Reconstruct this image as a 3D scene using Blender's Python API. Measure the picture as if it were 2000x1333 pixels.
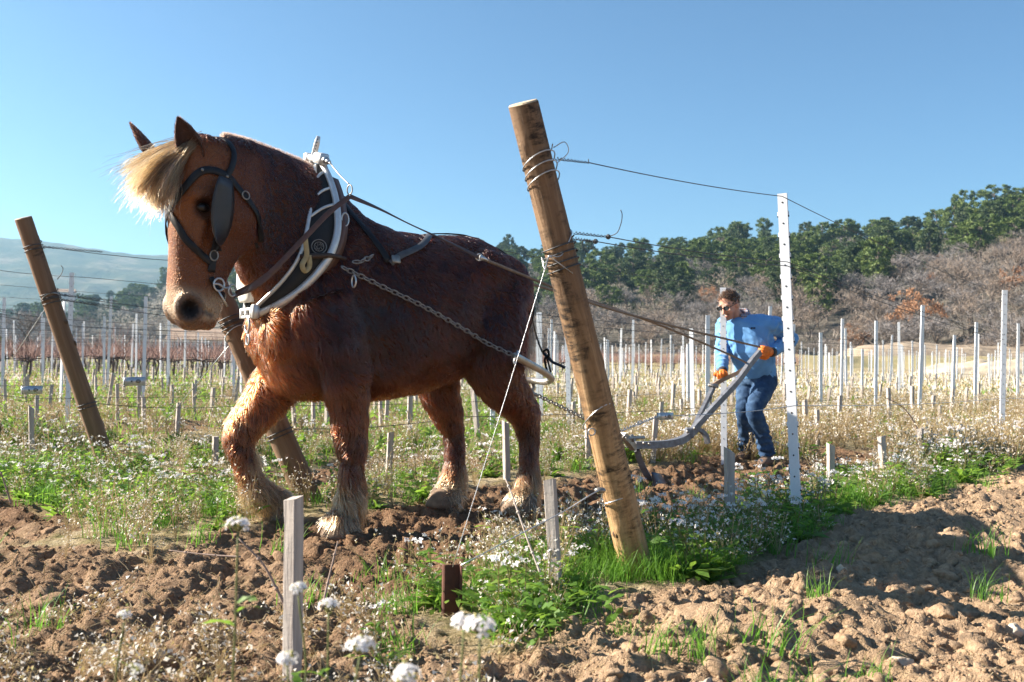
import bpy, bmesh, math, random
import numpy as np
from mathutils import Vector, Matrix
from mathutils.bvhtree import BVHTree

for o in list(bpy.data.objects):
    bpy.data.objects.remove(o)
SC = bpy.context.scene
COL = SC.collection
rad = math.radians
random.seed(11)
rng = np.random.default_rng(11)

# ------------------------------------------------------------------ camera
CAM_H = 0.92
FOC = 1944.0                    # focal length in pixels of the 2000 px wide photograph
cam_d = bpy.data.cameras.new('camera')
cam = bpy.data.objects.new('camera', cam_d)
COL.objects.link(cam)
cam_d.sensor_width = 36.0
cam_d.lens = 36.0 * FOC / 2000.0
cam_d.clip_start = 0.05
cam_d.clip_end = 20000.0
CAM_R = Matrix.Rotation(rad(91.0), 3, 'X') @ Matrix.Rotation(rad(0.8), 3, 'Z')
cam.matrix_world = Matrix.Translation((0, 0, CAM_H)) @ CAM_R.to_4x4()
cam_d.dof.use_dof = True
cam_d.dof.focus_distance = 5.3
cam_d.dof.aperture_fstop = 5.0
SC.camera = cam
CAM_RN = np.array(CAM_R)

# ------------------------------------------------------------------ sky and sun
SUN_EL, SUN_BACK = 29.0, 8.0   # elevation; degrees behind the picture plane, coming from the left
SUN_DIR = Vector((-math.cos(rad(SUN_EL)) * math.cos(rad(SUN_BACK)),
                  math.cos(rad(SUN_EL)) * math.sin(rad(SUN_BACK)), math.sin(rad(SUN_EL))))
world = bpy.data.worlds.new('World')
SC.world = world
world.use_nodes = True
wn = world.node_tree.nodes
bg = wn['Background']
sky = wn.new('ShaderNodeTexSky')
sky.sky_type = 'NISHITA'
sky.sun_disc = False
sky.sun_elevation = rad(SUN_EL)
sky.sun_rotation = rad(-(90.0 - SUN_BACK))
sky.altitude = 300.0
sky.air_density = 0.9
sky.dust_density = 1.0
sky.ozone_density = 2.5
hue = wn.new('ShaderNodeMix'); hue.data_type = 'RGBA'; hue.blend_type = 'MULTIPLY'      # the clear winter sky is a little greener
hue.inputs[0].default_value = 1.0; hue.inputs[7].default_value = (0.76, 1.0, 1.08, 1)
world.node_tree.links.new(sky.outputs[0], hue.inputs[6])
world.node_tree.links.new(hue.outputs[2], bg.inputs[0])
bg.inputs[1].default_value = 0.048
sun_d = bpy.data.lights.new('sun', 'SUN')
sun_d.energy = 5.0
sun_d.angle = rad(0.5)
sun_d.color = (1.0, 0.90, 0.76)
sun = bpy.data.objects.new('sun', sun_d)
sun.rotation_euler = SUN_DIR.to_track_quat('Z', 'Y').to_euler()
sun.location = (-30, 10, 30)
COL.objects.link(sun)
SC.view_settings.view_transform = 'Standard'
SC.view_settings.look = 'None'
SC.view_settings.exposure = 1.8
SC.view_settings.gamma = 1.0
SC.view_settings.use_curve_mapping = False
SC.render.engine = 'CYCLES'
SC.cycles.use_denoising = True
SC.cycles.max_bounces = 8
SC.cycles.transparent_max_bounces = 8
SC.cycles.volume_bounces = 0
SC.cycles.use_adaptive_sampling = True
SC.cycles.adaptive_threshold = 0.008

# ------------------------------------------------------------------ helpers: pixels of the photograph to places
def ray(px, py):
    d = CAM_RN @ np.array([(px - 1000.0) / FOC, (666.5 - py) / FOC, -1.0])
    return d / d[1]

def W(px, py, Y):
    """world point seen at pixel (px, py) of the 2000 px photograph, at depth Y metres"""
    d = ray(px, py)
    return np.array([0, 0, CAM_H]) + d * Y

def smooth(e0, e1, x):
    t = np.clip((x - e0) / (e1 - e0), 0, 1)
    return t * t * (3 - 2 * t)

# ------------------------------------------------------------------ helpers: noise
_perm = np.random.default_rng(3).permutation(512).astype(np.int64)
_perm = np.concatenate([_perm, _perm, _perm])
_ang = np.random.default_rng(4).uniform(0, 2 * np.pi, 512)
_gx, _gy = np.cos(_ang), np.sin(_ang)

def perlin(x, y, seed=0):
    x = np.asarray(x, dtype=np.float64) + seed * 17.31
    y = np.asarray(y, dtype=np.float64) - seed * 9.77
    xi = np.floor(x).astype(np.int64); yi = np.floor(y).astype(np.int64)
    xf = x - xi; yf = y - yi
    xi &= 511; yi &= 511
    def g(ix, iy, fx, fy):
        h = _perm[_perm[ix & 511] + (iy & 511)]
        return _gx[h] * fx + _gy[h] * fy
    u = xf * xf * xf * (xf * (xf * 6 - 15) + 10)
    v = yf * yf * yf * (yf * (yf * 6 - 15) + 10)
    n00 = g(xi, yi, xf, yf); n10 = g(xi + 1, yi, xf - 1, yf)
    n01 = g(xi, yi + 1, xf, yf - 1); n11 = g(xi + 1, yi + 1, xf - 1, yf - 1)
    return ((n00 * (1 - u) + n10 * u) * (1 - v) + (n01 * (1 - u) + n11 * u) * v) * 1.5

def fbm(x, y, octv=4, seed=0):
    s = 0; a = 1.0; f = 1.0
    for i in range(octv):
        s = s + a * perlin(x * f, y * f, seed + i)
        a *= 0.5; f *= 2.03
    return s

# ------------------------------------------------------------------ helpers: objects
ORIG = {}

def tag(o, label=None, cat=None, group=None, kind=None):
    if label: o['label'] = label
    if cat: o['category'] = cat
    if group: o['group'] = group
    if kind: o['kind'] = kind
    return o

def empty(name, loc):
    o = bpy.data.objects.new(name, None)
    o.empty_display_size = 0.1
    o.location = Vector([float(c) for c in loc])
    COL.objects.link(o)
    ORIG[o.name] = np.array(loc, dtype=float)
    return o

def link_mesh(name, me, mats, parent=None, smooth_shade=True, loc=None):
    """link a mesh given in world coordinates; under a parent its coordinates are taken relative to it"""
    if not isinstance(mats, (list, tuple)): mats = [mats]
    for m in mats: me.materials.append(m)
    o = bpy.data.objects.new(name, me)
    COL.objects.link(o)
    off = np.zeros(3)
    if parent is not None:
        off = ORIG[parent.name]
        o.parent = parent
        ORIG[o.name] = off
    elif loc is not None:
        off = np.array(loc, dtype=float)
        o.location = Vector([float(c) for c in off])
        ORIG[o.name] = off
    else:
        ORIG[o.name] = off
    if np.any(off != 0):
        n = len(me.vertices)
        co = np.empty(n * 3, np.float32); me.vertices.foreach_get('co', co)
        co = (co.reshape(-1, 3) - off).astype(np.float32)
        me.vertices.foreach_set('co', co.ravel())
    if smooth_shade and len(me.polygons):
        me.polygons.foreach_set('use_smooth', np.ones(len(me.polygons), dtype=bool))
    me.update()
    return o

def tri_mesh(name, V, F, mat_idx=None, attrs=None):
    V = np.asarray(V, dtype=np.float32); F = np.asarray(F, dtype=np.int32)
    me = bpy.data.meshes.new(name)
    me.vertices.add(len(V)); me.vertices.foreach_set('co', V.ravel())
    k = F.shape[1]
    me.loops.add(F.size); me.loops.foreach_set('vertex_index', F.ravel())
    me.polygons.add(len(F))
    me.polygons.foreach_set('loop_start', np.arange(0, F.size, k, dtype=np.int32))
    me.polygons.foreach_set('loop_total', np.full(len(F), k, dtype=np.int32))
    if mat_idx is not None:
        me.polygons.foreach_set('material_index', np.asarray(mat_idx, dtype=np.int32))
    for nm, arr in (attrs or {}).items():
        arr = np.asarray(arr, dtype=np.float32)
        if arr.ndim == 1:
            a = me.attributes.new(nm, 'FLOAT', 'POINT'); a.data.foreach_set('value', arr)
        else:
            a = me.attributes.new(nm, 'FLOAT_COLOR', 'POINT')
            if arr.shape[1] == 3: arr = np.concatenate([arr, np.ones((len(arr), 1), np.float32)], 1)
            a.data.foreach_set('color', arr.ravel())
    me.update(calc_edges=True)
    return me

class MB:
    """collects shapes (world coordinates) and links them as one mesh object"""
    def __init__(s): s.V = []; s.F = []; s.M = []
    def add(s, verts, faces, m=0):
        b = len(s.V)
        s.V += [tuple(float(c) for c in v) for v in verts]
        for f in faces:
            s.F.append([i + b for i in f]); s.M.append(m)
    def build(s, name, mats, parent=None, smooth_shade=True, loc=None):
        return link_mesh(name, s.mesh(name), mats, parent, smooth_shade, loc)
    def mesh(s, name):
        me = bpy.data.meshes.new(name)
        me.from_pydata(s.V, [], s.F)
        me.polygons.foreach_set('material_index', s.M)
        return me
    def box(s, c, size, rot=None, m=0, bev=0.0):
        c = np.array(c, float); h = np.array(size, float) / 2
        Rm = np.eye(3) if rot is None else np.array(rot, float)
        if bev <= 0:
            P = [(x, y, z) for x in (-1, 1) for y in (-1, 1) for z in (-1, 1)]
            V = [c + Rm @ (np.array(p) * h) for p in P]
            s.add(V, [(0, 1, 3, 2), (4, 6, 7, 5), (0, 4, 5, 1), (2, 3, 7, 6), (0, 2, 6, 4), (1, 5, 7, 3)], m)
        else:
            b = min(bev, min(h) * 0.9); rings = []
            for z, ins in ((-h[2], b), (-h[2] + b, 0), (h[2] - b, 0), (h[2], b)):
                x, y = h[0] - ins, h[1] - ins; q = b if ins == 0 else b * 0.6
                rings.append([c + Rm @ np.array(p + (z,)) for p in
                              ((-x + q, -y), (x - q, -y), (x, -y + q), (x, y - q), (x - q, y), (-x + q, y), (-x, y - q), (-x, -y + q))])
            s.loft(rings, m)
    def loft(s, rings, m=0, cap=True):
        n = len(rings[0]); V = [p for r in rings for p in r]; F = []
        for i in range(len(rings) - 1):
            for j in range(n):
                k = (j + 1) % n
                F.append((i * n + j, i * n + k, (i + 1) * n + k, (i + 1) * n + j))
        if cap:
            F.append(tuple(range(n - 1, -1, -1)))
            F.append(tuple((len(rings) - 1) * n + j for j in range(n)))
        s.add(V, F, m)
    def tube(s, path, r, n=8, m=0, cap=True, closed=False, flat=1.0):
        P = np.array(path, float); k = len(P)
        rr = np.full(k, r, float) if np.isscalar(r) else np.array(r, float)
        T = np.gradient(P, axis=0) if not closed else (np.roll(P, -1, 0) - np.roll(P, 1, 0))
        T /= np.linalg.norm(T, axis=1)[:, None] + 1e-12
        a = np.array([0, 0, 1.0]) if abs(T[0][2]) < 0.9 else np.array([1.0, 0, 0])
        N = a - T[0] * a.dot(T[0]); N /= np.linalg.norm(N)
        rings = []
        for i in range(k):
            N = N - T[i] * N.dot(T[i]); N /= np.linalg.norm(N) + 1e-12
            B = np.cross(T[i], N)
            rings.append([P[i] + rr[i] * (math.cos(t) * N + flat * math.sin(t) * B) for t in np.linspace(0, 2 * math.pi, n, endpoint=False)])
        if closed: s.loft(rings + [rings[0]], m, cap=False)
        else: s.loft(rings, m, cap)
    def ribbon(s, path, normals, width, thick, m=0, closed=False):
        """flat strap: lies along path, its face towards normals"""
        P = np.array(path, float); Nn = np.array(normals, float); k = len(P)
        T = np.gradient(P, axis=0) if not closed else (np.roll(P, -1, 0) - np.roll(P, 1, 0))
        T /= np.linalg.norm(T, axis=1)[:, None] + 1e-12
        w = np.full(k, width, float) if np.isscalar(width) else np.array(width, float)
        rings = []
        for i in range(k):
            n_ = Nn[i] - T[i] * Nn[i].dot(T[i]); n_ /= np.linalg.norm(n_) + 1e-12
            B = np.cross(T[i], n_); h = w[i] / 2; q = thick / 2
            rings.append([P[i] + B * x + n_ * z for x, z in
                          ((-h, -q * .4), (-h * .9, -q), (h * .9, -q), (h, -q * .4), (h, q * .4), (h * .9, q), (-h * .9, q), (-h, q * .4))])
        if closed: s.loft(rings + [rings[0]], m, cap=False)
        else: s.loft(rings, m)
    def ball(s, c, r, m=0, nu=12, nv=8, rot=None):
        c = np.array(c, float); r = np.full(3, r, float) if np.isscalar(r) else np.array(r, float)
        Rm = np.eye(3) if rot is None else np.array(rot, float)
        V = [c + Rm @ np.array([0, 0, -r[2]])]; F = []
        for i in range(1, nv):
            a = -math.pi / 2 + math.pi * i / nv
            for j in range(nu):
                t = 2 * math.pi * j / nu
                V.append(c + Rm @ (r * np.array([math.cos(a) * math.cos(t), math.cos(a) * math.sin(t), math.sin(a)])))
        V.append(c + Rm @ np.array([0, 0, r[2]])); L = len(V) - 1
        for j in range(nu):
            k = (j + 1) % nu
            F.append((0, 1 + k, 1 + j)); F.append((L, L - nu + j, L - nu + k))
            for i in range(nv - 2):
                F.append((1 + i * nu + j, 1 + i * nu + k, 1 + (i + 1) * nu + k, 1 + (i + 1) * nu + j))
        s.add(V, F, m)
    def torus(s, c, ax1, ax2, R1, r, m=0, n=20, k=6, R2=None):
        c = np.array(c, float); a1 = np.array(ax1, float); a2 = np.array(ax2, float)
        a1 /= np.linalg.norm(a1); a2 = a2 - a1 * a1.dot(a2); a2 /= np.linalg.norm(a2)
        R2 = R1 if R2 is None else R2
        path = [c + a1 * R1 * math.cos(t) + a2 * R2 * math.sin(t) for t in np.linspace(0, 2 * math.pi, n, endpoint=False)]
        s.tube(path, r, k, m, closed=True)

def catmull(P, n=6, closed=False):
    P = np.array(P, float)
    if closed: Q = np.concatenate([P[-1:], P, P[:2]])
    else: Q = np.concatenate([2 * P[:1] - P[1:2], P, 2 * P[-1:] - P[-2:-1]])
    out = []
    for i in range(1, len(Q) - 2):
        p0, p1, p2, p3 = Q[i - 1], Q[i], Q[i + 1], Q[i + 2]
        for t in np.linspace(0, 1, n, endpoint=False):
            out.append(0.5 * (2 * p1 + (p2 - p0) * t + (2 * p0 - 5 * p1 + 4 * p2 - p3) * t * t + (3 * p1 - p0 - 3 * p2 + p3) * t ** 3))
    if not closed: out.append(Q[-2])
    return np.array(out)

def remesh(mb, voxel, iters=4, fac=0.5):
    """union of the collected closed shapes as one continuous skin"""
    me = mb.mesh('tmp'); o = bpy.data.objects.new('tmp', me); COL.objects.link(o)
    r = o.modifiers.new('r', 'REMESH'); r.mode = 'VOXEL'; r.voxel_size = voxel; r.adaptivity = 0
    if iters:
        sm = o.modifiers.new('s', 'SMOOTH'); sm.factor = fac; sm.iterations = iters
    dg = bpy.context.evaluated_depsgraph_get(); dg.update()
    out = bpy.data.meshes.new_from_object(o.evaluated_get(dg))
    bpy.data.objects.remove(o); bpy.data.meshes.remove(me)
    return out

def mesh_arrays(me):
    n = len(me.vertices)
    co = np.empty(n * 3, np.float32); me.vertices.foreach_get('co', co)
    no = np.empty(n * 3, np.float32); me.vertices.foreach_get('normal', no)
    return co.reshape(-1, 3).astype(float), no.reshape(-1, 3).astype(float)

def set_attr(me, nm, arr):
    arr = np.asarray(arr, np.float32)
    if arr.ndim == 1:
        a = me.attributes.new(nm, 'FLOAT', 'POINT'); a.data.foreach_set('value', arr)
    else:
        a = me.attributes.new(nm, 'FLOAT_COLOR', 'POINT')
        arr = np.concatenate([arr, np.ones((len(arr), 1), np.float32)], 1)
        a.data.foreach_set('color', arr.ravel())

# ------------------------------------------------------------------ helpers: materials
class NT:
    def __init__(s, name):
        s.m = bpy.data.materials.new(name); s.m.use_nodes = True
        s.t = s.m.node_tree; s.n = s.t.nodes; s.b = s.n['Principled BSDF']; s.out = s.n['Material Output']
    def node(s, typ, **kw):
        nd = s.n.new(typ)
        for k, v in kw.items(): setattr(nd, k, v)
        return nd
    def link(s, a, b): s.t.links.new(a, b)
    def noise(s, scale, detail=4, rough=0.55, vec=None, dist=0.0):
        nd = s.node('ShaderNodeTexNoise')
        nd.inputs['Scale'].default_value = scale; nd.inputs['Detail'].default_value = detail
        nd.inputs['Roughness'].default_value = rough; nd.inputs['Distortion'].default_value = dist
        if vec is not None: s.link(vec, nd.inputs['Vector'])
        return nd.outputs['Fac']
    def coords(s, which='Object', scale=None):
        tc = s.node('ShaderNodeTexCoord'); v = tc.outputs[which]
        if scale is not None:
            mp = s.node('ShaderNodeMapping'); mp.inputs['Scale'].default_value = scale
            s.link(v, mp.inputs['Vector']); v = mp.outputs['Vector']
        return v
    def attr(s, name, out='Fac'):
        a = s.node('ShaderNodeAttribute'); a.attribute_name = name
        return a.outputs[out]
    def ramp(s, fac, stops):
        r = s.node('ShaderNodeValToRGB'); e = r.color_ramp.elements
        while len(e) > 1: e.remove(e[-1])
        e[0].position = stops[0][0]; e[0].color = (*stops[0][1], 1)
        for p, c in stops[1:]:
            x = e.new(p); x.color = (*c, 1)
        s.link(fac, r.inputs[0]); return r.outputs[0]
    def mix(s, fac, a, b, mode='MIX'):
        x = s.node('ShaderNodeMix', data_type='RGBA', blend_type=mode)
        for sock, v in ((x.inputs[0], fac), (x.inputs[6], a), (x.inputs[7], b)):
            if isinstance(v, (int, float)): sock.default_value = v
            elif isinstance(v, (tuple, list)): sock.default_value = (*v, 1)
            else: s.link(v, sock)
        return x.outputs[2]
    def math(s, op, a, b=0.0, clamp=False):
        x = s.node('ShaderNodeMath', operation=op, use_clamp=clamp)
        for i, v in enumerate((a, b)):
            if isinstance(v, (int, float)): x.inputs[i].default_value = v
            else: s.link(v, x.inputs[i])
        return x.outputs[0]
    def bump(s, h, strength=0.5, dist=0.01):
        b = s.node('ShaderNodeBump'); b.inputs['Strength'].default_value = strength; b.inputs['Distance'].default_value = dist
        s.link(h, b.inputs['Height']); s.link(b.outputs[0], s.b.inputs['Normal'])
    def set(s, col=None, rough=None, metal=None, spec=None):
        if col is not None:
            if isinstance(col, (tuple, list)): s.b.inputs['Base Color'].default_value = (*col, 1)
            else: s.link(col, s.b.inputs['Base Color'])
        if rough is not None:
            if isinstance(rough, (int, float)): s.b.inputs['Roughness'].default_value = rough
            else: s.link(rough, s.b.inputs['Roughness'])
        if metal is not None: s.b.inputs['Metallic'].default_value = metal
        if spec is not None: s.b.inputs['Specular IOR Level'].default_value = spec
        return s
    def translucent(s, col, fac):
        tr = s.node('ShaderNodeBsdfTranslucent')
        if isinstance(col, (tuple, list)): tr.inputs[0].default_value = (*col, 1)
        else: s.link(col, tr.inputs[0])
        mx = s.node('ShaderNodeMixShader'); mx.inputs[0].default_value = fac
        s.link(s.b.outputs[0], mx.inputs[1]); s.link(tr.outputs[0], mx.inputs[2]); s.link(mx.outputs[0], s.out.inputs[0])

def simple_mat(name, c1, c2=None, rough=0.6, metal=0.0, scale=20.0, bump=0.0, spec=0.5, bdist=0.004, stretch=None, coords='Object'):
    t = NT(name)
    v = t.coords(coords, stretch)
    f = t.noise(scale, 5, 0.6, v)
    c2 = c2 or tuple(x * 0.7 for x in c1)
    t.set(t.ramp(f, [(0.3, c1), (0.7, c2)]), rough, metal, spec)
    if bump: t.bump(f, bump, bdist)
    return t.m
# ------------------------------------------------------------------ the lie of the land
ROW_D = np.array([0.613, 0.790])          # along the vine rows, away from the camera
ROW_Q = np.array([0.790, -0.613])         # across the rows
B0, PITCH = -2.05, 2.51                   # first row, row spacing

def ab(x, y):
    return x * ROW_D[0] + y * ROW_D[1], x * ROW_Q[0] + y * ROW_Q[1]

def row_point(k, a):
    b = B0 - PITCH * k
    return np.array([a * ROW_D[0] + b * ROW_Q[0], a * ROW_D[1] + b * ROW_Q[1]])

def bare_mask(x, y):
    """1 where the soil is open, 0 where weeds cover it"""
    a, b = ab(x, y)
    u = (b - B0) / PITCH
    dr = np.abs(u - np.round(u)) * PITCH
    n = fbm(x * 0.9, y * 0.9, 3, 5)
    lim = np.where(y > 9, np.where(x < -.05 * y, .55, .95), 0.54)
    inter = smooth(lim - 0.15, lim + 0.2, dr + 0.42 * n)
    far = smooth(9, 14, y)
    inter = inter * (1 - far * np.where(x > 0.02 * y, .55, .12))
    right = smooth(0.08, 0.22, (b - B0) + 0.12 * n) * (1 - 0.55 * smooth(9.5, 13, a))
    right = np.where(b > B0 + 1.6, np.maximum(right * smooth(-0.55, -0.1, n), right * (a < 9)), right)
    m = np.where(b > B0, right, inter)
    head = smooth(-0.75, -0.3, n + 0.22)
    hw = 1 - smooth(2.25, 2.7, a + 0.35 * n)
    m = m * (1 - hw) + head * hw
    # strip of lush weeds across the row ends on the left
    lush = smooth(2.75, 3.05, a + 0.15 * n) * (1 - smooth(3.75, 4.2, a + 0.3 * n)) * smooth(-4.5, -4.9, b)
    m = m * (1 - 0.9 * lush)
    # the furrow being ploughed, and the trodden strip under the horse
    fur = (1 - smooth(0.25, 0.6, np.abs(b + 3.75) + 0.15 * n)) * smooth(2.2, 3.0, a) * (1 - smooth(8.2, 9.0, a))
    return np.maximum(m, fur)

def fresh_mask(x, y):
    a, b = ab(x, y)
    return np.maximum(smooth(B0 + 0.1, B0 - 0.3, b) * smooth(2.0, 3.0, a + 0.4 * fbm(x, y, 2, 9)), .55 * smooth(.1, -.5, x))

def height(x, y, micro=True):
    x = np.asarray(x, float); y = np.asarray(y, float)
    a, b = ab(x, y)
    r = np.hypot(x, y)
    m = bare_mask(x, y)
    u = (b - B0) / PITCH
    z = 0.035 * fbm(x * 0.35, y * 0.35, 2, 1) * smooth(120, 30, r)
    z = z + 0.03 * np.cos(2 * np.pi * u) * smooth(2.5, 3.5, a) * smooth(60, 20, r)
    z = z - 0.10 * np.exp(-((b + 3.62) / 0.16) ** 2) * smooth(4.5, 5.2, a) * (1 - smooth(8.0, 8.8, a))
    z = z + 0.09 * np.exp(-((b + 3.25) / 0.2) ** 2) * smooth(4.3, 5.2, a) * (1 - smooth(8.0, 9.0, a))
    # bank at the near right and towards the lower left
    z = z + 0.05 * np.exp(-((b - B0 - 0.62) / 0.28) ** 2) * smooth(2, 3, a)
    z = z + 0.9 * smooth(60, 150, y) * smooth(-10, 40, x)
    if micro:
        near = smooth(22, 7, r)
        amp = (0.25 + 0.75 * m) * near
        c = 0.065 * (np.abs(perlin(x / .34, y / .34, 21)) - .25) + 0.060 * (np.abs(perlin(x / .15, y / .15, 22)) - .25)
        c = c + 0.030 * (np.abs(perlin(x / .085, y / .085, 23)) - .2) + 0.020 * perlin(x / .05, y / .05, 24) + 0.012 * perlin(x / .03, y / .03, 25)
        mid = smooth(4, 12, r) * smooth(70, 30, r)
        c = c * amp + 0.05 * m * mid * fbm(x / .6, y / .6, 2, 26)
        z = z + c
    return z

def H1(x, y): return float(height(np.array([x]), np.array([y]))[0])

def G(px, py):
    """where the sight line through a pixel meets the ground"""
    d = ray(px, py); lo, hi = 0.5, 400.0
    Y = CAM_H / max(1e-4, -d[2]) if d[2] < 0 else 100.0
    for _ in range(12):
        Y = (CAM_H - H1(d[0] * Y, Y)) / max(1e-4, -d[2])
        Y = min(max(Y, 0.5), 300.0)
    return np.array([d[0] * Y, Y, H1(d[0] * Y, Y)])

def graded(lo, hi, c0, c1, s0, g1, knee, g2):
    up = [c1]; 
    while up[-1] < hi:
        dist = up[-1] - c1
        up.append(up[-1] + s0 + (g1 * dist if dist < knee else g1 * knee + g2 * (dist - knee)))
    dn = [c0]
    while dn[-1] > lo:
        dist = c0 - dn[-1]
        dn.append(dn[-1] - (s0 + (g1 * dist if dist < knee else g1 * knee + g2 * (dist - knee))))
    mid = list(np.arange(c0, c1, s0))[1:]
    return np.array(sorted(dn + mid + up))

gx = graded(-2200, 1700, -1.7, 2.4, 0.0175, 0.017, 12, 0.14)
gy = graded(-80, 2800, 2.1, 4.3, 0.0150, 0.0125, 20, 0.16)
GX, GY = np.meshgrid(gx, gy)
gz = height(GX.ravel(), GY.ravel())
gv = np.stack([GX.ravel(), GY.ravel(), gz], 1)
nx, ny = len(gx), len(gy)
ii, jj = np.meshgrid(np.arange(nx - 1), np.arange(ny - 1))
q = (jj * nx + ii).ravel()
gf = np.stack([q, q + 1, q + nx + 1, q + nx], 1)
me = tri_mesh('ground', gv, gf, attrs={'bare': bare_mask(gv[:, 0], gv[:, 1]), 'fresh': fresh_mask(gv[:, 0], gv[:, 1])})
print('ground', nx, ny, len(gf))

t = NT('soil_and_field')
v = t.coords('Object')
n1 = t.noise(3.0, 6, 0.6, v); n2 = t.noise(38.0, 6, 0.65, v); n3 = t.noise(160.0, 3, 0.6, v)
dry = t.ramp(n2, [(0.28, (0.24, 0.155, 0.095)), (0.5, (0.40, 0.275, 0.175)), (0.75, (0.52, 0.375, 0.255))])
wet = t.ramp(n2, [(0.28, (0.11, 0.062, 0.036)), (0.52, (0.215, 0.128, 0.075)), (0.78, (0.33, 0.21, 0.13))])
fr = t.math('ADD', t.attr('fresh'), t.math('MULTIPLY', t.math('SUBTRACT', n1, 0.5), 1.2), True)
soil = t.mix(fr, dry, wet)
litter = t.ramp(t.noise(9.0, 6, 0.7, v), [(0.3, (0.13, 0.15, 0.045)), (0.48, (0.30, 0.24, 0.13)), (0.62, (0.46, 0.38, 0.25)), (0.8, (0.26, 0.19, 0.115))])
bare_n = t.math('ADD', t.attr('bare'), t.math('MULTIPLY', t.math('SUBTRACT', t.noise(7.0, 4, .6, v), 0.5), 0.9), True)
colr = t.mix(bare_n, litter, soil)
t.set(colr, 0.95, 0, 0.15)
t.bump(t.math('ADD', n2, t.math('MULTIPLY', n3, 0.5)), 1.0, 0.03)
SOIL = t.m
ground = link_mesh('ground', me, SOIL)
tag(ground, 'tilled brown soil and weedy ground of the vineyard', kind='structure')

# ------------------------------------------------------------------ hills
RIDGE_PX = np.array([-1500, -600, -200, 0, 100, 200, 300, 330, 450, 600, 800, 960, 1160, 1300, 1400, 1480, 1560, 1650, 1720, 1800, 1900, 2000, 2200, 2600, 3600])
RIDGE_PY = np.array([590, 600, 606, 610, 610, 592, 556, 545, 525, 505, 492, 500, 500, 494, 490, 482, 486, 484, 478, 472, 452, 436, 418, 400, 390]) + 12.0
def hill_frame(x, y):
    px = 1000 + FOC * x / np.maximum(y, 1.0)
    r = np.hypot(x, y)
    rr = np.interp(px, [-600, 0, 300, 700, 1200, 2000, 2600], [760, 700, 620, 450, 400, 370, 360])
    r0 = np.interp(px, [-600, 0, 300, 700, 1200, 1500, 2000, 2600], [330, 320, 280, 200, 170, 150, 140, 140])
    py = np.interp(px, RIDGE_PX, RIDGE_PY)
    hor = 700 + 0.014 * (px - 1000)
    ztop = (hor - py) / FOC * rr + CAM_H
    return px, r, r0, rr, ztop

def hill_z(x, y):
    px, r, r0, rr, ztop = hill_frame(x, y)
    v = np.clip((r - r0) / (rr - r0), 0, 2.0)
    s = np.where(v < 1, np.minimum(v, 1) ** 0.85, 1.0 - 0.35 * np.maximum(v - 1, 0) ** 1.2)
    z = s * ztop + (0.02 * ztop * fbm(x / 35, y / 35, 3, 31)) * np.minimum(1, v * 3)
    return np.where(r < r0, -1.0, z)

ths = np.linspace(rad(-38), rad(52), 150); rs = np.linspace(0, 1, 70)
TH, VV = np.meshgrid(ths, rs)
X0 = np.sin(TH); Y0 = np.cos(TH)
_, _, r0_, rr_, _ = hill_frame(X0 * 100, Y0 * 100)
RR = r0_ - 4 + VV * (rr_ * 1.7 - r0_)
HX, HY = X0 * RR, Y0 * RR
HZ = hill_z(HX.ravel(), HY.ravel())
hv = np.stack([HX.ravel(), HY.ravel(), HZ], 1)
def grid_faces(nx, ny):
    ii, jj = np.meshgrid(np.arange(nx - 1), np.arange(ny - 1)); q = (jj * nx + ii).ravel()
    return np.stack([q, q + 1, q + nx + 1, q + nx], 1)
me = tri_mesh('hillside', hv, grid_faces(150, 70))
t = NT('scrub_hillside')
v = t.coords('Object')
c = t.ramp(t.noise(0.16, 8, 0.65, v), [(0.28, (0.05, 0.05, 0.032)), (0.42, (0.085, 0.078, 0.062)), (0.56, (0.145, 0.128, 0.108)), (0.75, (0.24, 0.215, 0.18))])
t.set(c, 0.95, 0, 0.1); t.bump(t.noise(0.6, 6, 0.7, v), 1.0, 0.8)
tag(link_mesh('hillside', me, t.m), 'scrubby hillside behind the vineyard', kind='structure')

# far blue mountain on the left
mpx = np.array([-1400, -700, -300, 0, 100, 200, 260, 330, 430, 600, 800, 1100, 1500, 2400])
mpy = np.array([520, 470, 455, 459, 468, 483, 493, 492, 500, 520, 540, 560, 580, 600]) + 4.0
pxs = np.linspace(-1000, 2200, 240); vs = np.linspace(0, 1, 46)
PX, V2 = np.meshgrid(pxs, vs)
D = 1000 + V2 * 950
MX = (PX - 1000) / FOC * D; MY = D
top = (700 + 0.014 * (PX - 1000) - np.interp(PX, mpx, mpy)) / FOC * 1950
MZ = top * (V2 ** 1.1) * (1 + 0.10 * fbm(MX / 230, MY / 230, 4, 41) * (1 - V2) * 2.2) + 7 * fbm(MX / 60, MY / 60, 3, 44) * V2 * (1 - V2 ** 6)
MZ += 2.0 * fbm(PX / 11, PX * 0 + 3, 3, 47) * V2
MZ[0] = -3
mv = np.stack([MX.ravel(), MY.ravel(), MZ.ravel()], 1)
back = mv[-240:].copy(); back[:, 1] += 500; back[:, 2] = -3
mv = np.concatenate([mv, back])
me = tri_mesh('mountain', mv, grid_faces(240, 47))
t = NT('forested_mountain')
v = t.coords('Object')
c = t.ramp(t.noise(0.012, 9, 0.62, v), [(0.35, (0.035, 0.055, 0.03)), (0.52, (0.07, 0.08, 0.045)), (0.68, (0.20, 0.17, 0.12))])
t.set(c, 0.95, 0, 0.1); t.bump(t.noise(0.06, 6, 0.7, v), 1.0, 6)
tag(link_mesh('mountain', me, t.m), 'wooded mountain fading into haze on the left', kind='structure')

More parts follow.
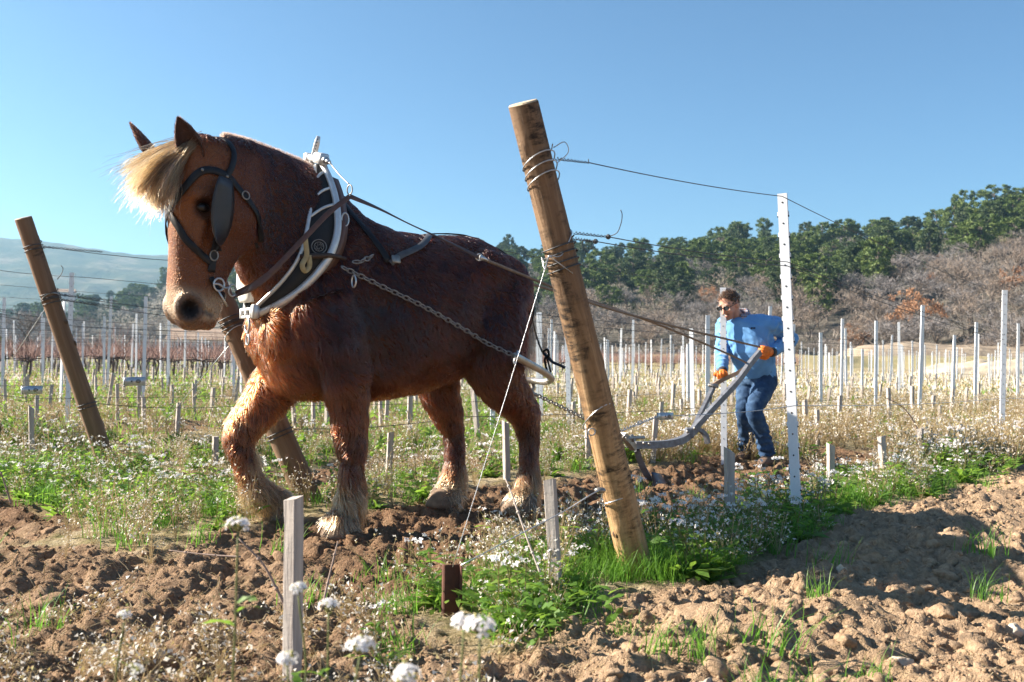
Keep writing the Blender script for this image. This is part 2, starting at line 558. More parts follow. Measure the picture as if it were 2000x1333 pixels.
# pale gravel bank at the right edge of the field
HAZE_TOP = 200.0
bx, by = np.meshgrid(np.linspace(-1, 1, 60), np.linspace(-1, 1, 30))
rr2 = np.sqrt(bx ** 2 + by ** 2)
bz = 1.25 * np.clip(1 - rr2 ** 2.4, 0, 1) ** 0.7 * (1 + 0.35 * fbm(bx * 2.5, by * 2.5, 3, 51)) - 0.06
BX = 36.5 + bx * 8.5; BY = 72 + by * 3.2 + bx * 2
me = tri_mesh('sand_bank', np.stack([BX.ravel(), BY.ravel(), bz.ravel() + height(BX.ravel(), BY.ravel(), False)], 1), grid_faces(60, 30))
tag(link_mesh('sand_bank', me, simple_mat('pale_gravel', (0.62, 0.52, 0.38), (0.46, 0.36, 0.25), 0.95, scale=1.5, bump=0.6, bdist=0.1)), 'pale gravel bank at the far right of the field', kind='structure')

# tan grass terraces under the hill on the right
def terrace(name, x0, x1, y0, z1, c1, c2, depth=7.0, label=''):
    gx_, gy_ = np.meshgrid(np.linspace(0, 1, 50), np.linspace(0, 1, 14))
    X = x0 + (x1 - x0) * gx_; Y = y0 + depth * gy_ + 2.5 * fbm(gx_ * 5, gy_ * 0 + 1, 2, 61) 
    Z = z1 * smooth(0.05, 0.5, gy_) * (1 + 0.25 * fbm(gx_ * 9, gy_ * 3, 3, 63)) * smooth(0, .08, gx_) - 0.15 + height(X.ravel(), Y.ravel(), False).reshape(X.shape)
    Z[-1] -= z1 * 1.0 + 1
    me = tri_mesh(name, np.stack([X.ravel(), Y.ravel(), Z.ravel()], 1), grid_faces(50, 14))
    tag(link_mesh(name, me, simple_mat(name + '_mat', c1, c2, 0.95, scale=0.7, bump=0.8, bdist=0.25)), label, kind='structure')
terrace('grass_bank', 6, 80, 101, 1.3, (0.34, 0.27, 0.14), (0.20, 0.18, 0.08), 10, 'dry grass bank along the foot of the hill')
terrace('earth_terrace', 40, 110, 118, 2.7, (0.36, 0.29, 0.21), (0.22, 0.16, 0.11), 14, 'bare earth terrace under the wood on the right')
terrace('field_edge', -60, 10, 88, 0.5, (0.27, 0.24, 0.10), (0.20, 0.15, 0.09), 8, 'grassy edge of the far vineyard')
# ------------------------------------------------------------------ trees (alike trees share their meshes)
def leaf_mat(name, stops, tr=0.25, trc=None, rough=0.6):
    t = NT(name)
    c = t.ramp(t.attr('tint'), stops)
    t.set(c, rough, 0, 0.25)
    if tr:
        t.translucent(t.mix(0.0, c, c) if trc is None else trc, tr)
    return t.m

BARK = simple_mat('grey_bark', (0.16, 0.13, 0.11), (0.07, 0.055, 0.045), 0.95, scale=6, bump=0.5, bdist=0.03)
TWIG_GREY = simple_mat('grey_twigs', (0.27, 0.245, 0.235), (0.16, 0.142, 0.138), 0.95, scale=0.9)
TWIG_TAN = simple_mat('tan_twigs', (0.32, 0.25, 0.20), (0.19, 0.15, 0.12), 0.95, scale=0.9)
PINE = [leaf_mat('pine_needles', [(0.0, (0.045, 0.075, 0.024)), (0.5, (0.11, 0.16, 0.045)), (1.0, (0.21, 0.255, 0.075))], 0.2, (0.08, 0.12, 0.03)),
        leaf_mat('bright_pine_needles', [(0.0, (0.05, 0.08, 0.02)), (0.5, (0.11, 0.16, 0.04)), (1.0, (0.20, 0.25, 0.06))], 0.2, (0.16, 0.2, 0.04)),
        leaf_mat('dusky_pine_needles', [(0.0, (0.032, 0.052, 0.026)), (0.5, (0.068, 0.10, 0.044)), (1.0, (0.13, 0.16, 0.065))], 0.2, (0.05, 0.08, 0.03))]
OAK = leaf_mat('dead_oak_leaves', [(0.0, (0.20, 0.095, 0.05)), (0.5, (0.34, 0.18, 0.10)), (1.0, (0.46, 0.28, 0.17))], 0.25, (0.4, 0.2, 0.08), 0.8)

def clump_tris(r_, centers, radii, per, size, r_min=0.55, flat=0.75):
    """many small leaf tufts spread through the shells of a crown's clumps"""
    V = []; T = []
    for c, R0 in zip(centers, radii):
        d = r_.normal(size=(per, 3)); d /= np.linalg.norm(d, axis=1)[:, None]
        p = c + d * (R0 * r_.uniform(r_min, 1.05, (per, 1))) * np.array([1, 1, flat])
        up = d + np.array([0, 0, 0.6]) + r_.normal(size=(per, 3)) * 0.5
        up /= np.linalg.norm(up, axis=1)[:, None]
        side = np.cross(up, r_.normal(size=(per, 3))); side /= np.linalg.norm(side, axis=1)[:, None]
        s = size * r_.uniform(0.6, 1.4, (per, 1))
        tri = np.stack([p - side * s * .5 - up * s * .3, p + side * s * .5 - up * s * .3, p + up * s], 1)
        V.append(tri.reshape(-1, 3))
        tt = np.clip(0.5 + r_.normal(0, .18) + r_.normal(0, .16, per), 0, 1)
        T.append(np.repeat(tt, 3))
    V = np.concatenate(V); T = np.concatenate(T)
    return V, np.arange(len(V)).reshape(-1, 3), T

def crown_pine(seed, Hh=10.0, wide=0.36, low=0.28, top=1.0):
    r_ = np.random.default_rng(seed); cs = []; rs_ = []
    lean = r_.normal(0, .05, 2)
    for i in range(74):
        f = low + (1 - low) * r_.random() ** 0.9
        env = wide * Hh * math.sin(math.pi * min(1, max(0.04, (1.04 - f) / (1.04 - low))) ** 0.75) ** 0.8
        a = r_.uniform(0, 2 * math.pi); q = env * math.sqrt(r_.uniform(0.1, 1)) * 0.85
        R0 = Hh * r_.uniform(0.045, 0.105) * (0.75 + 0.5 * (1 - f))
        cs.append(np.array([q * math.cos(a) + lean[0] * f * Hh, q * math.sin(a) + lean[1] * f * Hh, f * Hh - R0 * .5])); rs_.append(R0)
    V, F, T = clump_tris(r_, cs, rs_, 80, Hh * 0.027, .3)
    mb = MB()
    path = catmull([(0, 0, -0.5), (lean[0] * 2, lean[1] * 2, Hh * .3), (lean[0] * Hh * .7, lean[1] * Hh * .7, Hh * .7), (lean[0] * Hh, lean[1] * Hh, Hh * .95)], 4)
    mb.tube(path, np.linspace(Hh * .022, Hh * .004, len(path)), 7)
    for c in cs[::4]:
        z0 = max(Hh * .2, c[2] - Hh * .14); k = z0 / Hh
        b = np.array([lean[0] * z0, lean[1] * z0, z0])
        mb.tube([b, b * .5 + c * .5 + np.array([0, 0, -.15]), c], [Hh * .007, Hh * .005, Hh * .002], 4)
    cm = tri_mesh('pine_crown', V, F, attrs={'tint': T}); tm = mb.mesh('pine_trunk')
    return tm, cm

def branches(r_, Hh, spread=0.5, levels=4, first=5):
    """recursive bare limbs: returns thick limb tubes and thin twig slivers"""
    mb = MB(); tw = []
    def grow(p, d, L, r, lev):
        n = 3; pts = [p]; q = p
        for i in range(n):
            d2 = d + r_.normal(0, .16, 3) + np.array([0, 0, .05]); d2 /= np.linalg.norm(d2)
            q = q + d2 * L / n; pts.append(q); d = d2
        if lev <= 2: mb.tube(pts, np.linspace(r, r * .55, len(pts)), 5 if lev < 2 else 3)
        else:
            tw.append((pts[0], pts[-1], r))
        if lev == levels: return
        for i in range(first if lev == 0 else r_.integers(4, 7)):
            f = r_.uniform(0.35, 1.0) if lev else r_.uniform(0.25, 1.0)
            b = pts[0] + (pts[-1] - pts[0]) * f
            a = r_.uniform(0, 2 * math.pi); e = r_.uniform(0.35, 1.0)
            nd = d * (1 - spread * e) + np.array([math.cos(a), math.sin(a), r_.uniform(-.1, .5)]) * spread * (0.6 + e)
            nd /= np.linalg.norm(nd)
            grow(b, nd, L * r_.uniform(.5, .78), r * .5, lev + 1)
    grow(np.array([0, 0, -0.3]), np.array([0.04, 0.02, 1.0]), Hh * .46, Hh * .016, 0)
    V = []
    for p0, p1, r in tw:
        s = np.cross(p1 - p0, r_.normal(size=3)); s /= np.linalg.norm(s) + 1e-9
        w = max(r, Hh * .0026)
        V += [p0 - s * w, p0 + s * w, p1]
    return mb, np.array(V)

def bare_tree(seed, Hh=7.0, spread=0.5):
    r_ = np.random.default_rng(seed)
    mb, V = branches(r_, Hh, spread, 4, 7)
    return mb.mesh('bare_trunk'), tri_mesh('bare_twigs', V, np.arange(len(V)).reshape(-1, 3))

def oak_tree(seed, Hh=7.0):
    r_ = np.random.default_rng(seed)
    mb, V = branches(r_, Hh, 0.6, 3, 8)
    ends = V[2::3]; cs = ends[r_.permutation(len(ends))[:70]]
    LV, LF, T = clump_tris(r_, cs, np.full(len(cs), Hh * .075), 34, Hh * .022, 0.2, 0.8)
    return mb.mesh('oak_trunk'), tri_mesh('oak_leaves', LV, LF, attrs={'tint': T})

def give(meshes, mats):
    for me, m in zip(meshes, mats): me.materials.append(m)
    return meshes
pine_sets = [give(crown_pine(100 + i, 10, [.34, .40, .30, .36, .26, .42, .33][i], [.25, .32, .2, .38, .3, .42, .22][i]), (BARK, PINE[[0, 0, 2, 0, 2, 0, 2][i]])) for i in range(7)]
bright_pine = give(crown_pine(131, 10, .46, .08), (BARK, PINE[1]))
bare_sets = [give(bare_tree(200 + i, 7, [.5, .6, .45, .55, .65][i]), (BARK, [TWIG_GREY, TWIG_GREY, TWIG_TAN, TWIG_GREY, TWIG_TAN][i])) for i in range(5)]
oak_sets = [give(oak_tree(300 + i, 7), (BARK, OAK)) for i in range(3)]

def plant_tree(name, meshes, pos, scale, yaw, label, cat, group, crown_name):
    root = empty(name, pos)
    root.rotation_euler = (0, 0, yaw); root.scale = (scale[0], scale[0], scale[1])
    for nm, me in (('trunk', meshes[0]), (crown_name, meshes[1])):
        o = bpy.data.objects.new(nm, me); COL.objects.link(o); o.parent = root
    tag(root, label, cat, group)
    return root

def hill_pos(px, v):
    """a place on the hill below pixel column px, v of the way up from its foot to the ridge"""
    d = np.array([(px - 1000) / FOC, 1.0]); d /= np.linalg.norm(d)
    _, _, r0, rr, _ = hill_frame(np.array([d[0] * 100]), np.array([d[1] * 100]))
    r = r0[0] + v * (rr[0] - r0[0])
    x, y = d * r
    return np.array([x, y, float(hill_z(np.array([x]), np.array([y]))[0]) - 0.2])

tr = np.random.default_rng(77)
n_pine = n_bare = n_oak = 0
# explicit landmark trees
plant_tree('pine_tree', pine_sets[1], hill_pos(1705, .22), (1.15, 1.25), 1.0, 'large pale green pine standing alone low on the hill right of the tallest steel post', 'tree', None, 'crown')
plant_tree('pine_tree', pine_sets[0], hill_pos(1597, .12), (0.85, 0.9), 2.0, 'dark green pine at the foot of the hill just right of the tallest steel post', 'tree', None, 'crown')
plant_tree('pine_tree', bright_pine, hill_pos(1818, .60), (1.0, 0.72), 0.5, 'bright yellow green pine halfway up the hill on the right', 'tree', None, 'crown')
plant_tree('pine_tree', pine_sets[0], hill_pos(1320, .24), (1.0, 1.05), 3.0, 'green pine jutting down into the bare scrub left of the ploughman', 'tree', None, 'crown')
plant_tree('pine_tree', pine_sets[5], hill_pos(1878, .98), (1.1, 1.35), 4.0, 'tall flat crowned pine rising above the ridge on the right', 'tree', None, 'crown')
plant_tree('pine_tree', pine_sets[3], hill_pos(1493, .98), (1.0, 1.25), 4.4, 'pine rising above the ridge just left of the tallest steel post', 'tree', None, 'crown')
plant_tree('pine_tree', pine_sets[2], hill_pos(995, .97), (1.0, 1.2), 1.4, 'dark pine standing up from the ridge between horse and leaning wooden post', 'tree', None, 'crown')
plant_tree('oak_tree', oak_sets[0], hill_pos(1782, .05), (1.25, 1.45), 0.3, 'tan leaved oak at the hill foot between two steel posts on the right', 'tree', None, 'crown')
plant_tree('oak_tree', oak_sets[1], hill_pos(1668, .03), (1.0, 0.8), 1.3, 'low russet oak at the hill foot right of the tallest steel post', 'tree', None, 'crown')
plant_tree('oak_tree', oak_sets[2], hill_pos(1395, .20), (1.0, 1.0), 2.3, 'russet oak in the scrub just left of the ploughman head', 'tree', None, 'crown')
for i in range(9):
    px = tr.uniform(1680, 2080); v = tr.uniform(.12, .5)
    plant_tree('oak_tree', oak_sets[i % 3], hill_pos(px, v), (tr.uniform(.6, .9),) * 2, tr.uniform(0, 6), 'small russet oak among grey bare trees on the right hillside', 'tree', 'russet oaks on the hillside', 'crown')

def boundary(px):    # fraction up the hill where the pines begin
    return np.interp(px, [-300, 200, 400, 1000, 1250, 1450, 1600, 1750, 1850, 2300], [.35, .28, .2, .20, .19, .22, .13, .28, .44, .46])
spots = []
for px in np.arange(-120, 2090, 38):
    for v in np.arange(0.06, 1.04, 0.098):
        spots.append((px + tr.uniform(-24, 24), v + tr.uniform(-.05, .05)))
tr.shuffle(spots)
for px, v in spots:
    b = boundary(px) + tr.normal(0, .05)
    if v <= b or (470 < px < 820 and tr.random() < .75) or (px < 160 and v > .4 and tr.random() < .55) or n_pine >= 296: continue
    if tr.random() < .07: continue
    n_pine += 1
    p = hill_pos(px, v); k = int(tr.integers(0, 7)); s = tr.uniform(.55, 1.10) * (1.16 if px > 330 else 1.05)
    nm, gp = ('green pine in the wood covering the hill behind the vineyard', 'pines on the wooded hill') if px > 430 else ('hazy blue green pine on the distant slope left of the horse', 'pines on the hazy slope at the left')
    plant_tree('pine_tree', pine_sets[k], p, (s * tr.uniform(.95, 1.25), s * tr.uniform(.72, 1.0)), tr.uniform(0, 6.3), nm, 'tree', gp, 'crown')
spots = []
for px in np.arange(-60, 2070, 40):
    for v in np.arange(0.0, .86, 0.062):
        spots.append((px + tr.uniform(-20, 20), max(.004, v + tr.uniform(-.03, .03))))
tr.shuffle(spots)
for px, v in spots:
    if (v > boundary(px) + .06 and tr.random() < .8) or (470 < px < 820 and tr.random() < .6) or n_bare >= 296: continue
    n_bare += 1
    p = hill_pos(px, v); k = int(tr.integers(0, 5)); s = tr.uniform(1.0, 1.55)
    nm, gp = ('bare grey leafless tree in the scrub below the pines', 'bare trees on the lower hill') if px > 430 else ('bare hazy tree at the foot of the left hand slope', 'bare trees on the hazy slope at the left')
    plant_tree('bare_tree', bare_sets[k], p, (s * tr.uniform(1.0, 1.3), s * tr.uniform(.75, .95)), tr.uniform(0, 6.3), nm, 'tree', gp, 'twigs')
print('trees', n_pine, n_bare)

# undergrowth that fills the hillside between the trees
uv, uf, ut = [], [], []
for i in range(2600):
    px = tr.uniform(-250, 2330); v = tr.random()
    p = hill_pos(px, v)
    d = tr.normal(size=(26, 3)); d /= np.linalg.norm(d, axis=1)[:, None]
    R0 = tr.uniform(.8, 2.2) 
    c = p + d * R0 * np.array([1.2, 1.2, .8]) + np.array([0, 0, R0 * .5])
    s = tr.normal(size=(26, 3)); s /= np.linalg.norm(s, axis=1)[:, None]
    uu = d + np.array([0, 0, .8]); 
    w = 0.10 if v < boundary(px) else 0.2
    tri = np.stack([c - s * w, c + s * w, c + uu * tr.uniform(.5, 1.1, (26, 1))], 1).reshape(-1, 3)
    uv.append(tri)
    base = 0.25 if v > boundary(px) else 0.75
    ut.append(np.full(78, np.clip(base + tr.normal(0, .12), 0, 1)))
uv = np.concatenate(uv); ut = np.concatenate(ut)
UNDER = leaf_mat('hill_undergrowth', [(0.0, (0.03, 0.05, 0.02)), (0.4, (0.07, 0.08, 0.035)), (0.55, (0.12, 0.105, 0.09)), (0.8, (0.18, 0.16, 0.145)), (1.0, (0.27, 0.21, 0.165))], 0.1)
o = link_mesh('undergrowth', tri_mesh('undergrowth', uv, np.arange(len(uv)).reshape(-1, 3), attrs={'tint': ut}), UNDER, smooth_shade=False)
tag(o, 'grey brown scrub between the trees of the hillside', kind='stuff')

# the bushy bare tree and green hedge at the far left of the vineyard
x, y = W(62, 700, 95)[:2]
plant_tree('bare_tree', bare_sets[1], (x, y, H1(x, y)), (1.0, 0.95), 2.2, 'bare round headed tree beyond the vines at the left edge', 'tree', None, 'twigs')
for i, (px, s) in enumerate(((10, .36), (34, .30), (58, .26))):
    x, y = W(px, 700, 86)[:2]
    plant_tree('evergreen_shrub', pine_sets[i], (x, y, H1(x, y) - .4), (s, s * .72), i, ['dark evergreen shrub at the extreme left beyond the vines', 'middle one of three dark shrubs beyond the vines at the left', 'rightmost of three dark shrubs beyond the vines at the left'][i], 'shrub', None, 'crown')

# pale houses among the far trees
def house(px, py, Y, wd, dp, hh, yaw, label, wallc):
    p = W(px, py, Y)
    root = empty('house', p); root.rotation_euler = (0, 0, yaw)
    o3 = ORIG[root.name]
    def part(mb, nm, m):
        return mb.build(nm, m, root, False)
    def L(x, y, z): return o3 + np.array([x, y, z])
    m = MB(); m.box(L(0, 0, hh / 2), (wd, dp, hh)); part(m, 'wall', simple_mat('pale_render', wallc, None, .9, scale=.5))
    m = MB(); e = .4
    m.add([L(-wd / 2 - e, -dp / 2 - e, hh), L(wd / 2 + e, -dp / 2 - e, hh), L(wd / 2 + e, dp / 2 + e, hh), L(-wd / 2 - e, dp / 2 + e, hh), L(-wd / 2 - e, 0, hh + dp * .28), L(wd / 2 + e, 0, hh + dp * .28)],
          [(0, 1, 5, 4), (2, 3, 4, 5), (0, 4, 3), (1, 2, 5), (3, 2, 1, 0)])
    part(m, 'roof', simple_mat('roof_tiles', (.42, .30, .22), None, .9, scale=2))
    for wx in (-.3, .05, .32):
        m = MB(); m.box(L(wx * wd, -dp / 2 - .03, hh * .55), (wd * .1, .08, hh * .3)); part(m, 'window', simple_mat('dark_pane', (.06, .07, .09), None, .2))
    tag(root, label, 'house')
house(126, 586, 420, 8, 5, 3.2, .3, 'small white house among trees on the hazy left slope', (.8, .78, .74))
house(404, 690, 150, 10, 6, 2.0, .1, 'low white farm shed beyond the vines below the horse chin', (.8, .78, .76))
# ------------------------------------------------------------------ vineyard posts, stakes, wires, vines
GALV = NT('galvanised_post'); v = GALV.coords('Object'); f = GALV.noise(9, 5, .65, v); sp = GALV.noise(60, 3, .6, v)
GALV.set(GALV.mix(GALV.math('MULTIPLY', sp, .35), GALV.ramp(f, [(.3, (.80, .82, .85)), (.7, (.68, .70, .74))]), (.50, .52, .56)), .5, .0, .5); GALV = GALV.m
DARKH = simple_mat('dark_hole', (.01, .01, .01), None, .9)
WIRE = simple_mat('dark_trellis_wire', (.085, .085, .09), (.05, .05, .055), .5, .5, scale=30)
WIREB = simple_mat('bright_wire', (.55, .56, .58), (.40, .41, .43), .35, .8, scale=30)

def wood_mat(name, c0, c1, c2, dark, sc=(7, 7, .5), knots=True, rough=.8, blot=.5):
    t = NT(name); v = t.coords('Object', sc); g = t.noise(2.2, 7, .62, v, 1.2)
    c = t.ramp(g, [(.28, c0), (.5, c1), (.72, c2)])
    v2 = t.coords('Object', (5.5, 5.5, 3.2)); b = t.noise(1.6, 6, .62, v2, .4)
    v3 = t.coords('Object', (16, 16, 70)); b2 = t.noise(1.0, 5, .7, v3)
    m_ = t.math('MULTIPLY', t.math('MULTIPLY', t.math('SUBTRACT', b, blot), 9.0, True), t.math('ADD', t.math('MULTIPLY', t.math('SUBTRACT', b2, .42), 5.0, True), .15, True), True)
    c = t.mix(m_, c, dark)
    t.set(c, rough, 0, .3)
    t.bump(t.math('ADD', g, t.math('MULTIPLY', b2, .5)), .55, .008)
    return t.m
STAKEW = wood_mat('weathered_stake_wood', (.30, .26, .235), (.40, .35, .315), (.52, .47, .425), (.20, .17, .15), (14, 14, 1.2), False, .9, .62)

def steel_post_mesh(Hp, near):
    """folded steel profile, open at the back, with hooked edges and a line of holes"""
    m = MB(); w, d, t_ = .052, .030, .004
    prof = [(-w / 2, 0), (w / 2, 0), (w / 2, d), (w / 2 - .010, d), (w / 2 - .010, d - t_), (w / 2 - t_, d - t_), (w / 2 - t_, t_), (-w / 2 + t_, t_), (-w / 2 + t_, d - t_), (-w / 2 + .010, d - t_), (-w / 2 + .010, d), (-w / 2, d)]
    if not near: prof = [(-w / 2, 0), (w / 2, 0), (w / 2, d), (-w / 2, d)]
    m.loft([[np.array((x, y, z)) for x, y in prof] for z in (-.3, Hp)])
    if near:
        z = Hp - .05
        while z > .15:
            m.tube([(0, -.0015, z), (0, .004, z)], .0048, 8, 1)
            for s in (1, -1):
                m.box((s * (w / 2 + .002), d * .45, z - .06), (.008, .012, .022), None, 0); m.box((s * (w / 2 + .0025), d * .45, z - .075), (.008, .013, .008), None, 1)
            z -= .115
    me = m.mesh('steel_post'); me.materials.append(GALV); me.materials.append(DARKH); return me
POST_N = steel_post_mesh(1.80, True); POST_F = steel_post_mesh(1.80, False)
ROW_YAW = math.atan2(ROW_D[1], ROW_D[0])

def place(name, me, loc, rot=(0, 0, 0), scale=(1, 1, 1), label=None, cat=None, group=None):
    o = bpy.data.objects.new(name, me); COL.objects.link(o)
    o.location = [float(c) for c in loc]; o.rotation_euler = rot; o.scale = scale
    return tag(o, label, cat, group)

fr = np.random.default_rng(21)
occupied = []
def post_at(px, py0, py1, label, near=True, lean=None, group=None, Y=None, yaw=None):
    """steel post whose top shows at (px, py0) and whose foot stands at depth Y or where row py1 meets the ground"""
    g = G(px, py1) if Y is None else W(px, py1, Y)
    g[2] = H1(g[0], g[1])
    top = W(px if lean is None else lean, py0, g[1]); Hh = top[2] - g[2]
    s = Hh / 1.80
    tx = math.atan2(top[0] - g[0], Hh)
    occupied.append((g[0], g[1]))
    return place('steel_post', POST_N if near else POST_F, g, (0, tx, (rad(-14) if yaw is None else yaw)), (1, 1, s), label, 'vineyard post', group)
post_at(1556, 375, 1022, 'tallest galvanised steel post with holes, standing in flowers right of the ploughman', lean=1528, yaw=rad(-24))
post_at(1957, 567, 872, 'galvanised steel post near the right edge of the field', lean=1963, yaw=rad(-12))
post_at(1414, 562, 905, 'galvanised steel post directly behind the ploughman head', lean=1412, yaw=rad(-16), Y=8.9)
post_at(131, 533, 826, 'galvanised steel post behind the leaning wooden post on the left', lean=140, yaw=rad(18))
post_at(209, 579, 768, 'galvanised steel post just right of the left leaning wooden post', lean=217, yaw=rad(18))
post_at(962, 752, 850, 'galvanised steel post seen between the hind legs of the horse', yaw=rad(10), lean=963)
post_at(1057, 610, 820, 'galvanised steel post between horse rump and leaning wooden post', lean=1054)
post_at(1112, 650, 850, 'galvanised steel post just left of the leaning wooden post', lean=1107)
extra = [(1382, 616, 850), (1353, 642, 838), (1345, 672, 815), (1335, 690, 800), (1604, 650, 810), (1711, 627, 812), (1764, 673, 780), (1862, 655, 800), (1857, 686, 790), (1934, 694, 770), (1684, 682, 785), (1621, 689, 770), (1650, 702, 760),
         (1188, 665, 760), (1197, 675, 755), (1214, 680, 750), (1221, 687, 745), (265, 613, 752), (312, 632, 745), (330, 640, 742), (163, 628, 728), (82, 610, 745), (28, 626, 735), (14, 642, 730), (180, 655, 720), (200, 640, 722), (437, 655, 745), (455, 645, 760), (470, 640, 770), (243, 655, 725)]
for px, a, b in extra:
    post_at(px, a, b, 'slim pale steel post in the middle distance of the vineyard', False, px + fr.normal(0, 2), 'steel posts in the vineyard rows', yaw=rad(fr.uniform(-30, 10)))
n_post = len(extra); far_posts = []
for k in range(-3, 34):
    for j in range(0, 30):
        a = 3.75 + 1.6 + 3.7 * j + fr.normal(0, .12); p = row_point(k, a)
        if k < 0: a2, b2 = ab(*p); 
        x, y = p
        if y < 13.5 or y > 84: continue
        px = 1000 + FOC * x / y
        if not -60 < px < 2060: continue
        if k < 0 and y < 26: continue
        if min([(x - u) ** 2 + (y - w) ** 2 for u, w in occupied]) < 1.0: continue
        if fr.random() < .04: continue
        far_posts.append((y, x))
far_posts.sort()
rest = MB()
for y, x in far_posts:
    z = H1(x, y); hgt = fr.normal(1.0, .035); lx_, ly_ = fr.normal(0, .012, 2)
    if n_post < 290:
        n_post += 1
        place('steel_post', POST_F, (x, y, z), (lx_, ly_, rad(fr.uniform(-35, 15))), (1, 1, hgt), 'slim pale steel post in the middle distance of the vineyard', 'vineyard post', 'steel posts in the vineyard rows')
    else:
        rest.box((x, y, z + .85), (.05, .03, 1.8))
print('posts', n_post, 'rest', len(rest.V) // 8)
if rest.V:
    tag(rest.build('far_posts', GALV, smooth_shade=False), 'farthest pale steel posts merging together in the back rows', kind='stuff')

# leaning wooden end posts --------------------------------------------------------
def end_post(base, top, r0, r1, seed, label, mats):
    base = np.array(base); top = np.array(top); r_ = np.random.default_rng(seed)
    root = empty('wooden_post', base); ax = top - base; L = np.linalg.norm(ax); ax /= L
    # local frame: z runs up the post
    root.rotation_mode = 'QUATERNION'; root.rotation_quaternion = Vector([float(c) for c in ax]).to_track_quat('Z', 'Y')
    V = []; F = []; nz, na = 90, 48
    kn = [(r_.uniform(.1, .95), r_.uniform(0, 6.3), r_.uniform(.012, .022)) for _ in range(9)]
    for i in range(nz):
        f = -.12 + 1.12 * i / (nz - 1); r = r0 + (r1 - r0) * max(f, 0)
        bend = .012 * math.sin(f * 3 + seed)
        for j in range(na):
            a = 2 * math.pi * j / na
            rr_ = r * (1 + .012 * math.sin(2 * a + f * 2 + seed) + .008 * math.sin(3 * a - f * 3)) + .0007 * math.sin(19 * a + 3 * math.sin(f * 9))
            for kf, ka, kr in kn:
                dz = (f - kf) * L; da = (a - ka + math.pi) % (2 * math.pi) - math.pi
                q = math.hypot(dz, da * r) / kr
                if q < 2.2: rr_ += .006 * math.exp(-((q - 1) / .45) ** 2) - .004 * math.exp(-(q / .5) ** 2)
            V.append((rr_ * math.cos(a) + bend, rr_ * math.sin(a), f * L))
    V = np.array(V)
    n_ = fbm(np.arctan2(V[:, 1], V[:, 0]) * 3.0, V[:, 2] * 4, 4, seed)
    # chamfer lines of old bark
    V[:, :2] *= (1 + .016 * n_)[:, None]
    for i in range(nz - 1):
        for j in range(na):
            k = (j + 1) % na; F.append((i * na + j, i * na + k, (i + 1) * na + k, (i + 1) * na + j))
    me = tri_mesh('shaft', V, np.array(F))
    me.polygons.foreach_set('use_smooth', np.ones(len(F), bool)); me.materials.append(mats[0])
    o = bpy.data.objects.new('shaft', me); COL.objects.link(o); o.parent = root
    top_ring = V[-na:].copy(); tilt_ = r_.normal(0, .04, 2)
    cz = L + .001
    m = MB(); vv = [(x, y, z + x * tilt_[0] + y * tilt_[1] + .001) for x, y, z in top_ring]
    inner = [(x * .9, y * .9, z + .006) for x, y, z in vv]; m.V = vv + inner + [(0, 0, cz + .007)]
    m.F = [(j, (j + 1) % na, na + (j + 1) % na, na + j) for j in range(na)] + [(na + j, na + (j + 1) % na, 2 * na) for j in range(na)]; m.M = [0] * len(m.F)
    me = m.mesh('cut_end'); me.materials.append(mats[1]); o = bpy.data.objects.new('cut_end', me); COL.objects.link(o); o.parent = root
    for kf, ka, kr in kn[:5]:
        mm = MB(); f = kf; r = r0 + (r1 - r0) * f; c = np.array([r * .995 * math.cos(ka), r * .995 * math.sin(ka), f * L]); n3 = np.array([math.cos(ka), math.sin(ka), 0])
        mm.ball(c, (kr * .30, kr * .9, kr * 1.05), rot=np.stack([n3, np.cross(UZ_, n3), UZ_], 1)); me = mm.mesh('knot'); me.materials.append(mats[2]); me.polygons.foreach_set('use_smooth', [True] * len(me.polygons))
        o = bpy.data.objects.new('knot', me); COL.objects.link(o); o.parent = root
    # drying crack down the side
    tag(root, label, 'wooden post')
    return base, ax, L, r0, r1
UZ_ = np.array([0, 0, 1.0])
def post_wood(name):
    t = NT(name); sep = t.node('ShaderNodeSeparateXYZ'); t.link(t.coords('Object'), sep.inputs[0]); z = t.math('DIVIDE', sep.outputs[2], 1.9)
    g = t.noise(2.0, 8, .66, t.coords('Object', (9, 9, .55)), 1.4)
    gold = t.ramp(g, [(.26, (.22, .115, .048)), (.48, (.40, .235, .11)), (.72, (.54, .36, .19))])
    brown = t.ramp(g, [(.26, (.085, .05, .030)), (.5, (.19, .115, .066)), (.74, (.34, .225, .135))])
    c = t.mix(t.math('MULTIPLY', t.math('SUBTRACT', t.math('ADD', z, t.math('MULTIPLY', t.noise(3.0, 4, .6, t.coords('Object', (3, 3, 1.2))), .5)), .48), 2.0, True), gold, brown)
    b = t.noise(1.5, 6, .62, t.coords('Object', (5.5, 5.5, 3.0)), .5); b2 = t.noise(1.0, 6, .72, t.coords('Object', (14, 14, 46)))
    st = t.math('MULTIPLY', t.math('MULTIPLY', t.math('SUBTRACT', b, .43), 6.0, True), t.math('ADD', t.math('MULTIPLY', t.math('SUBTRACT', b2, .44), 6.0, True), .10, True), True)
    c = t.mix(st, c, (.022, .015, .011)); t.set(c, .78, 0, .3)
    cr = t.noise(1.0, 3, .5, t.coords('Object', (26, 26, .45)), .6)
    crk = t.math('MULTIPLY', t.math('SUBTRACT', .36, cr), 10.0, True)
    t.bump(t.math('SUBTRACT', t.math('ADD', g, t.math('MULTIPLY', b2, .4)), crk), .8, .010)
    t.set(t.mix(crk, c, (.04, .025, .015)))
    return t.m
W_GOLD = post_wood('golden_peeled_pine') if True else wood_mat('golden_peeled_pine', (.21, .105, .042), (.36, .195, .085), (.50, .31, .15), (.035, .02, .014), blot=.465)
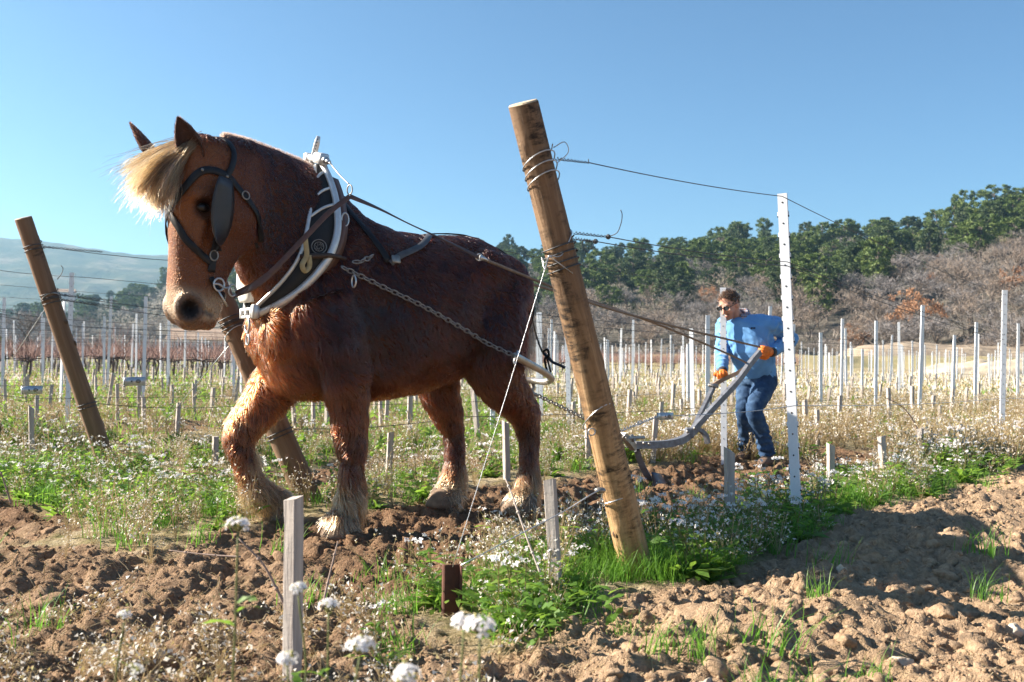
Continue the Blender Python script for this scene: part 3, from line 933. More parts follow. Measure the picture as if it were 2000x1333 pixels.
W_BROWN = wood_mat('brown_treated_pine', (.13, .072, .042), (.19, .112, .068), (.27, .17, .11), (.055, .034, .024), blot=.58)
W_CUT = simple_mat('sawn_end_grain', (.50, .40, .28), (.36, .27, .18), .85, scale=30, bump=.3)
W_KNOT = simple_mat('dark_knot', (.07, .04, .025), (.13, .075, .04), .8, scale=60, bump=.3)
g1 = G(1243, 1118); g1[2] -= .03
post1 = end_post(g1, W(1026, 203, 3.72), .069, .058, 1, 'thick peeled wooden post leaning left in the middle foreground', (W_GOLD, W_CUT, W_KNOT))
g2 = G(603, 978)
post2 = end_post(g2, W(385, 470, 5.85), .080, .065, 2, 'leaning wooden post partly hidden behind the lifted foreleg of the horse', (W_BROWN, W_CUT, W_KNOT))
g3 = G(212, 912)
post3 = end_post(g3, W(46, 427, 7.15), .068, .058, 3, 'brown wooden post leaning left at the left side of the picture', (W_BROWN, W_CUT, W_KNOT))
g4 = G(2, 868)
post4 = end_post(g4, W(-150, 460, 8.6), .075, .06, 4, 'wooden post cut off by the left edge of the picture', (W_BROWN, W_CUT, W_KNOT))

def on_post(P, f, a, lift=.0055):
    base, ax, L, r0, r1 = P
    u = np.cross(np.array([0, 1.0, 0]), ax); u /= np.linalg.norm(u); w = np.cross(ax, u)   # u to the picture's side, -w to the camera
    r = r0 + (r1 - r0) * f + lift
    return base + ax * L * f + (u * math.cos(a) + w * math.sin(a)) * r * 1.03

def wraps(P, f0, turns, drop, r=.0022, slope=.015):
    pts = []
    n = int(turns * 18)
    for i in range(n + 1):
        a = 2 * math.pi * i / 18
        pts.append(on_post(P, f0 - drop * i / n + slope * math.cos(a + 1.0), a))
    return np.array(pts)

def span(p0, p1, sag, n=14):
    t = np.linspace(0, 1, n)[:, None]
    Q = p0 * (1 - t) + p1 * t; Q[:, 2] -= sag * 4 * (t * (1 - t))[:, 0]; return Q

def twisted(mb, p0, d, L, r, amp=.006, coil=.02):
    s = np.linspace(0, L, int(L / .006)); d = d / np.linalg.norm(d); n1 = np.cross(d, UZ_); n1 /= np.linalg.norm(n1); n2 = np.cross(n1, d)
    k = amp * (1 - .4 * s / L)
    for ph in (0, math.pi):
        a = 2 * math.pi * s / coil / 2 + ph
        mb.tube(p0 + d * s[:, None] + (n1 * np.cos(a)[:, None] + n2 * np.sin(a)[:, None]) * k[:, None], r, 4)

# wires of the nearest row
def wire_thing(name, label, loc, group=None): return tag(empty(name, loc), label, 'trellis wire', group)
pt = on_post(post1, .88, .2)
top1 = W(1526, 383, 5.24); top2 = W(1962, 560, 8.95)
top2 = W(1962, 590, 8.95)
w1 = wire_thing('trellis_wire', 'single top wire running from the leaning middle post over the tallest steel post', pt)
m = MB(); s0 = W(1150, 318, 3.98); m.tube(span(s0, W(1528, 384, 5.22), .012), .0022, 5); m.tube(span(W(1528, 384, 5.22), W(1960, 576, 8.95), .03), .0022, 5); m.build('wire', WIRE, w1)
m = MB(); twisted(m, W(1086, 310, 3.85), s0 - W(1086, 310, 3.85), np.linalg.norm(s0 - W(1086, 310, 3.85)), .0018); m.tube([s0, W(1149, 311, 3.97)], .0018, 4); m.build('twist', WIRE, w1)
m = MB(); P = wraps(post1, .905, 3.2, .06, slope=.022); m.tube(P, .0026, 5); m.tube(catmull([on_post(post1, .91, 0), on_post(post1, .915, 0, .05), on_post(post1, .895, .0, .055), on_post(post1, .88, .1)], 5), .002, 4); m.build('wrap', WIREB, w1)
for q_, (pa, pb, sg_, lb) in enumerate(((455, 463, 459, 'upper of the paired middle wires tied to the leaning middle post'), (466, 472, 487, 'lower of the paired middle wires tied to the leaning middle post'))):
    p0 = W(1122, pa, 3.9); p1 = W(1188 - 25 * q_, pb, 4.02); p2 = W(1538, 512 + 8 * q_, 5.24); p3 = W(1961, 655 + 9 * q_, 8.95)
    w1 = wire_thing('trellis_wire', lb, p0)
    m = MB(); m.tube(span(p1, p2, .012), .0022, 5); m.tube(span(p2, p3, .03), .0022, 5); m.build('wire', WIRE, w1)
    m = MB(); twisted(m, p0, p1 - p0, np.linalg.norm(p1 - p0), .0018); m.torus(p1, UZ_, np.array([1, 0, 0]), .008, .003, n=10); m.torus(p1, UZ_, np.array([0, 1, .3]), .007, .003, n=10); m.build('twist', WIRE, w1)
    m = MB(); m.tube(wraps(post1, .735 - .03 * q_, 2.2, .03, slope=.010), .003, 5); m.build('wrap', WIRE, w1)
    m = MB()
    if q_ == 0: m.tube(catmull([p1, W(1205, 455, 4.0), W(1213, 436, 3.98), W(1215, 420, 3.97), W(1212, 410, 3.97)], 5), .0019, 5)
    else: m.tube(catmull([p1, W(1155, 485, 4.0), W(1145, 492, 3.98), W(1138, 480, 3.97), W(1139, 468, 3.95)], 5), .0016, 5)
    m.build('loose_end', WIRE, w1)
# low wire with its tensioner
p0 = on_post(post1, .33, .1); pT = W(1285, 813, 4.45)
w1 = wire_thing('trellis_wire', 'low wire with a tensioner running from the leaning middle post behind the plough handles', p0)
m = MB(); P = wraps(post1, .385, 1.5, .03, slope=.035); m.tube(P, .0028, 5); m.torus(on_post(post1, .355, -2.2, .008), UZ_, np.array([1, 0, .2]), .014, .0028, n=14); m.build('wrap', WIREB, w1)
m = MB(); twisted(m, p0, pT - p0, np.linalg.norm(pT - p0), .002, .006, .03); m.torus((p0 + pT) / 2, pT - p0, UZ_, .03, .002, R2=.008); m.build('twist', WIREB, w1)
m = MB(); pE = W(1314, 812, 4.5); p2 = W(1552, 793, 5.22); m.tube(span(pE, p2, .01), .0022, 5); m.tube(span(p2, W(1958, 778, 8.95), .02), .0022, 5); m.tube(span(W(1958, 778, 8.95), W(2150, 770, 11), .02), .0022, 5); m.build('wire', WIREB, w1)
def tensioner(c, d, L, label):
    d = d / np.linalg.norm(d); s = np.cross(UZ_, d); s /= np.linalg.norm(s); u = np.cross(d, s); root = empty('wire_tensioner', c); R_ = np.stack([d, s, u], 1)
    m = MB(); m.box(c + s * .012, (L, .003, L * .40), R_); m.box(c - s * .012, (L, .003, L * .40), R_); m.box(c - d * L * .49, (.004, .027, L * .38), R_); m.box(c - u * L * .2, (L, .024, .003), R_); m.build('housing', simple_mat('zinc_plate', (.62, .64, .67), (.46, .48, .52), .35, .6, scale=30), root)
    m = MB(); m.tube([c - s * .02 + d * L * .15, c + s * .02 + d * L * .15], L * .10, 10); m.build('spool', CHAIN0, root)
    m = MB(); m.ball(c - s * .0145 + d * L * .2, (L * .09, .002, L * .07), rot=R_); m.ball(c - s * .0145 - d * L * .15, (L * .04, .002, L * .04), rot=R_); m.build('slot', DARKH, root)
    tag(root, label, 'wire tensioner')
CHAIN0 = simple_mat('spool_steel', (.36, .34, .32), (.22, .20, .18), .45, .8, scale=40)
tensioner(W(1299, 813, 4.48), pE - pT, .075, 'galvanised wire tensioner right of the leaning middle post')
tensioner(W(262, 745, 8.0), np.array([1, .9, 0]), .17, 'galvanised wire tensioner right of the left leaning wooden post')
tensioner(W(62, 762, 10.2), np.array([1, .9, 0]), .20, 'galvanised wire tensioner beside the stakes at the left edge')
# bottom tie and anchor cable
p = on_post(post1, .185, 0)
w1 = wire_thing('anchor_tie', 'wire tie around the foot of the leaning middle post running to the ground at left', p)
m = MB(); m.tube(wraps(post1, .20, 1.3, .012, slope=.012), .0028, 5); m.tube(catmull([on_post(post1, .188, 3.1), W(1172, 958, 3.75), W(1100, 1000, 3.7), W(1000, 1052, 3.62), W(900, 1105, 3.55)], 6), .0024, 5); m.build('cable', WIREB, w1)
m = MB(); m.ball(W(1172, 958, 3.75), (.022, .012, .012)); m.build('cable_clamp', CHAIN0, w1)
anchor_top = W(884, 1108, 3.50)
w1 = wire_thing('guy_wire', 'bright guy wire from the leaning middle post down to the rusty ground anchor', anchor_top)
m = MB(); pk = W(1072, 500, 3.70); m.tube(span(pk, anchor_top, .004, 20), .0012, 6); m.build('wire', WIREB, w1)
m = MB(); m.tube(catmull([pk, on_post(post1, .70, 2.9), on_post(post1, .71, 2.6, .02), on_post(post1, .69, 3.4, .012), pk], 5), .0024, 5); m.tube(catmull([pk, on_post(post1, .715, -1.6, .004), on_post(post1, .745, -.6, .004), on_post(post1, .75, .4)], 5), .0024, 5); m.tube([pk, on_post(post1, .675, -1.2, .004)], .002, 5); m.tube(catmull([W(1007, 700, 3.6) , W(1004, 706, 3.6), W(1006, 712, 3.6)], 4), .004, 5); m.build('wrap', WIREB, w1)
ga = G(882, 1205); ga[2] -= .05
RUST = simple_mat('rusted_steel', (.13, .05, .03), (.065, .027, .02), .9, .2, scale=22, bump=.5)
m = MB(); a1 = W(880, 1103, ga[1]); R_ = np.stack([np.array([.96, .28, 0]), np.array([-.28, .96, 0]), UZ_], 1); hh_ = a1[2] - ga[2]
m.box(ga + UZ_ * hh_ / 2, (.060, .006, hh_), R_, bev=.002); m.box(ga + UZ_ * hh_ / 2 + R_ @ np.array([-.029, .014, 0]), (.006, .028, hh_), R_, bev=.002); m.box(ga + UZ_ * hh_ / 2 + R_ @ np.array([.029, -.014, 0]), (.006, .028, hh_), R_, bev=.002)
tag(m.build('ground_anchor', RUST, None, False, loc=ga), 'rusty steel ground anchor sticking out of the soil in the foreground', 'ground anchor')
# guy wires of the posts behind
for P_, px, py, pf, lb in ((post3, 5, 730, .66, 'guy wire slanting from the left leaning wooden post to the left edge'), (post2, 285, 872, .62, 'guy wire slanting down from the horse chin to the weeds at left')):
    e = G(px, py); s0 = on_post(P_, pf, 3.0); w1 = wire_thing('guy_wire', lb, e)
    m = MB(); m.tube(span(s0, e, .0, 8), .003, 5); m.build('wire', WIREB, w1)
    m = MB(); m.tube(wraps(P_, pf + .04, 1.2, .02, slope=.03), .003, 5); m.build('wrap', WIREB, w1)

# trellis wires of the rows behind
n_w = 0
for k, P_ in ((1, post2), (2, post3), (3, post4)):
    for hz, ff in ((1.66, .885), (1.22, .70), (1.16, .68), (.44, .26)):
        q0 = on_post(P_, ff, .1); pts = [q0]
        for j in range(0, 9):
            a = 5.3 + 4.75 * j; x, y = row_point(k, a); pts.append(np.array([x, y, H1(x, y) + hz]))
        w1 = wire_thing('trellis_wire', ['top', 'upper middle', 'lower middle', 'low'][[1.66, 1.22, 1.16, .44].index(hz)] + ' wire of the row starting at ' + {1: 'the leaning post behind the horse foreleg', 2: 'the left leaning wooden post', 3: 'the post cut by the left edge'}[k], q0)
        m = MB()
        for u, w_ in zip(pts[:-1], pts[1:]): m.tube(span(u, w_, .025, 5), .0024, 4)
        m.build('wire', WIRE, w1)
        m = MB(); m.tube(wraps(P_, ff + .02, 2.1, .03, slope=.008), .0035, 5)
        if hz > .5: twisted(m, q0, pts[1] - q0, .45, .0022, .008, .03)
        m.build('wrap', WIRE, w1)
        if k == 2 and hz == 1.22:
            m = MB(); m.tube(catmull([W(112, 546, 7.3), W(120, 535, 7.3), W(123, 525, 7.3), W(119, 519, 7.3)], 4), .003, 4); m.build('loose_end', WIRE, w1)
for k in range(4, 17):
    for hz in (1.70, 1.25, 1.18, .5):
        pts = []
        for j in range(0, 9):
            a = 3.7 + 1.5 * (j > 0) + 4.75 * max(0, j - 1); x, y = row_point(k, a); pts.append(np.array([x, y, H1(x, y) + hz]))
        w1 = tag(MB.build.__get__((lambda mm: ([mm.tube(span(u, w_, .03, 4), .0028, 3) for u, w_ in zip(pts[:-1], pts[1:])], mm)[1])(MB()))('trellis_wire', WIRE), 'thin dark wire strung between far posts behind the horse', 'trellis wire', 'wires of the far rows')

# stakes -----------------------------------------------------------------------------
def stake_mesh(seed):
    r_ = np.random.default_rng(seed); m = MB(); w = .026; rings = []
    for z in np.linspace(-.15, .5, 9):
        j = r_.normal(0, .0012, (8, 2)); c = .003
        rings.append([np.array((x + j[i][0] + .004 * math.sin(z * 5 + seed), y + j[i][1], z)) for i, (x, y) in enumerate(((-w + c, -w), (w - c, -w), (w, -w + c), (w, w - c), (w - c, w), (-w + c, w), (-w, w - c), (-w, -w + c)))])
    t_ = r_.normal(0, .09, 2)
    rings[-1] = [p + np.array([0, 0, p[0] * t_[0] * 4 + p[1] * t_[1] * 4]) for p in rings[-1]]
    m.loft(rings); me = m.mesh('vine_stake'); me.materials.append(STAKEW); return me
STAKES = [stake_mesh(i) for i in range(6)]
n_st = 0
def stake(px, py0, py1, label, yaw=None, group=None, lean=None, wd=1.0):
    wd *= .78
    g = G(px, py1); top = W(lean if lean is not None else px, py0, g[1]); Hh = top[2] - g[2]
    tx = math.atan2(top[0] - g[0], Hh)
    occupied.append((g[0], g[1]))
    return place('vine_stake', STAKES[int(fr.integers(0, 6))], g, (fr.normal(0, .02), tx, rad(fr.uniform(20, 50)) if yaw is None else yaw), (wd, wd, Hh / .5), label, 'wooden stake', group)
stake(570, 972, 1320, 'grey wooden stake in the foreground in front of the lifted hoof', rad(62), None, 569, 1.0)
stake(1085, 938, 1178, 'pale wooden stake beside the rusty anchor right of the hind hooves', rad(-18), None, 1073)
stake(1424, 880, 1043, 'grey wooden stake standing among white flowers below the plough handles', rad(10), None, 1425, 1.15)
stake(1622, 869, 962, 'dark grey stake right of the tallest steel post', rad(10), None, 1623, 1.1)
stake(1726, 853, 948, 'grey stake among dense white flowers, second right of the tallest steel post', None, None, 1724, 1.1)
stake(1797, 838, 905, 'leaning stake carrying a bent vine cane on the right', None, None, 1795, 1.2)
stake(1875, 830, 895, 'grey stake right of the bent vine cane', None, None, 1873)
stake(1909, 823, 868, 'grey stake just left of the right hand steel post', None, None, 1907)
stake(989, 825, 955, 'grey stake in front of the near hind leg of the horse', rad(28), None, 987)
stake(757, 845, 940, 'leaning grey stake under the belly of the horse', rad(20), None, 764)
stake(1150, 826, 912, 'wooden stake just left of the leaning middle post', rad(15), None, 1148)
stake(1275, 815, 905, 'wooden stake under the wire tensioner', rad(5), None, 1281)
stake(1288, 785, 868, 'wooden stake behind the wire tensioner', rad(5), None, 1292)
stake(62, 797, 912, 'grey wooden stake with a bright edge at the left edge', rad(32))
stake(73, 774, 842, 'grey wooden stake behind the bright edged one at left', rad(32), None, 72)
stake(10, 742, 808, 'grey wooden stake touching the left edge of the picture', rad(32))
stake(50, 736, 792, 'pale wooden stake beside the left wire tensioner', rad(32))
stake(421, 853, 924, 'short split wooden stake left of the lifted foreleg', rad(32))
stake(346, 788, 868, 'grey wooden stake below the horse nose among white flowers', rad(32), None, 349)
stake(283, 777, 845, 'grey wooden stake midway between left post and horse foreleg', rad(32), None, 281)
stake(229, 750, 822, 'grey wooden stake below the tensioner at left', rad(32))
stake(379, 750, 820, 'tall grey wooden stake just left of the lifted foreleg', rad(32))
stake(435, 737, 782, 'thin wooden stake at the knee of the lifted foreleg', rad(32), None, 437)
for px, a, b in ((318, 738, 778), (187, 735, 788), (285, 726, 765), (611, 780, 842), (575, 780, 850), (745, 778, 850), (1598, 800, 872), (1655, 800, 835), (1697, 797, 842), (1836, 792, 835), (1735, 803, 815), (1948, 818, 858), (1990, 822, 876), (1118, 785, 852), (1205, 770, 812), (1240, 765, 800), (1330, 780, 830), (1380, 770, 812), (1163, 770, 815)):
    stake(px, a, b, 'small grey wooden stake holding a young vine in the field', None, 'small stakes in the field', px + fr.normal(0, 3)); n_st += 1
cand = []
for k in range(-3, 26):
    for j in range(0, 75):
        a = 4.3 + 1.07 * j + fr.normal(0, .07); x, y = row_point(k, a)
        if y < 9.0 or (y < 11.5 and x > 1.0) or y > 75 or (k < 0 and y < 20): continue
        px = 1000 + FOC * x / y
        if not -40 < px < 2040: continue
        if min([(x - u) ** 2 + (y - w) ** 2 for u, w in occupied]) < .12: continue
        if fr.random() < .06: continue
        cand.append((y, x))
cand.sort(); rest = MB()
for y, x in cand:
    z = H1(x, y); hgt = fr.uniform(.75, 1.15); lx_, ly_ = fr.normal(0, .05, 2)
    if n_st < 296:
        n_st += 1
        place('vine_stake', STAKES[int(fr.integers(0, 6))], (x, y, z), (lx_, ly_, rad(fr.uniform(10, 60))), (.95, .95, hgt), 'small grey wooden stake holding a young vine in the field', 'wooden stake', 'small stakes in the field')
    elif y < 60:
        rest.box((x, y, z + .2 * hgt), (.045, .045, .5 * hgt))
if rest.V: tag(rest.build('far_stakes', STAKEW, smooth_shade=False), 'farthest wooden stakes merging together in the rows', kind='stuff')
print('stakes', n_st, len(rest.V) // 8)

# mature vines with reddish canes in the far rows ---------------------------------------
VINEB = simple_mat('dark_vine_bark', (.09, .065, .055), (.05, .035, .03), .95, scale=20, bump=.5)
CANE = simple_mat('reddish_cane', (.25, .135, .105), (.16, .09, .08), .8, scale=8)
def vine_meshes(seed):
    r_ = np.random.default_rng(seed); m = MB()
    tp = catmull([(0, 0, -.1), (r_.normal(0, .03), r_.normal(0, .03), .25), (r_.normal(0, .05), r_.normal(0, .04), .55), (0, 0, .68)], 4)
    m.tube(tp, np.linspace(.035, .028, len(tp)), 6)
    for s in (1, -1): m.tube(catmull([(0, 0, .66), (s * .2, 0, .70), (s * .5, 0, .70)], 3), [.02] * 4 + [.014] * 3, 5)
    c = MB()
    for i in range(16):
        x = r_.uniform(-.5, .5); L = r_.uniform(.5, 1.0); p = np.array([x, 0, .70]); pts = [p]; d = np.array([r_.normal(0, .35), r_.normal(0, .3), 1.0])
        for q in range(3): d = d + r_.normal(0, .2, 3); pts.append(pts[-1] + d / np.linalg.norm(d) * L / 3)
        c.tube(pts, [.009, .008, .007, .004], 3)
    a, b = m.mesh('vine_trunk'), c.mesh('vine_canes'); a.materials.append(VINEB); b.materials.append(CANE); return a, b
VINES = [vine_meshes(i) for i in range(5)]
nv = 0; restv = []
for k in range(-6, 40):
    for j in range(0, 110):
        a = 4.0 + 1.2 * j + fr.normal(0, .1); x, y = row_point(k, a)
        left = x < -.12 * y
        y0_ = 30 if left else 52
        if y < y0_ + fr.normal(0, 2) or y > 96: continue
        px = 1000 + FOC * x / y
        if not -40 < px < 1560 or (px > 1300 and y < 60): continue
        if fr.random() < .15: continue
        restv.append((y, x, left))
restv.sort(); rv, rf = [], []
vc = [mesh_arrays(b)[0] for _, b in VINES]
vt = []
for _, b in VINES:
    b.calc_loop_triangles(); q = np.empty(len(b.loop_triangles) * 3, np.int32); b.loop_triangles.foreach_get('vertices', q); vt.append(q.reshape(-1, 3))
nb = 0
for y, x, left in restv:
    i = int(fr.integers(0, 5)); z = H1(x, y)
    if nv < 290:
        nv += 1
        root = empty('grape_vine', (x, y, z)); root.rotation_euler = (0, 0, ROW_YAW + fr.normal(0, .1)); s = fr.uniform(.85, 1.1); root.scale = (s, s, s)
        for nm, me in (('trunk', VINES[i][0]), ('canes', VINES[i][1])):
            o = bpy.data.objects.new(nm, me); COL.objects.link(o); o.parent = root
        tag(root, 'leafless grape vine with reddish canes in the far rows', 'grape vine', 'bare vines in the far rows')
    else:
        c, s = math.cos(ROW_YAW), math.sin(ROW_YAW); Rm = np.array([[c, -s, 0], [s, c, 0], [0, 0, 1]])
        rv.append(vc[i] @ Rm.T + np.array([x, y, z])); rf.append(vt[i] + nb); nb += len(vc[i])
print('vines', nv, len(rv))
if rv: tag(link_mesh('far_vines', tri_mesh('far_vines', np.concatenate(rv), np.concatenate(rf)), CANE, smooth_shade=False), 'far bare vines merging into a reddish band', kind='stuff')
# ------------------------------------------------------------------ the horse
HO = np.array([-0.62, 5.62, 0.0])
HU = np.array([-0.819, -0.574, 0.0])       # the way it walks
HN = np.array([0.574, -0.819, 0.0])        # towards its left side, which the camera sees
UZ = np.array([0, 0, 1.0])
def HL(s, t, z): return HO + s * HU + t * HN + z * UZ
def to_local(P):
    d = P - HO
    return np.stack([d @ HU, d @ HN, d[:, 2]], 1)
# head frame: forward (face), left, down
HEAD_O = W(396, 287, 4.78)
hf = np.array([-0.74, -0.67, 0.0]); hf /= np.linalg.norm(hf)
tilt = rad(3.0)
HDn = np.array([0, 0, -1.0]) * math.cos(tilt) + hf * math.sin(tilt)
HF = hf * math.cos(tilt) + np.array([0, 0, 1.0]) * math.sin(tilt)
HLf = np.cross(np.array([0, 0, 1.0]), hf)
HS = 1.13
def HD(f, l, d): return HEAD_O + HS * (f * HF + l * HLf + d * HDn)
def to_head(P):
    d = (P - HEAD_O) / HS
    return np.stack([d @ HF, d @ HLf, d @ HDn], 1)

def ell(c, U, V, up, dn, w, n=28, p=2.2):
    out = []
    for a in np.linspace(0, 2 * math.pi, n, endpoint=False):
        ca, sa = math.cos(a), math.sin(a)
        x = np.sign(ca) * abs(ca) ** (2 / p); y = np.sign(sa) * abs(sa) ** (2 / p)
        out.append(c + U * (x * (up if x > 0 else dn)) + V * (y * w))
    return out

hb = MB()
# trunk: s, top, bottom, half width, shape
trunk = [(-.785, 1.24, 1.06, .07), (-.765, 1.35, .98, .16), (-.715, 1.46, .90, .235), (-.64, 1.54, .86, .285), (-.54, 1.60, .84, .315), (-.43, 1.63, .83, .325),
         (-.30, 1.625, .79, .34), (-.12, 1.605, .735, .352), (.08, 1.62, .70, .35), (.25, 1.68, .69, .335), (.40, 1.72, .69, .315),
         (.55, 1.70, .695, .295), (.68, 1.58, .73, .265), (.76, 1.43, .79, .205), (.81, 1.28, .87, .14), (.835, 1.16, .97, .07)]
rings = []
for s, zt, zb, w in trunk:
    mid = zb + (zt - zb) * .46
    rings.append(ell(HL(s, 0, mid), UZ, HN, zt - mid, mid - zb, w, p=2.25))
hb.loft(rings)
# neck: crest point, throat point, half width
neck = [((.22, 0, 1.65), (.78, 0, .95), .255), ((.36, 0, 1.765), (.84, 0, 1.08), .245), ((.50, .005, 1.885), (.89, .01, 1.21), .215),
        ((.64, .02, 1.945), (.94, .03, 1.30), .19), ((.80, .055, 1.975), (.985, .07, 1.38), .172), ((.95, .10, 1.995), (1.03, .12, 1.44), .158),
        ((1.06, .15, 1.995), (1.08, .17, 1.53), .142), ((1.14, .19, 1.965), (1.11, .20, 1.64), .12)]
rings = []
for C, T, w in neck:
    C = HL(*C); T = HL(*T); U = C - T; L = np.linalg.norm(U); U /= L
    c = T + U * L * .5
    rings.append(ell(c, U, HN, L * .5, L * .5, w, p=2.0))
hb.loft(rings)
# head: d, front, back, half width
head = [(-.045, .03, -.05, .05), (-.02, .06, -.10, .085), (.04, .085, -.15, .112), (.11, .112, -.19, .122), (.18, .125, -.245, .126), (.25, .127, -.27, .122),
        (.32, .122, -.27, .110), (.39, .116, -.24, .098), (.46, .110, -.19, .088), (.53, .106, -.15, .086), (.60, .104, -.13, .090), (.66, .100, -.13, .096),
        (.71, .090, -.122, .094), (.75, .068, -.105, .078), (.775, .03, -.07, .045)]
rings = []
for d, f, b, w in head:
    mid = (f + b) * .5 + .02
    rings.append(ell(HD(mid, 0, d), HF, HLf, HS * (f - mid), HS * (mid - b), HS * w, p=2.5))
hb.loft(rings)
for sgn in (1, -1):
    hb.ball(HD(-.115, sgn * .078, .255), HS * np.array([.13, .055, .14]), rot=np.stack([HF, HLf, HDn], 1))        # cheek
    hb.ball(HD(.035, sgn * .108, .222), HS * np.array([.055, .028, .035]), rot=np.stack([HF, HLf, HDn], 1))     # brow
    hb.tube([HD(.02, sgn * .112, .32), HD(.03, sgn * .096, .40), HD(.03, sgn * .082, .50)], [.024, .022, .012], 8)  # facial crest
    hb.ball(HD(.035, sgn * .068, .695), HS * np.array([.058, .034, .052]), rot=np.stack([HF, HLf, HDn], 1))    # nostril wing
hb.ball(HD(.0, 0, .765), HS * np.array([.055, .055, .022]), rot=np.stack([HF, HLf, HDn], 1))
hb.ball(HD(-.07, 0, .755), HS * np.array([.04, .05, .025]), rot=np.stack([HF, HLf, HDn], 1))
# legs
def leg(pts, radii):
    P = catmull([HL(*p) for p in pts], 5); rr = np.interp(np.linspace(0, 1, len(P)), np.linspace(0, 1, len(radii)), radii)
    hb.tube(P, rr, 16)
leg([(.60, .20, 1.22), (.52, .225, 1.0), (.46, .225, .84), (.43, .215, .68), (.415, .205, .53), (.405, .205, .46), (.40, .205, .36), (.395, .205, .24), (.40, .205, .18), (.42, .205, .11), (.45, .205, .06), (.46, .205, .0)],
    [.17, .165, .135, .108, .085, .08, .062, .06, .072, .072, .088, .098])
leg([(.62, -.19, 1.20), (.58, -.20, 1.0), (.60, -.195, .86), (.71, -.19, .70), (.83, -.185, .555), (.865, -.185, .485), (.845, -.18, .38), (.80, -.18, .25), (.775, -.18, .20), (.71, -.18, .15), (.65, -.18, .11), (.60, -.18, .045)],
    [.17, .165, .14, .115, .09, .084, .066, .062, .075, .072, .084, .088])
leg([(-.50, .15, 1.28), (-.47, .17, 1.08), (-.49, .185, .92), (-.56, .185, .78), (-.68, .175, .66), (-.735, .17, .58), (-.765, .17, .47), (-.775, .17, .30), (-.77, .17, .21), (-.755, .17, .15), (-.73, .17, .10), (-.72, .17, .05)],
    [.22, .235, .20, .14, .098, .086, .064, .058, .066, .062, .076, .084])
leg([(-.52, -.15, 1.30), (-.44, -.17, 1.10), (-.36, -.185, .92), (-.345, -.18, .78), (-.385, -.175, .64), (-.415, -.17, .56), (-.455, -.17, .46), (-.465, -.17, .31), (-.46, -.17, .22), (-.44, -.17, .15), (-.42, -.17, .10), (-.41, -.17, .04)],
    [.24, .25, .20, .13, .095, .086, .062, .056, .068, .066, .08, .088])
# muscles
for sgn in (1, -1):
    hb.ball(HL(.56, sgn * .195, 1.17), (.20, .13, .30), rot=np.stack([HU * .93 + UZ * .36, HN, UZ * .93 - HU * .36], 1))
    hb.ball(HL(.50, sgn * .215, .95), (.13, .10, .17), rot=np.stack([HU, HN, UZ], 1))
    hb.ball(HL(-.55, sgn * .165, 1.25), (.22, .165, .29), rot=np.stack([HU, HN, UZ], 1))
    hb.ball(HL(-.42, sgn * .22, 1.40), (.16, .11, .14), rot=np.stack([HU, HN, UZ], 1))
    hb.ball(HL(.775, sgn * .10, 1.06), (.08, .11, .17), rot=np.stack([HU, HN, UZ], 1))
body_me = remesh(hb, 0.0125, 10, 0.5)
co, no = mesh_arrays(body_me)
for s0, t0, z0, amp, r0 in ((-.37, .33, 1.22, .035, .11), (.27, .33, .92, .03, .10), (.36, .31, 1.45, .02, .09), (.33, .33, 1.2, .016, .08), (-.33, .27, .95, .03, .08), (-.72, .22, 1.02, .018, .08), (.80, 0, 1.20, .02, .06), (-.12, .36, 1.22, -.012, .25)):
    for sg in (1, -1):
        q = np.linalg.norm(co - HL(s0, sg * t0, z0), axis=1); co -= no * (amp * np.exp(-(q / r0) ** 2))[:, None]
for sg in (1, -1):
    for f0, d0, amp, r0 in ((-.315, .16, .03, .05), (-.335, .24, .04, .055), (-.32, .33, .03, .05)):
        q = np.linalg.norm(to_head(co) - np.array([f0, sg * .12, d0]), axis=1); co -= no * (amp * np.exp(-(q / r0) ** 2))[:, None]
# nostrils, eye sockets and mouth line pressed into the skin
for sgn in (1, -1):
    c = HD(.050, sgn * .090, .70)
    dvec = (co - c)
    hd = to_head(co) - np.array([.050, sgn * .090, .70])
    q = np.sqrt((hd[:, 0] / .9) ** 2 + hd[:, 1] ** 2 + (hd[:, 2] / 1.05) ** 2)
    co -= no * (0.048 * np.exp(-(q / .034) ** 4) - 0.012 * np.exp(-((q - .055) / .016) ** 2))[:, None]
    c = HD(.030, sgn * .124, .275)
    q = np.linalg.norm(co - c, axis=1); hd0 = to_head(co)
    co -= no * (0.026 * np.exp(-(q / .034) ** 2) - .014 * np.exp(-((hd0[:, 2] - .243) / .016) ** 2) * np.exp(-((hd0[:, 0] - .030) / .05) ** 2) * (hd0[:, 1] * sgn > .05))[:, None]
hd = to_head(co)
mouth = np.exp(-((hd[:, 2] - (.70 - .25 * (hd[:, 0] + .02))) / .010) ** 2) * smooth(-.07, -.05, hd[:, 0]) * smooth(.05, .03, hd[:, 0]) * (hd[:, 2] > .6)
co -= no * (mouth * .012)[:, None]
lc = to_local(co)
co += no * (0.009 * fbm(lc[:, 0] * 5 + lc[:, 1] * 3, lc[:, 2] * 5, 3, 71) * (1 - .8 * smooth(1.0, 1.1, lc[:, 0]) * (lc[:, 2] > 1)))[:, None]
body_me.vertices.foreach_set('co', co.astype(np.float32).ravel()); body_me.update()
co, no = mesh_arrays(body_me)

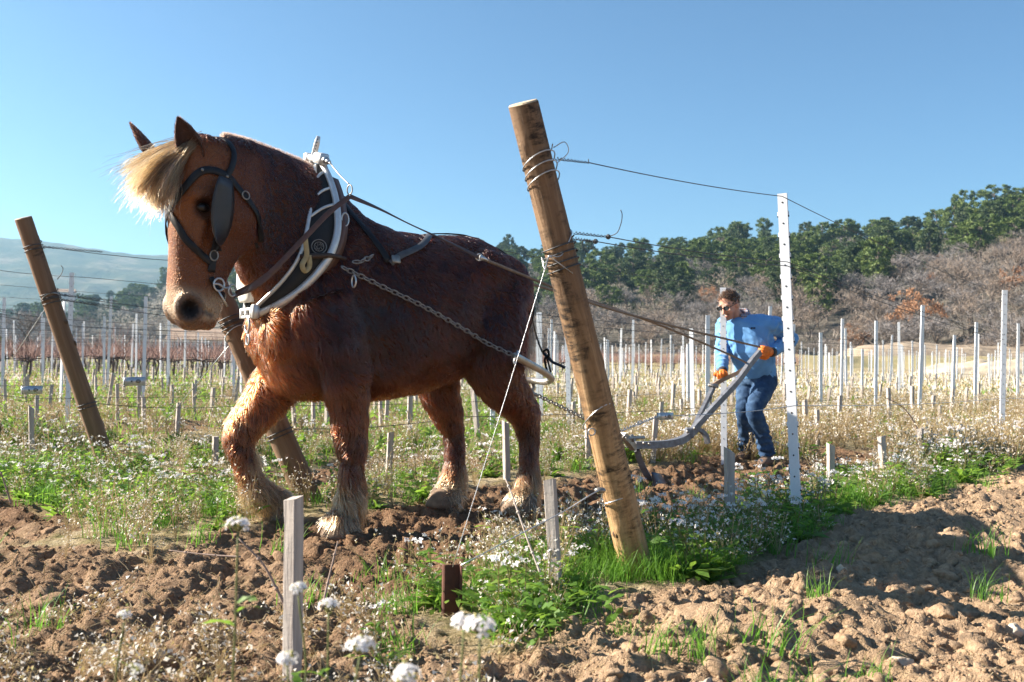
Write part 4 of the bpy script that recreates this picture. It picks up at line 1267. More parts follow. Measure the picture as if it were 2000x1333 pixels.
def coat_colour(P):
    """colour of the coat (linear) by place on the body, eye hollow shade painted in"""
    l = to_local(P); h = to_head(P); s, tt, z = l.T
    n = fbm(s * 5 + tt * 4, z * 5 + tt * 3, 3, 73)[:, None]
    C = np.tile(np.array([.205, .066, .024]), (len(P), 1))
    def blend(C, col, w): w = np.clip(w, 0, 1)[:, None]; return C * (1 - w) + np.array(col) * w
    C = blend(C, (.115, .036, .016), .55 + .45 * n[:, 0])
    C = blend(C, (.34, .135, .045), smooth(.98, .78, z) * smooth(.66, .74, z) * .55)               # belly
    C = blend(C, (.33, .125, .04), smooth(.62, .80, s) * smooth(1.5, 1.1, z) * .7)                  # breast
    C = blend(C, (.25, .10, .04), smooth(.70, .55, z) * .6)
    C = blend(C, (.075, .032, .018), np.exp(-((z - .42 - .05 * n[:, 0]) / .12) ** 2) * .8)           # dark knees and cannons
    C = blend(C, (.46, .28, .15), smooth(.28, .17, z + .05 * n[:, 0]))                               # flaxen feathers
    C = blend(C, (.27, .10, .034), smooth(-.4, -.8, s) * smooth(1.0, 1.3, z) * .35)
    hw = smooth(-.30, -.22, h[:, 0]) * smooth(-.06, 0.02, h[:, 2]) * smooth(.22, .17, np.abs(h[:, 1])) * (z > 1.0) * (h[:, 2] < .9)
    H = np.tile(np.array([.30, .105, .036]), (len(P), 1))
    H = blend(H, (.17, .055, .022), smooth(.02, -.15, h[:, 0]))
    H = blend(H, (.40, .16, .06), np.exp(-((h[:, 2] - .30) / .10) ** 2) * smooth(.0, .06, h[:, 0]) * .6)
    H = blend(H, (.20, .07, .03), np.exp(-((h[:, 2] - .44) / .10) ** 2) * .55)
    H = blend(H, (.72, .62, .50), smooth(.022, .010, np.abs(h[:, 1] + .012)) * smooth(.08, .12, h[:, 2]) * smooth(.37, .30, h[:, 2]) * smooth(.05, .09, h[:, 0]))
    H = blend(H, (.58, .41, .26), smooth(.57, .665, h[:, 2] + .03 * n[:, 0]))
    H = blend(H, (.66, .54, .42), smooth(.64, .72, h[:, 2]) * .7)
    H = blend(H, (.30, .19, .15), smooth(.725, .755, h[:, 2]))
    H = blend(H, (.10, .06, .05), np.exp(-((h[:, 2] - (.71 - .25 * (h[:, 0] + .02))) / .012) ** 2) * smooth(-.08, -.05, h[:, 0]) * smooth(.06, .04, h[:, 0]) * (h[:, 2] > .6) * .8)
    for sgn in (1, -1):
        q = np.linalg.norm((h - np.array([.046, sgn * .086, .702])) * np.array([1.1, 1, 1.0]), axis=1)
        H = blend(H, (.20, .13, .10), smooth(.078, .052, q)); H = blend(H, (.016, .010, .009), smooth(.05, .036, q))
        q = np.linalg.norm(h - np.array([.030, sgn * .124, .275]), axis=1)
        H = blend(H, (.045, .017, .011), smooth(.062, .028, q))  # dark ring paints the shade of the eye hollow into the coat
    hw = hw[:, None]
    return C * (1 - hw) + H * hw, hw[:, 0], h, l

cc, headw, hh, ll = coat_colour(co)
set_attr(body_me, 'coat', cc * (.40 * (1 - headw[:, None]) + .56 * headw[:, None]))
t = NT('chestnut_skin')
t.set(t.attr('coat', 'Color'), 0.62, 0, 0.25)
t.bump(t.noise(90, 4, .6, t.coords('Object', (1, 1, .35))), .4, .004)
horse = empty('horse', HL(0, 0, 0))
tag(horse, 'chestnut draft horse with blond forelock and shaggy legs pulling the plough', 'horse')
body = link_mesh('body', body_me, t.m, horse)

# hair that grows from the coat -------------------------------------------------
def hair_mat(name, rough=.35, tint=1.0, random_c=.25):
    m = bpy.data.materials.new(name); m.use_nodes = True; n = m.node_tree.nodes; n.clear()
    out = n.new('ShaderNodeOutputMaterial'); h = n.new('ShaderNodeBsdfHairPrincipled')
    h.parametrization = 'COLOR'
    a = n.new('ShaderNodeAttribute'); a.attribute_name = 'strand'
    m.node_tree.links.new(a.outputs['Color'], h.inputs['Color'])
    h.inputs['Roughness'].default_value = rough; h.inputs['Radial Roughness'].default_value = .5
    h.inputs['Random Roughness'].default_value = .3
    m.node_tree.links.new(h.outputs[0], out.inputs[0]); return m
FUR = hair_mat('coat_hair', .23)
MANE = hair_mat('flaxen_hair', .35)
DULL = hair_mat('dull_mane_hair', .75)

def hair_object(name, P, col, radius, mat, parent, tip=.25):
    """P: strands x points x 3 in world coordinates"""
    N, K, _ = P.shape
    hc = bpy.data.hair_curves.new(name)
    hc.add_curves([K] * N)
    off = ORIG[parent.name]
    hc.position_data.foreach_set('vector', (P - off).astype(np.float32).ravel())
    r = (np.asarray(radius).reshape(-1, 1) * np.linspace(1, tip, K)[None]) if not np.isscalar(radius) else np.tile(radius * np.linspace(1, tip, K), (N, 1))
    ra = hc.attributes.get('radius') or hc.attributes.new('radius', 'FLOAT', 'POINT')
    ra.data.foreach_set('value', r.astype(np.float32).ravel())
    ca = hc.attributes.new('strand', 'FLOAT_COLOR', 'CURVE')
    ca.data.foreach_set('color', np.concatenate([col, np.ones((N, 1))], 1).astype(np.float32).ravel())
    hc.materials.append(mat)
    o = bpy.data.objects.new(name, hc); COL.objects.link(o); o.parent = parent
    return o
SC.cycles_curves.shape = 'RIBBONS'

def surface_samples(me, n, r_, weight=None):
    me.calc_loop_triangles()
    tr_ = np.empty(len(me.loop_triangles) * 3, np.int32); me.loop_triangles.foreach_get('vertices', tr_); tr_ = tr_.reshape(-1, 3)
    v, nn = mesh_arrays(me)
    A = v[tr_]; ar = np.linalg.norm(np.cross(A[:, 1] - A[:, 0], A[:, 2] - A[:, 0]), axis=1)
    if weight is not None: ar = ar * weight[tr_].mean(1)
    k = r_.choice(len(tr_), n, p=ar / ar.sum())
    b = r_.dirichlet((1, 1, 1), n)
    p = (v[tr_[k]] * b[:, :, None]).sum(1); q = (nn[tr_[k]] * b[:, :, None]).sum(1)
    return p, q / (np.linalg.norm(q, axis=1)[:, None] + 1e-9)

hr = np.random.default_rng(5)
# coordinates of mesh in world: body vertices were shifted to the root by link_mesh, so sample on a world copy
body_w = body_me.copy()
cw = (co).astype(np.float32); body_w.vertices.foreach_set('co', cw.ravel()); body_w.update()
eye_q = np.minimum.reduce([np.linalg.norm(hh - np.array([.030, s_ * .124, .275]), axis=1) for s_ in (1, -1)])
nos_q = np.minimum.reduce([np.linalg.norm(hh - np.array([.048, s_ * .088, .70]), axis=1) for s_ in (1, -1)])
wgt = np.where((eye_q < .04) | (nos_q < .045), 0.0, 1.0) * np.where(headw > .5, 1.5, 1.0)
NF = 135000
p, nrm = surface_samples(body_w, NF, hr, wgt)
c_, hw_, h_, l_ = coat_colour(p)
s_, t_, z_ = l_.T
flow = np.tile(-0.75 * HU - 0.75 * UZ, (NF, 1))
flow[z_ < .75] = -0.15 * HU - 1.0 * UZ
nk = (s_ > .45) & (z_ > 1.25)
flow[nk] = -0.45 * HU - 1.0 * UZ
flow += hw_[:, None] * (1.3 * HDn - flow)
wob = np.stack([perlin(s_ * 7 + t_ * 5, z_ * 7, 81), perlin(s_ * 7 + t_ * 5, z_ * 7, 82), perlin(s_ * 7, z_ * 7 + t_ * 5, 83)], 1)
clump = np.stack([perlin(s_ * 30 + t_ * 20, z_ * 30, 84), perlin(s_ * 30 + t_ * 20, z_ * 30, 85), perlin(s_ * 30, z_ * 30 + t_ * 20, 86)], 1)
flow = flow + wob * .8 + clump * 1.1 * (1 - .85 * hw_[:, None]) + hr.normal(0, .12, (NF, 3))
flow -= nrm * (flow * nrm).sum(1)[:, None]
flow /= np.linalg.norm(flow, axis=1)[:, None] + 1e-6
L = np.full(NF, .036)
L = np.where(z_ < 1.0, .046, L)
L = np.where((z_ < 1.15) & (s_ > .55), .066, L)
L = np.where(z_ < .60, .040, L)
back_leg = smooth(.34, .22, z_)
L = L + .05 * back_leg * hr.random(NF)
L = np.where((z_ > 1.5) & (hw_ < .5), .02, L)
L = L * (1 - hw_) + .009 * hw_
L = L * hr.uniform(.6, 1.15, NF)
lift = (.34 * (1 - hw_) + .18 * hw_)[:, None] + .12 * np.abs(clump[:, :1])
up = nrm
P = np.zeros((NF, 4, 3))
P[:, 0] = p - nrm * .002
for k, f in enumerate((.35, .7, 1.0)):
    P[:, k + 1] = p + flow * (L * f)[:, None] + up * (L * f)[:, None] * lift * (1 - .45 * f) + np.array([0, 0, -1.0]) * (L * f * f * .25 * (z_ < 1.2))[:, None]
mult = np.where(hw_ > .5, .36, .23) * (1 - .45 * np.exp(-((s_ - .42) / .22) ** 2 - ((z_ - 1.02) / .28) ** 2) * (hw_ < .5)) * (1 - .35 * smooth(.55, .75, s_) * smooth(1.3, 1.45, z_) * (hw_ < .5)) * (1 + .35 * fbm(s_ * 2.2 + t_ * 2, z_ * 2.2, 2, 87)) + .42 * smooth(.62, .84, s_) * smooth(1.5, 1.2, z_) * (hw_ < .5) + .30 * smooth(.85, .6, z_) * (hw_ < .5) + .06 * smooth(.30, .2, z_)  # strands brighter on face, breast and forelegs: sunlight painted into the coat colour
col = mult[:, None] * np.array([1, .64, .48]) ** (1 - smooth(.35, .15, z_)[:, None]) * c_ ** 1.08 * hr.uniform(.35, 1.5, (NF, 1)) * (1 + .7 * clump[:, :1])
col = np.clip(col, .004, .9)
hair_object('winter_coat', P, col, np.where(hw_ > .5, .0013, .0026), FUR, horse)

# feathers at the fetlocks and fringes
def tufts(name, roots, dirs, n, L0, L1, spread, colr, rad_, r_, mat, grav=.6, K=6, jitter=.012, wave=.02):
    i = r_.integers(0, len(roots), n)
    p = np.array(roots)[i] + r_.normal(0, jitter, (n, 3)); d = np.array(dirs)[i] + r_.normal(0, spread, (n, 3))
    d /= np.linalg.norm(d, axis=1)[:, None]
    L = r_.uniform(L0, L1, n)
    P = np.zeros((n, K, 3)); ph = r_.uniform(0, 6.3, n); w = r_.normal(0, 1, (n, 3)); 
    for k in range(K):
        f = k / (K - 1)
        P[:, k] = p + d * (L * f)[:, None] + np.array([0, 0, -1.0]) * (grav * L * f * f)[:, None] + w * (wave * L * np.sin(3 * f + ph) * f)[:, None]
    col = np.array(colr)[None] * r_.uniform(.6, 1.3, (n, 1))
    return hair_object(name, P, np.clip(col, .003, .9), rad_, mat, horse)
fr_roots, fr_dirs = [], []
for s0, t0 in ((.40, .205), (-.77, .17), (-.46, -.17)):
    for z0 in np.linspace(.10, .26, 7):
        for a in np.linspace(0, 2 * math.pi, 14, endpoint=False):
            rr_ = .055
            fr_roots.append(HL(s0 + rr_ * math.cos(a) + .02 * (z0 < .14), t0 + rr_ * math.sin(a), z0)); fr_dirs.append(HU * math.cos(a) * .16 + HN * math.sin(a) * .16 - UZ)
tufts('feather', fr_roots, fr_dirs, 3000, .06, .11, .11, (.15, .08, .036), .0016, hr, MANE, .3)
fr_roots, fr_dirs = [], []
for s0, z0, ds, dz in ((.79, .22, -.6, -.8), (.74, .17, -.6, -.6), (.69, .14, -.7, -.6), (.83, .34, -.3, -.9), (.655, .11, -.6, -.7)):
    for a in np.linspace(0, 2 * math.pi, 16, endpoint=False):
        fr_roots.append(HL(s0 - .045 * abs(math.cos(a)) - .0, -.18 + .06 * math.sin(a), z0 + .055 * math.cos(a))); fr_dirs.append(HU * ds + UZ * dz + HN * math.sin(a) * .3)
tufts('feather', fr_roots, fr_dirs, 2200, .05, .12, .2, (.16, .08, .034), .0016, hr, MANE, .2)

# ears
def ear(base, tip, side, face, wd, name):
    """leaf shaped cupped ear: base and tip points, the way its opening faces"""
    ax = tip - base; L = np.linalg.norm(ax); ax /= L
    fc = face - ax * face.dot(ax); fc /= np.linalg.norm(fc); sd = np.cross(ax, fc)
    mb = MB(); outer = []; inner = []
    prof = [(0, .62), (.12, .85), (.3, 1.0), (.5, .92), (.7, .68), (.86, .38), (.95, .17), (1.0, .02)]
    rings = []
    for f, w in prof:
        c = base + ax * L * f; ring = []; curl = 1.55 - .5 * f
        for a in np.linspace(-curl, curl, 11): ring.append(c + sd * wd * w * math.sin(a) * .78 + fc * wd * w * (.45 - .75 * math.cos(a)))
        for a in np.linspace(curl, -curl, 11): ring.append(c + sd * (wd * w * .86) * math.sin(a) * .78 + fc * (wd * w * (.45 - .70 * math.cos(a)) + .006))
        rings.append(ring)
    mb.loft(rings)
    me = mb.mesh(name)
    v, n_ = mesh_arrays(me)
    inner_w = np.array(([0] * 11 + [1] * 11) * len(prof), float)
    f_ = np.repeat([q[0] for q in prof], 22)
    colr = np.array([.10, .032, .014])[None] * (1 - inner_w[:, None]) + np.array([.05, .022, .014])[None] * inner_w[:, None]
    edge = np.abs(np.tile(np.concatenate([np.linspace(-1, 1, 11), np.linspace(1, -1, 11)]), len(prof)))
    colr = colr * (1 - .7 * (edge > .9)[:, None] * 0) 
    set_attr(me, 'coat', colr)
    o = link_mesh(name, me, t_ear.m, horse)
    me2 = me.copy(); me2.vertices.foreach_set('co', v.astype(np.float32).ravel()); me2.update()
    p, q = surface_samples(me2, 5000, hr)
    fl = ax + hr.normal(0, .35, p.shape); fl /= np.linalg.norm(fl, axis=1)[:, None]
    L_ = hr.uniform(.008, .016, len(p))[:, None]
    ins = ((p - base) @ fc > .0)
    col = np.where(ins[:, None], np.array([.03, .012, .007]), np.array([.09, .028, .012])) * hr.uniform(.6, 1.4, (len(p), 1))
    hair_object('ear_fur', np.stack([p, p + (fl + q * .35) * L_ * .5, p + (fl + q * .2) * L_], 1), col, .0009, FUR, horse)
    return o
t_ear = NT('ear_skin'); t_ear.set(t_ear.attr('coat', 'Color'), .7, 0, .2)
eb = W(384, 306, 4.67); et = W(347, 228, 4.64)
ear(eb + np.array([0, .02, -.02]), et, 1, np.array([-.10, -1.0, .15]), .088, 'ear')
eb = W(297, 303, 4.84); et = W(255, 240, 4.86)
ear(eb + np.array([0.03, .0, -.02]), et, -1, np.array([-.95, .15, .25]), .066, 'ear')

# eyes
for sgn in (1, -1):
    m = MB(); m.ball(HD(.026, sgn * .104, .278), HS * np.array([.027, .020, .019]), nu=16, nv=12, rot=np.stack([HF, HLf, HDn], 1))
    m.build('eye', simple_mat('dark_eye', (.012, .008, .007), None, .28), horse)
# hooves
HOOF = simple_mat('dusty_hoof', (.22, .15, .10), (.12, .08, .055), .9, scale=25, bump=.3)
def hoof(s, t, z, pitch):
    f = HU * math.cos(pitch) + UZ * math.sin(pitch); u = UZ * math.cos(pitch) - HU * math.sin(pitch)
    m = MB(); rings = []
    for h, r, sh in ((0, .105, .02), (.02, .104, .018), (.06, .094, .006), (.095, .086, -.004), (.11, .075, -.008)):
        rings.append([HL(s, t, z) + u * h + f * (sh + r * math.cos(a) * 1.05) + HN * r * math.sin(a) for a in np.linspace(0, 2 * math.pi, 20, endpoint=False)])
    m.loft(rings); m.build('hoof', HOOF, horse)
hoof(.45, .205, -.02, 0); hoof(-.725, .17, .015, 0); hoof(-.41, -.17, .03, 0); hoof(.615, -.18, .01, rad(-48))

# mane: short, dark with pale tips, hogged along the crest
crest = catmull([HL(1.12, .185, 1.985), HL(1.06, .15, 1.995), HL(.95, .10, 1.995), HL(.80, .055, 1.975), HL(.64, .02, 1.945), HL(.52, .005, 1.90)], 8)
nM = 4000
i = hr.uniform(0, len(crest) - 1.01, nM); k = i.astype(int); f = (i - k)[:, None]
p = crest[k] * (1 - f) + crest[k + 1] * f
lat = hr.normal(0, .016, (nM, 1))
p = p + HN * lat + UZ * (-.012 - np.abs(lat) * .4)
d = UZ + HN * (lat * 9) + hr.normal(0, .16, (nM, 3)) - HU * .25
d /= np.linalg.norm(d, axis=1)[:, None]
Lm = hr.uniform(.02, .035, nM)[:, None]
P = np.stack([p, p + d * Lm * .5, p + d * Lm], 1)
pale = smooth(-.01, .012, lat[:, 0] * -1 + hr.normal(0, .006, nM))[:, None]
col = np.array([.05, .026, .018]) * (1 - pale) + np.array([.030, .026, .023]) * pale
hair_object('mane', P, np.clip(col * hr.uniform(.7, 1.3, (nM, 1)), .01, .9), .0012, DULL, horse)

# forelock blown forward and to the side
nL = 2600
locks = 60
lr = hr.uniform(0, 1, locks)
lk = hr.integers(0, locks, nL)
base0, base1 = HD(.05, .055, .0), HD(-.02, -.07, -.045)
lock_end = []
for q in lr:
    e = W(248 + 84 * q + hr.normal(0, 9), 352 + 62 * q + hr.normal(0, 16), 4.55 + hr.normal(0, .05))
    lock_end.append(e)
lock_end = np.array(lock_end)
# a few strands fly further out
lock_end[:10] = [W(246 + 30 * hr.random(), 352 + 50 * hr.random(), 4.52) for _ in range(10)]
q = lr[lk] + hr.normal(0, .06, nL)
p0 = base1 * (1 - q[:, None]) + base0 * q[:, None] + hr.normal(0, .012, (nL, 3))
e = lock_end[lk] + hr.normal(0, .013, (nL, 3)); wisp = hr.random(nL) < .14; e = e + wisp[:, None] * (hr.normal(0, .035, (nL, 3)) + np.array([-.03, -.01, -.02]))
out = HF * .045 + UZ * .03
P = np.zeros((nL, 9, 3))
for k in range(9):
    f = k / 8
    b = (1 - f) ** 2 * p0 + 2 * f * (1 - f) * ((p0 * .55 + e * .45) + out) + f * f * e
    P[:, k] = b + hr.normal(0, .0018, (nL, 3)) * f * 3
shade = .18 + 1.3 * hr.random(locks) ** 1.5
col = np.array([.23, .125, .05]) * (shade[lk] * hr.uniform(.75, 1.2, nL))[:, None]
hair_object('forelock', P, np.clip(col, .02, .9), .0017, MANE, horse, .15)

# tail: short, dark, hanging close between the thighs
nT = 3000
p0 = HL(-.745, 0, 1.42) + hr.normal(0, .022, (nT, 3))
P = np.zeros((nT, 8, 3)); wv = hr.normal(0, .05, (nT, 3)); ln = hr.uniform(.35, .6, nT)
for k in range(8):
    f = k / 7
    P[:, k] = p0 - HU * (.06 * math.sin(min(1, f * 2.2) * math.pi / 2)) - UZ * (ln * f)[:, None] + wv * f * (1.1 - .4 * f)
hair_object('tail', P, np.clip(np.array([.06, .035, .025]) * hr.uniform(.5, 1.6, (nT, 1)), .005, .9), .0018, MANE, horse, .3)

# surface of the body for laying straps on it
body_w.calc_loop_triangles()
BVH = BVHTree.FromPolygons([Vector(v) for v in co], [tuple(pl.vertices) for pl in body_w.polygons])
def on_body(px, py, lift=.006):
    d = Vector(ray(px, py)); h = BVH.ray_cast(Vector((0, 0, CAM_H)), d.normalized())
    if h[0] is None:
        h = BVH.find_nearest(Vector(W(px, py, 5.2)))
    return np.array(h[0]) + np.array(h[1]) * lift, np.array(h[1])
def near_body(P, lift=.006):
    h = BVH.find_nearest(Vector(P)); return np.array(h[0]) + np.array(h[1]) * lift, np.array(h[1])
# ------------------------------------------------------------------ harness
LEATHER = simple_mat('black_harness_leather', (.014, .012, .014), (.007, .0065, .008), .45, scale=30, bump=.25, spec=.3)
BROWN = simple_mat('brown_leather', (.115, .05, .03), (.07, .03, .019), .45, scale=25, bump=.25)
GREYL = simple_mat('worn_grey_strap', (.085, .085, .09), (.05, .05, .055), .5, scale=25, bump=.2)
STEEL = simple_mat('bright_steel', (.62, .62, .62), (.45, .45, .46), .34, .85, scale=30)
ALU = simple_mat('cast_aluminium', (.72, .72, .71), (.55, .55, .55), .42, .55, scale=18, bump=.15)
CHAINM = simple_mat('dull_chain_steel', (.36, .34, .32), (.22, .20, .18), .45, .8, scale=40)
RUBBER = simple_mat('black_padding', (.018, .017, .018), (.010, .010, .011), .7, scale=20, bump=.2)
BUFF = simple_mat('yellowed_strap', (.42, .34, .18), (.30, .23, .11), .6, scale=30)

def offs(P, n, d): return np.array(P) + np.array(n) * d
# collar: outer (rear) rail A and inner (front) rail B of each hame; near branch, then mirrored
A_pts = [(.535, .055, 1.945), (.525, .13, 1.86), (.525, .22, 1.73), (.54, .285, 1.58), (.575, .305, 1.46), (.63, .29, 1.36), (.72, .235, 1.245), (.82, .14, 1.16), (.885, .05, 1.125)]
B_pts = [(.565, .05, 1.925), (.60, .12, 1.83), (.645, .19, 1.70), (.69, .24, 1.55), (.72, .25, 1.445), (.755, .235, 1.365), (.81, .19, 1.275), (.87, .115, 1.19), (.90, .04, 1.14)]
collar = empty('horse_collar', HL(.72, 0, 1.10))
tag(collar, 'metal hame collar with black padding and brown leather rim round the horse neck', 'horse collar')
def strip(mb, A, B, th, m=0):
    """plate between two rails"""
    A = np.array(A); B = np.array(B); rings = []
    for i in range(len(A)):
        T = (A[min(i + 1, len(A) - 1)] - A[max(i - 1, 0)]); d = B[i] - A[i]
        n_ = np.cross(T, d); n_ /= np.linalg.norm(n_) + 1e-9
        rings.append([A[i] - n_ * th / 2, B[i] - n_ * th / 2, B[i] + n_ * th / 2, A[i] + n_ * th / 2])
    mb.loft(rings, m)
for sg in (1, -1):
    A = np.array([HL(s, sg * t, z) for s, t, z in A_pts]); B = np.array([HL(s, sg * t, z) for s, t, z in B_pts])
    Ac, Bc = catmull(A, 6), catmull(B, 6); N_ = len(Ac)
    m = MB(); m.tube(Ac, np.interp(np.linspace(0, 1, N_), [0, .4, .6, 1], [.017, .020, .022, .022]), 8); m.build('hame_rail', ALU, collar)
    m = MB(); m.tube(Bc, .0105, 8); m.build('hame_rail', ALU, collar)
    m = MB(); strip(m, Ac * .97 + Bc * .03 + HN * sg * -.006, Bc + HN * sg * -.006, .014); m.build('hame_panel', RUBBER, collar)
    for f in (.10, .20, .29):
        i = int(f * (N_ - 1)); j = min(N_ - 1, i + 2)
        m = MB(); mid = (Ac[i] + Bc[j]) / 2 + np.array([0, 0, .012]) 
        m.tube(catmull([Ac[i], mid, Bc[j]], 5), .008, 6); m.build('hame_strut', ALU, collar)
    # black pad rolled against the neck, in front and under the hame
    pad = []; Cp = (Ac + Bc) / 2
    m = MB(); rings = []
    for i in range(N_):
        T = Cp[min(i + 1, N_ - 1)] - Cp[max(i - 1, 0)]; T /= np.linalg.norm(T)
        d = Bc[i] - Ac[i]; w = np.linalg.norm(d); d /= w; n_ = np.cross(T, d); n_ /= np.linalg.norm(n_)
        if n_ @ (HN * sg) < 0: n_ = -n_
        c = Cp[i] - n_ * .038
        rings.append(ell(c, d, n_, w * .5 + .012, w * .5 + .03, .034, 14, 2.6))
    m.loft(rings); m.build('collar_pad', RUBBER, collar)
    # brown leather rim behind
    m = MB(); rim_a = Ac - HU * .012 - HN * sg * .004; rim_b = Ac - HU * .062 - HN * sg * .022 - UZ * .008
    k0 = int(.14 * N_); strip(m, rim_a[k0:], rim_b[k0:], .014); m.build('leather_rim', BROWN, collar)
    # round emblem cast on the panel
    i = int(.47 * N_); T = Ac[i + 1] - Ac[i - 1]; T /= np.linalg.norm(T); d = Bc[i] - Ac[i]; d /= np.linalg.norm(d); n_ = np.cross(T, d); n_ /= np.linalg.norm(n_)
    if n_ @ (HN * sg) < 0: n_ = -n_
    c = Ac[i] * .52 + Bc[i] * .48 + n_ * .006
    m = MB(); m.torus(c, T, d, .037, .0028, n=22, k=5); m.torus(c, T, d, .024, .002, n=18, k=5)
    for a in np.linspace(0, 2 * math.pi, 9, endpoint=False):
        p0 = c + (T * math.cos(a) + d * math.sin(a)) * .008; p1 = c + (T * math.cos(a + .5) + d * math.sin(a + .5)) * .023
        m.tube([p0, p1], .0018, 4)
    m.build('emblem', CHAINM, collar)
    # D ring on the rim, draught bracket and its hook
    i = int(.34 * N_); c = rim_b[i] * .6 + rim_a[i] * .4 + HN * sg * .014
    m = MB(); m.torus(c, UZ, HU, .034, .0045, R2=.02, n=18); m.build('d_ring', STEEL, collar)
    i = int(.55 * N_)
    m = MB(); m.tube(catmull([Bc[i] + HN * sg * .012, (Ac[i] + Bc[i]) / 2 + HN * sg * .022, Ac[i] + HN * sg * .02, rim_b[i] + HN * sg * .015 - HU * .03], 4), [.012, .012, .012, .014, .016, .016, .015, .014, .013, .012, .011, .010, .010], 7)
    m.build('draught_bracket', simple_mat('rusty_iron', (.10, .07, .055), (.05, .035, .03), .6, .5, scale=40, bump=.3), collar)
    # buff strap end hanging in a loop
    c = Bc[i] * .85 + Ac[i] * .15 + HN * sg * .035
    loop = catmull([c + UZ * .10 + HU * .012, c + UZ * .05 + HU * .004, c, c - UZ * .045 + HU * .022 * 1, c - UZ * .075 + HU * .008, c - UZ * .05 - HU * .016, c + UZ * .005 - HU * .012], 5)
    m = MB(); m.ribbon(loop, np.tile(HN * sg + HU * .6, (len(loop), 1)), .026, .006); m.build('buff_strap', BUFF, collar)
# top bridge: two cast blocks, a slotted peg and bolts
m = MB()
rotc = np.stack([HN, HU, UZ], 1)
q = .25
tilt_top = np.stack([HN * math.cos(q) - UZ * math.sin(q), HU, UZ * math.cos(q) + HN * math.sin(q)], 1)
m.box(HL(.545, .0, 1.975), (.22, .036, .034), tilt_top, bev=.006)
m.box(HL(.545, .075, 1.962), (.095, .055, .06), tilt_top, bev=.008)
m.box(HL(.545, -.085, 1.99), (.05, .05, .055), tilt_top, bev=.008)
m.build('top_bridge', ALU, collar)
m = MB(); c = HL(.545, .155, 1.935); m.tube([HL(.545, .11, 1.952), HL(.545, .148, 1.94)], .019, 8); m.tube([HL(.545, .14, 1.942), HL(.545, .175, 1.928)], .013, 8); m.tube([HL(.545, .17, 1.93), HL(.545, .20, 1.915)], .005, 6); m.build('bridge_bolt', STEEL, collar)
m = MB(); b0 = HL(.545, -.055, 1.93); b1 = HL(.53, .005, 2.095)
ax = (b1 - b0) / np.linalg.norm(b1 - b0)
m.ribbon(np.linspace(b0, b1, 6), np.tile(-HU * .3 + np.array([0, -1, 0]), (6, 1)), [.03, .03, .03, .03, .03, .02], .012)
for f in (.5, .6, .7, .8, .9):
    m.ball(b0 + (b1 - b0) * f + np.array([0, -.006, 0]), (.004, .003, .004), 1, 6, 4)
m.build('slotted_peg', [ALU, RUBBER], collar)
m = MB(); ring_c = W(683, 371, 4.95); m.torus(ring_c, UZ, np.array([.8, -.6, 0]), .024, .0035, R2=.018, n=18); m.tube(catmull([HL(.545, .195, 1.917), (HL(.545, .195, 1.917) + ring_c) / 2 + UZ * .006, ring_c + UZ * .024], 4), .004, 6); m.build('terret_ring', CHAINM, collar)
# clasp at the breast with hanging hook and eye
cl = HL(.905, 0, 1.135)
m = MB(); rot_cl = np.stack([HN, HU, UZ], 1)
m.box(cl + UZ * .016 + HN * .0, (.15, .018, .018), rot_cl, bev=.004); m.box(cl - UZ * .022, (.15, .018, .016), rot_cl, bev=.004)
for x in (-.07, .0, .072): m.box(cl + HN * x - UZ * .003, (.02, .022, .055), rot_cl, bev=.004)
m.box(cl + HN * .085 + UZ * .004 - HU * .012, (.035, .04, .075), rot_cl, bev=.008)
m.build('breast_clasp', ALU, collar)
m = MB(); c = cl - UZ * .055 + HN * .035 + HU * .01
m.tube(catmull([c + UZ * .03 - HN * .0, c + HN * .026 + UZ * .015, c + HN * .03 - UZ * .02, c + HN * .01 - UZ * .05, c - HN * .02 - UZ * .035, c - HN * .026 - UZ * .01], 5), .006, 7)
m.torus(c - UZ * .085 + HN * .012, UZ, HN, .026, .005, R2=.02); m.build('breast_hook', STEEL, collar)

# white fleece pad under the collar on the far breast
m = MB(); rings = []
for f in np.linspace(0, 1, 10):
    c = HL(.92 - .03 * f, -.02 - .02 * f, 1.36 - .17 * f); rings.append(ell(c, HU, HN, .03, .035, .045 + .05 * math.sin(f * 2.6), 14, 2.4))
m.loft(rings)
o = m.build('breast_guard', simple_mat('white_enamel', (.78, .77, .73), (.66, .64, .6), .5, scale=15), collar)

# straps over the body ---------------------------------------------------------
def strap_on(name, pix, width, mat, parent, thick=.006, lift=.016, n=6):
    P, Nn = [], []
    for px, py in catmull([(x, y, 0) for x, y in pix], n)[:, :2]:
        p, nn = on_body(px, py, lift); P.append(p); Nn.append(nn)
    P = np.array(P); 
    for _ in range(3): P[1:-1] = (P[:-2] + P[1:-1] * 2 + P[2:]) / 4
    m = MB(); m.ribbon(P, Nn, width, thick); return m.build(name, mat, parent)
def strap_path(name, pts, width, mat, parent, thick=.006, lift=.016, n=6):
    """strap through local points, laid on the nearest skin"""
    P, Nn = [], []
    for q in catmull(pts, n):
        p, nn = near_body(q, lift); P.append(p); Nn.append(nn)
    P = np.array(P)
    for _ in range(4): P[1:-1] = (P[:-2] + P[1:-1] * 2 + P[2:]) / 4
    m = MB(); m.ribbon(P, Nn, width, thick); return m.build(name, mat, parent)

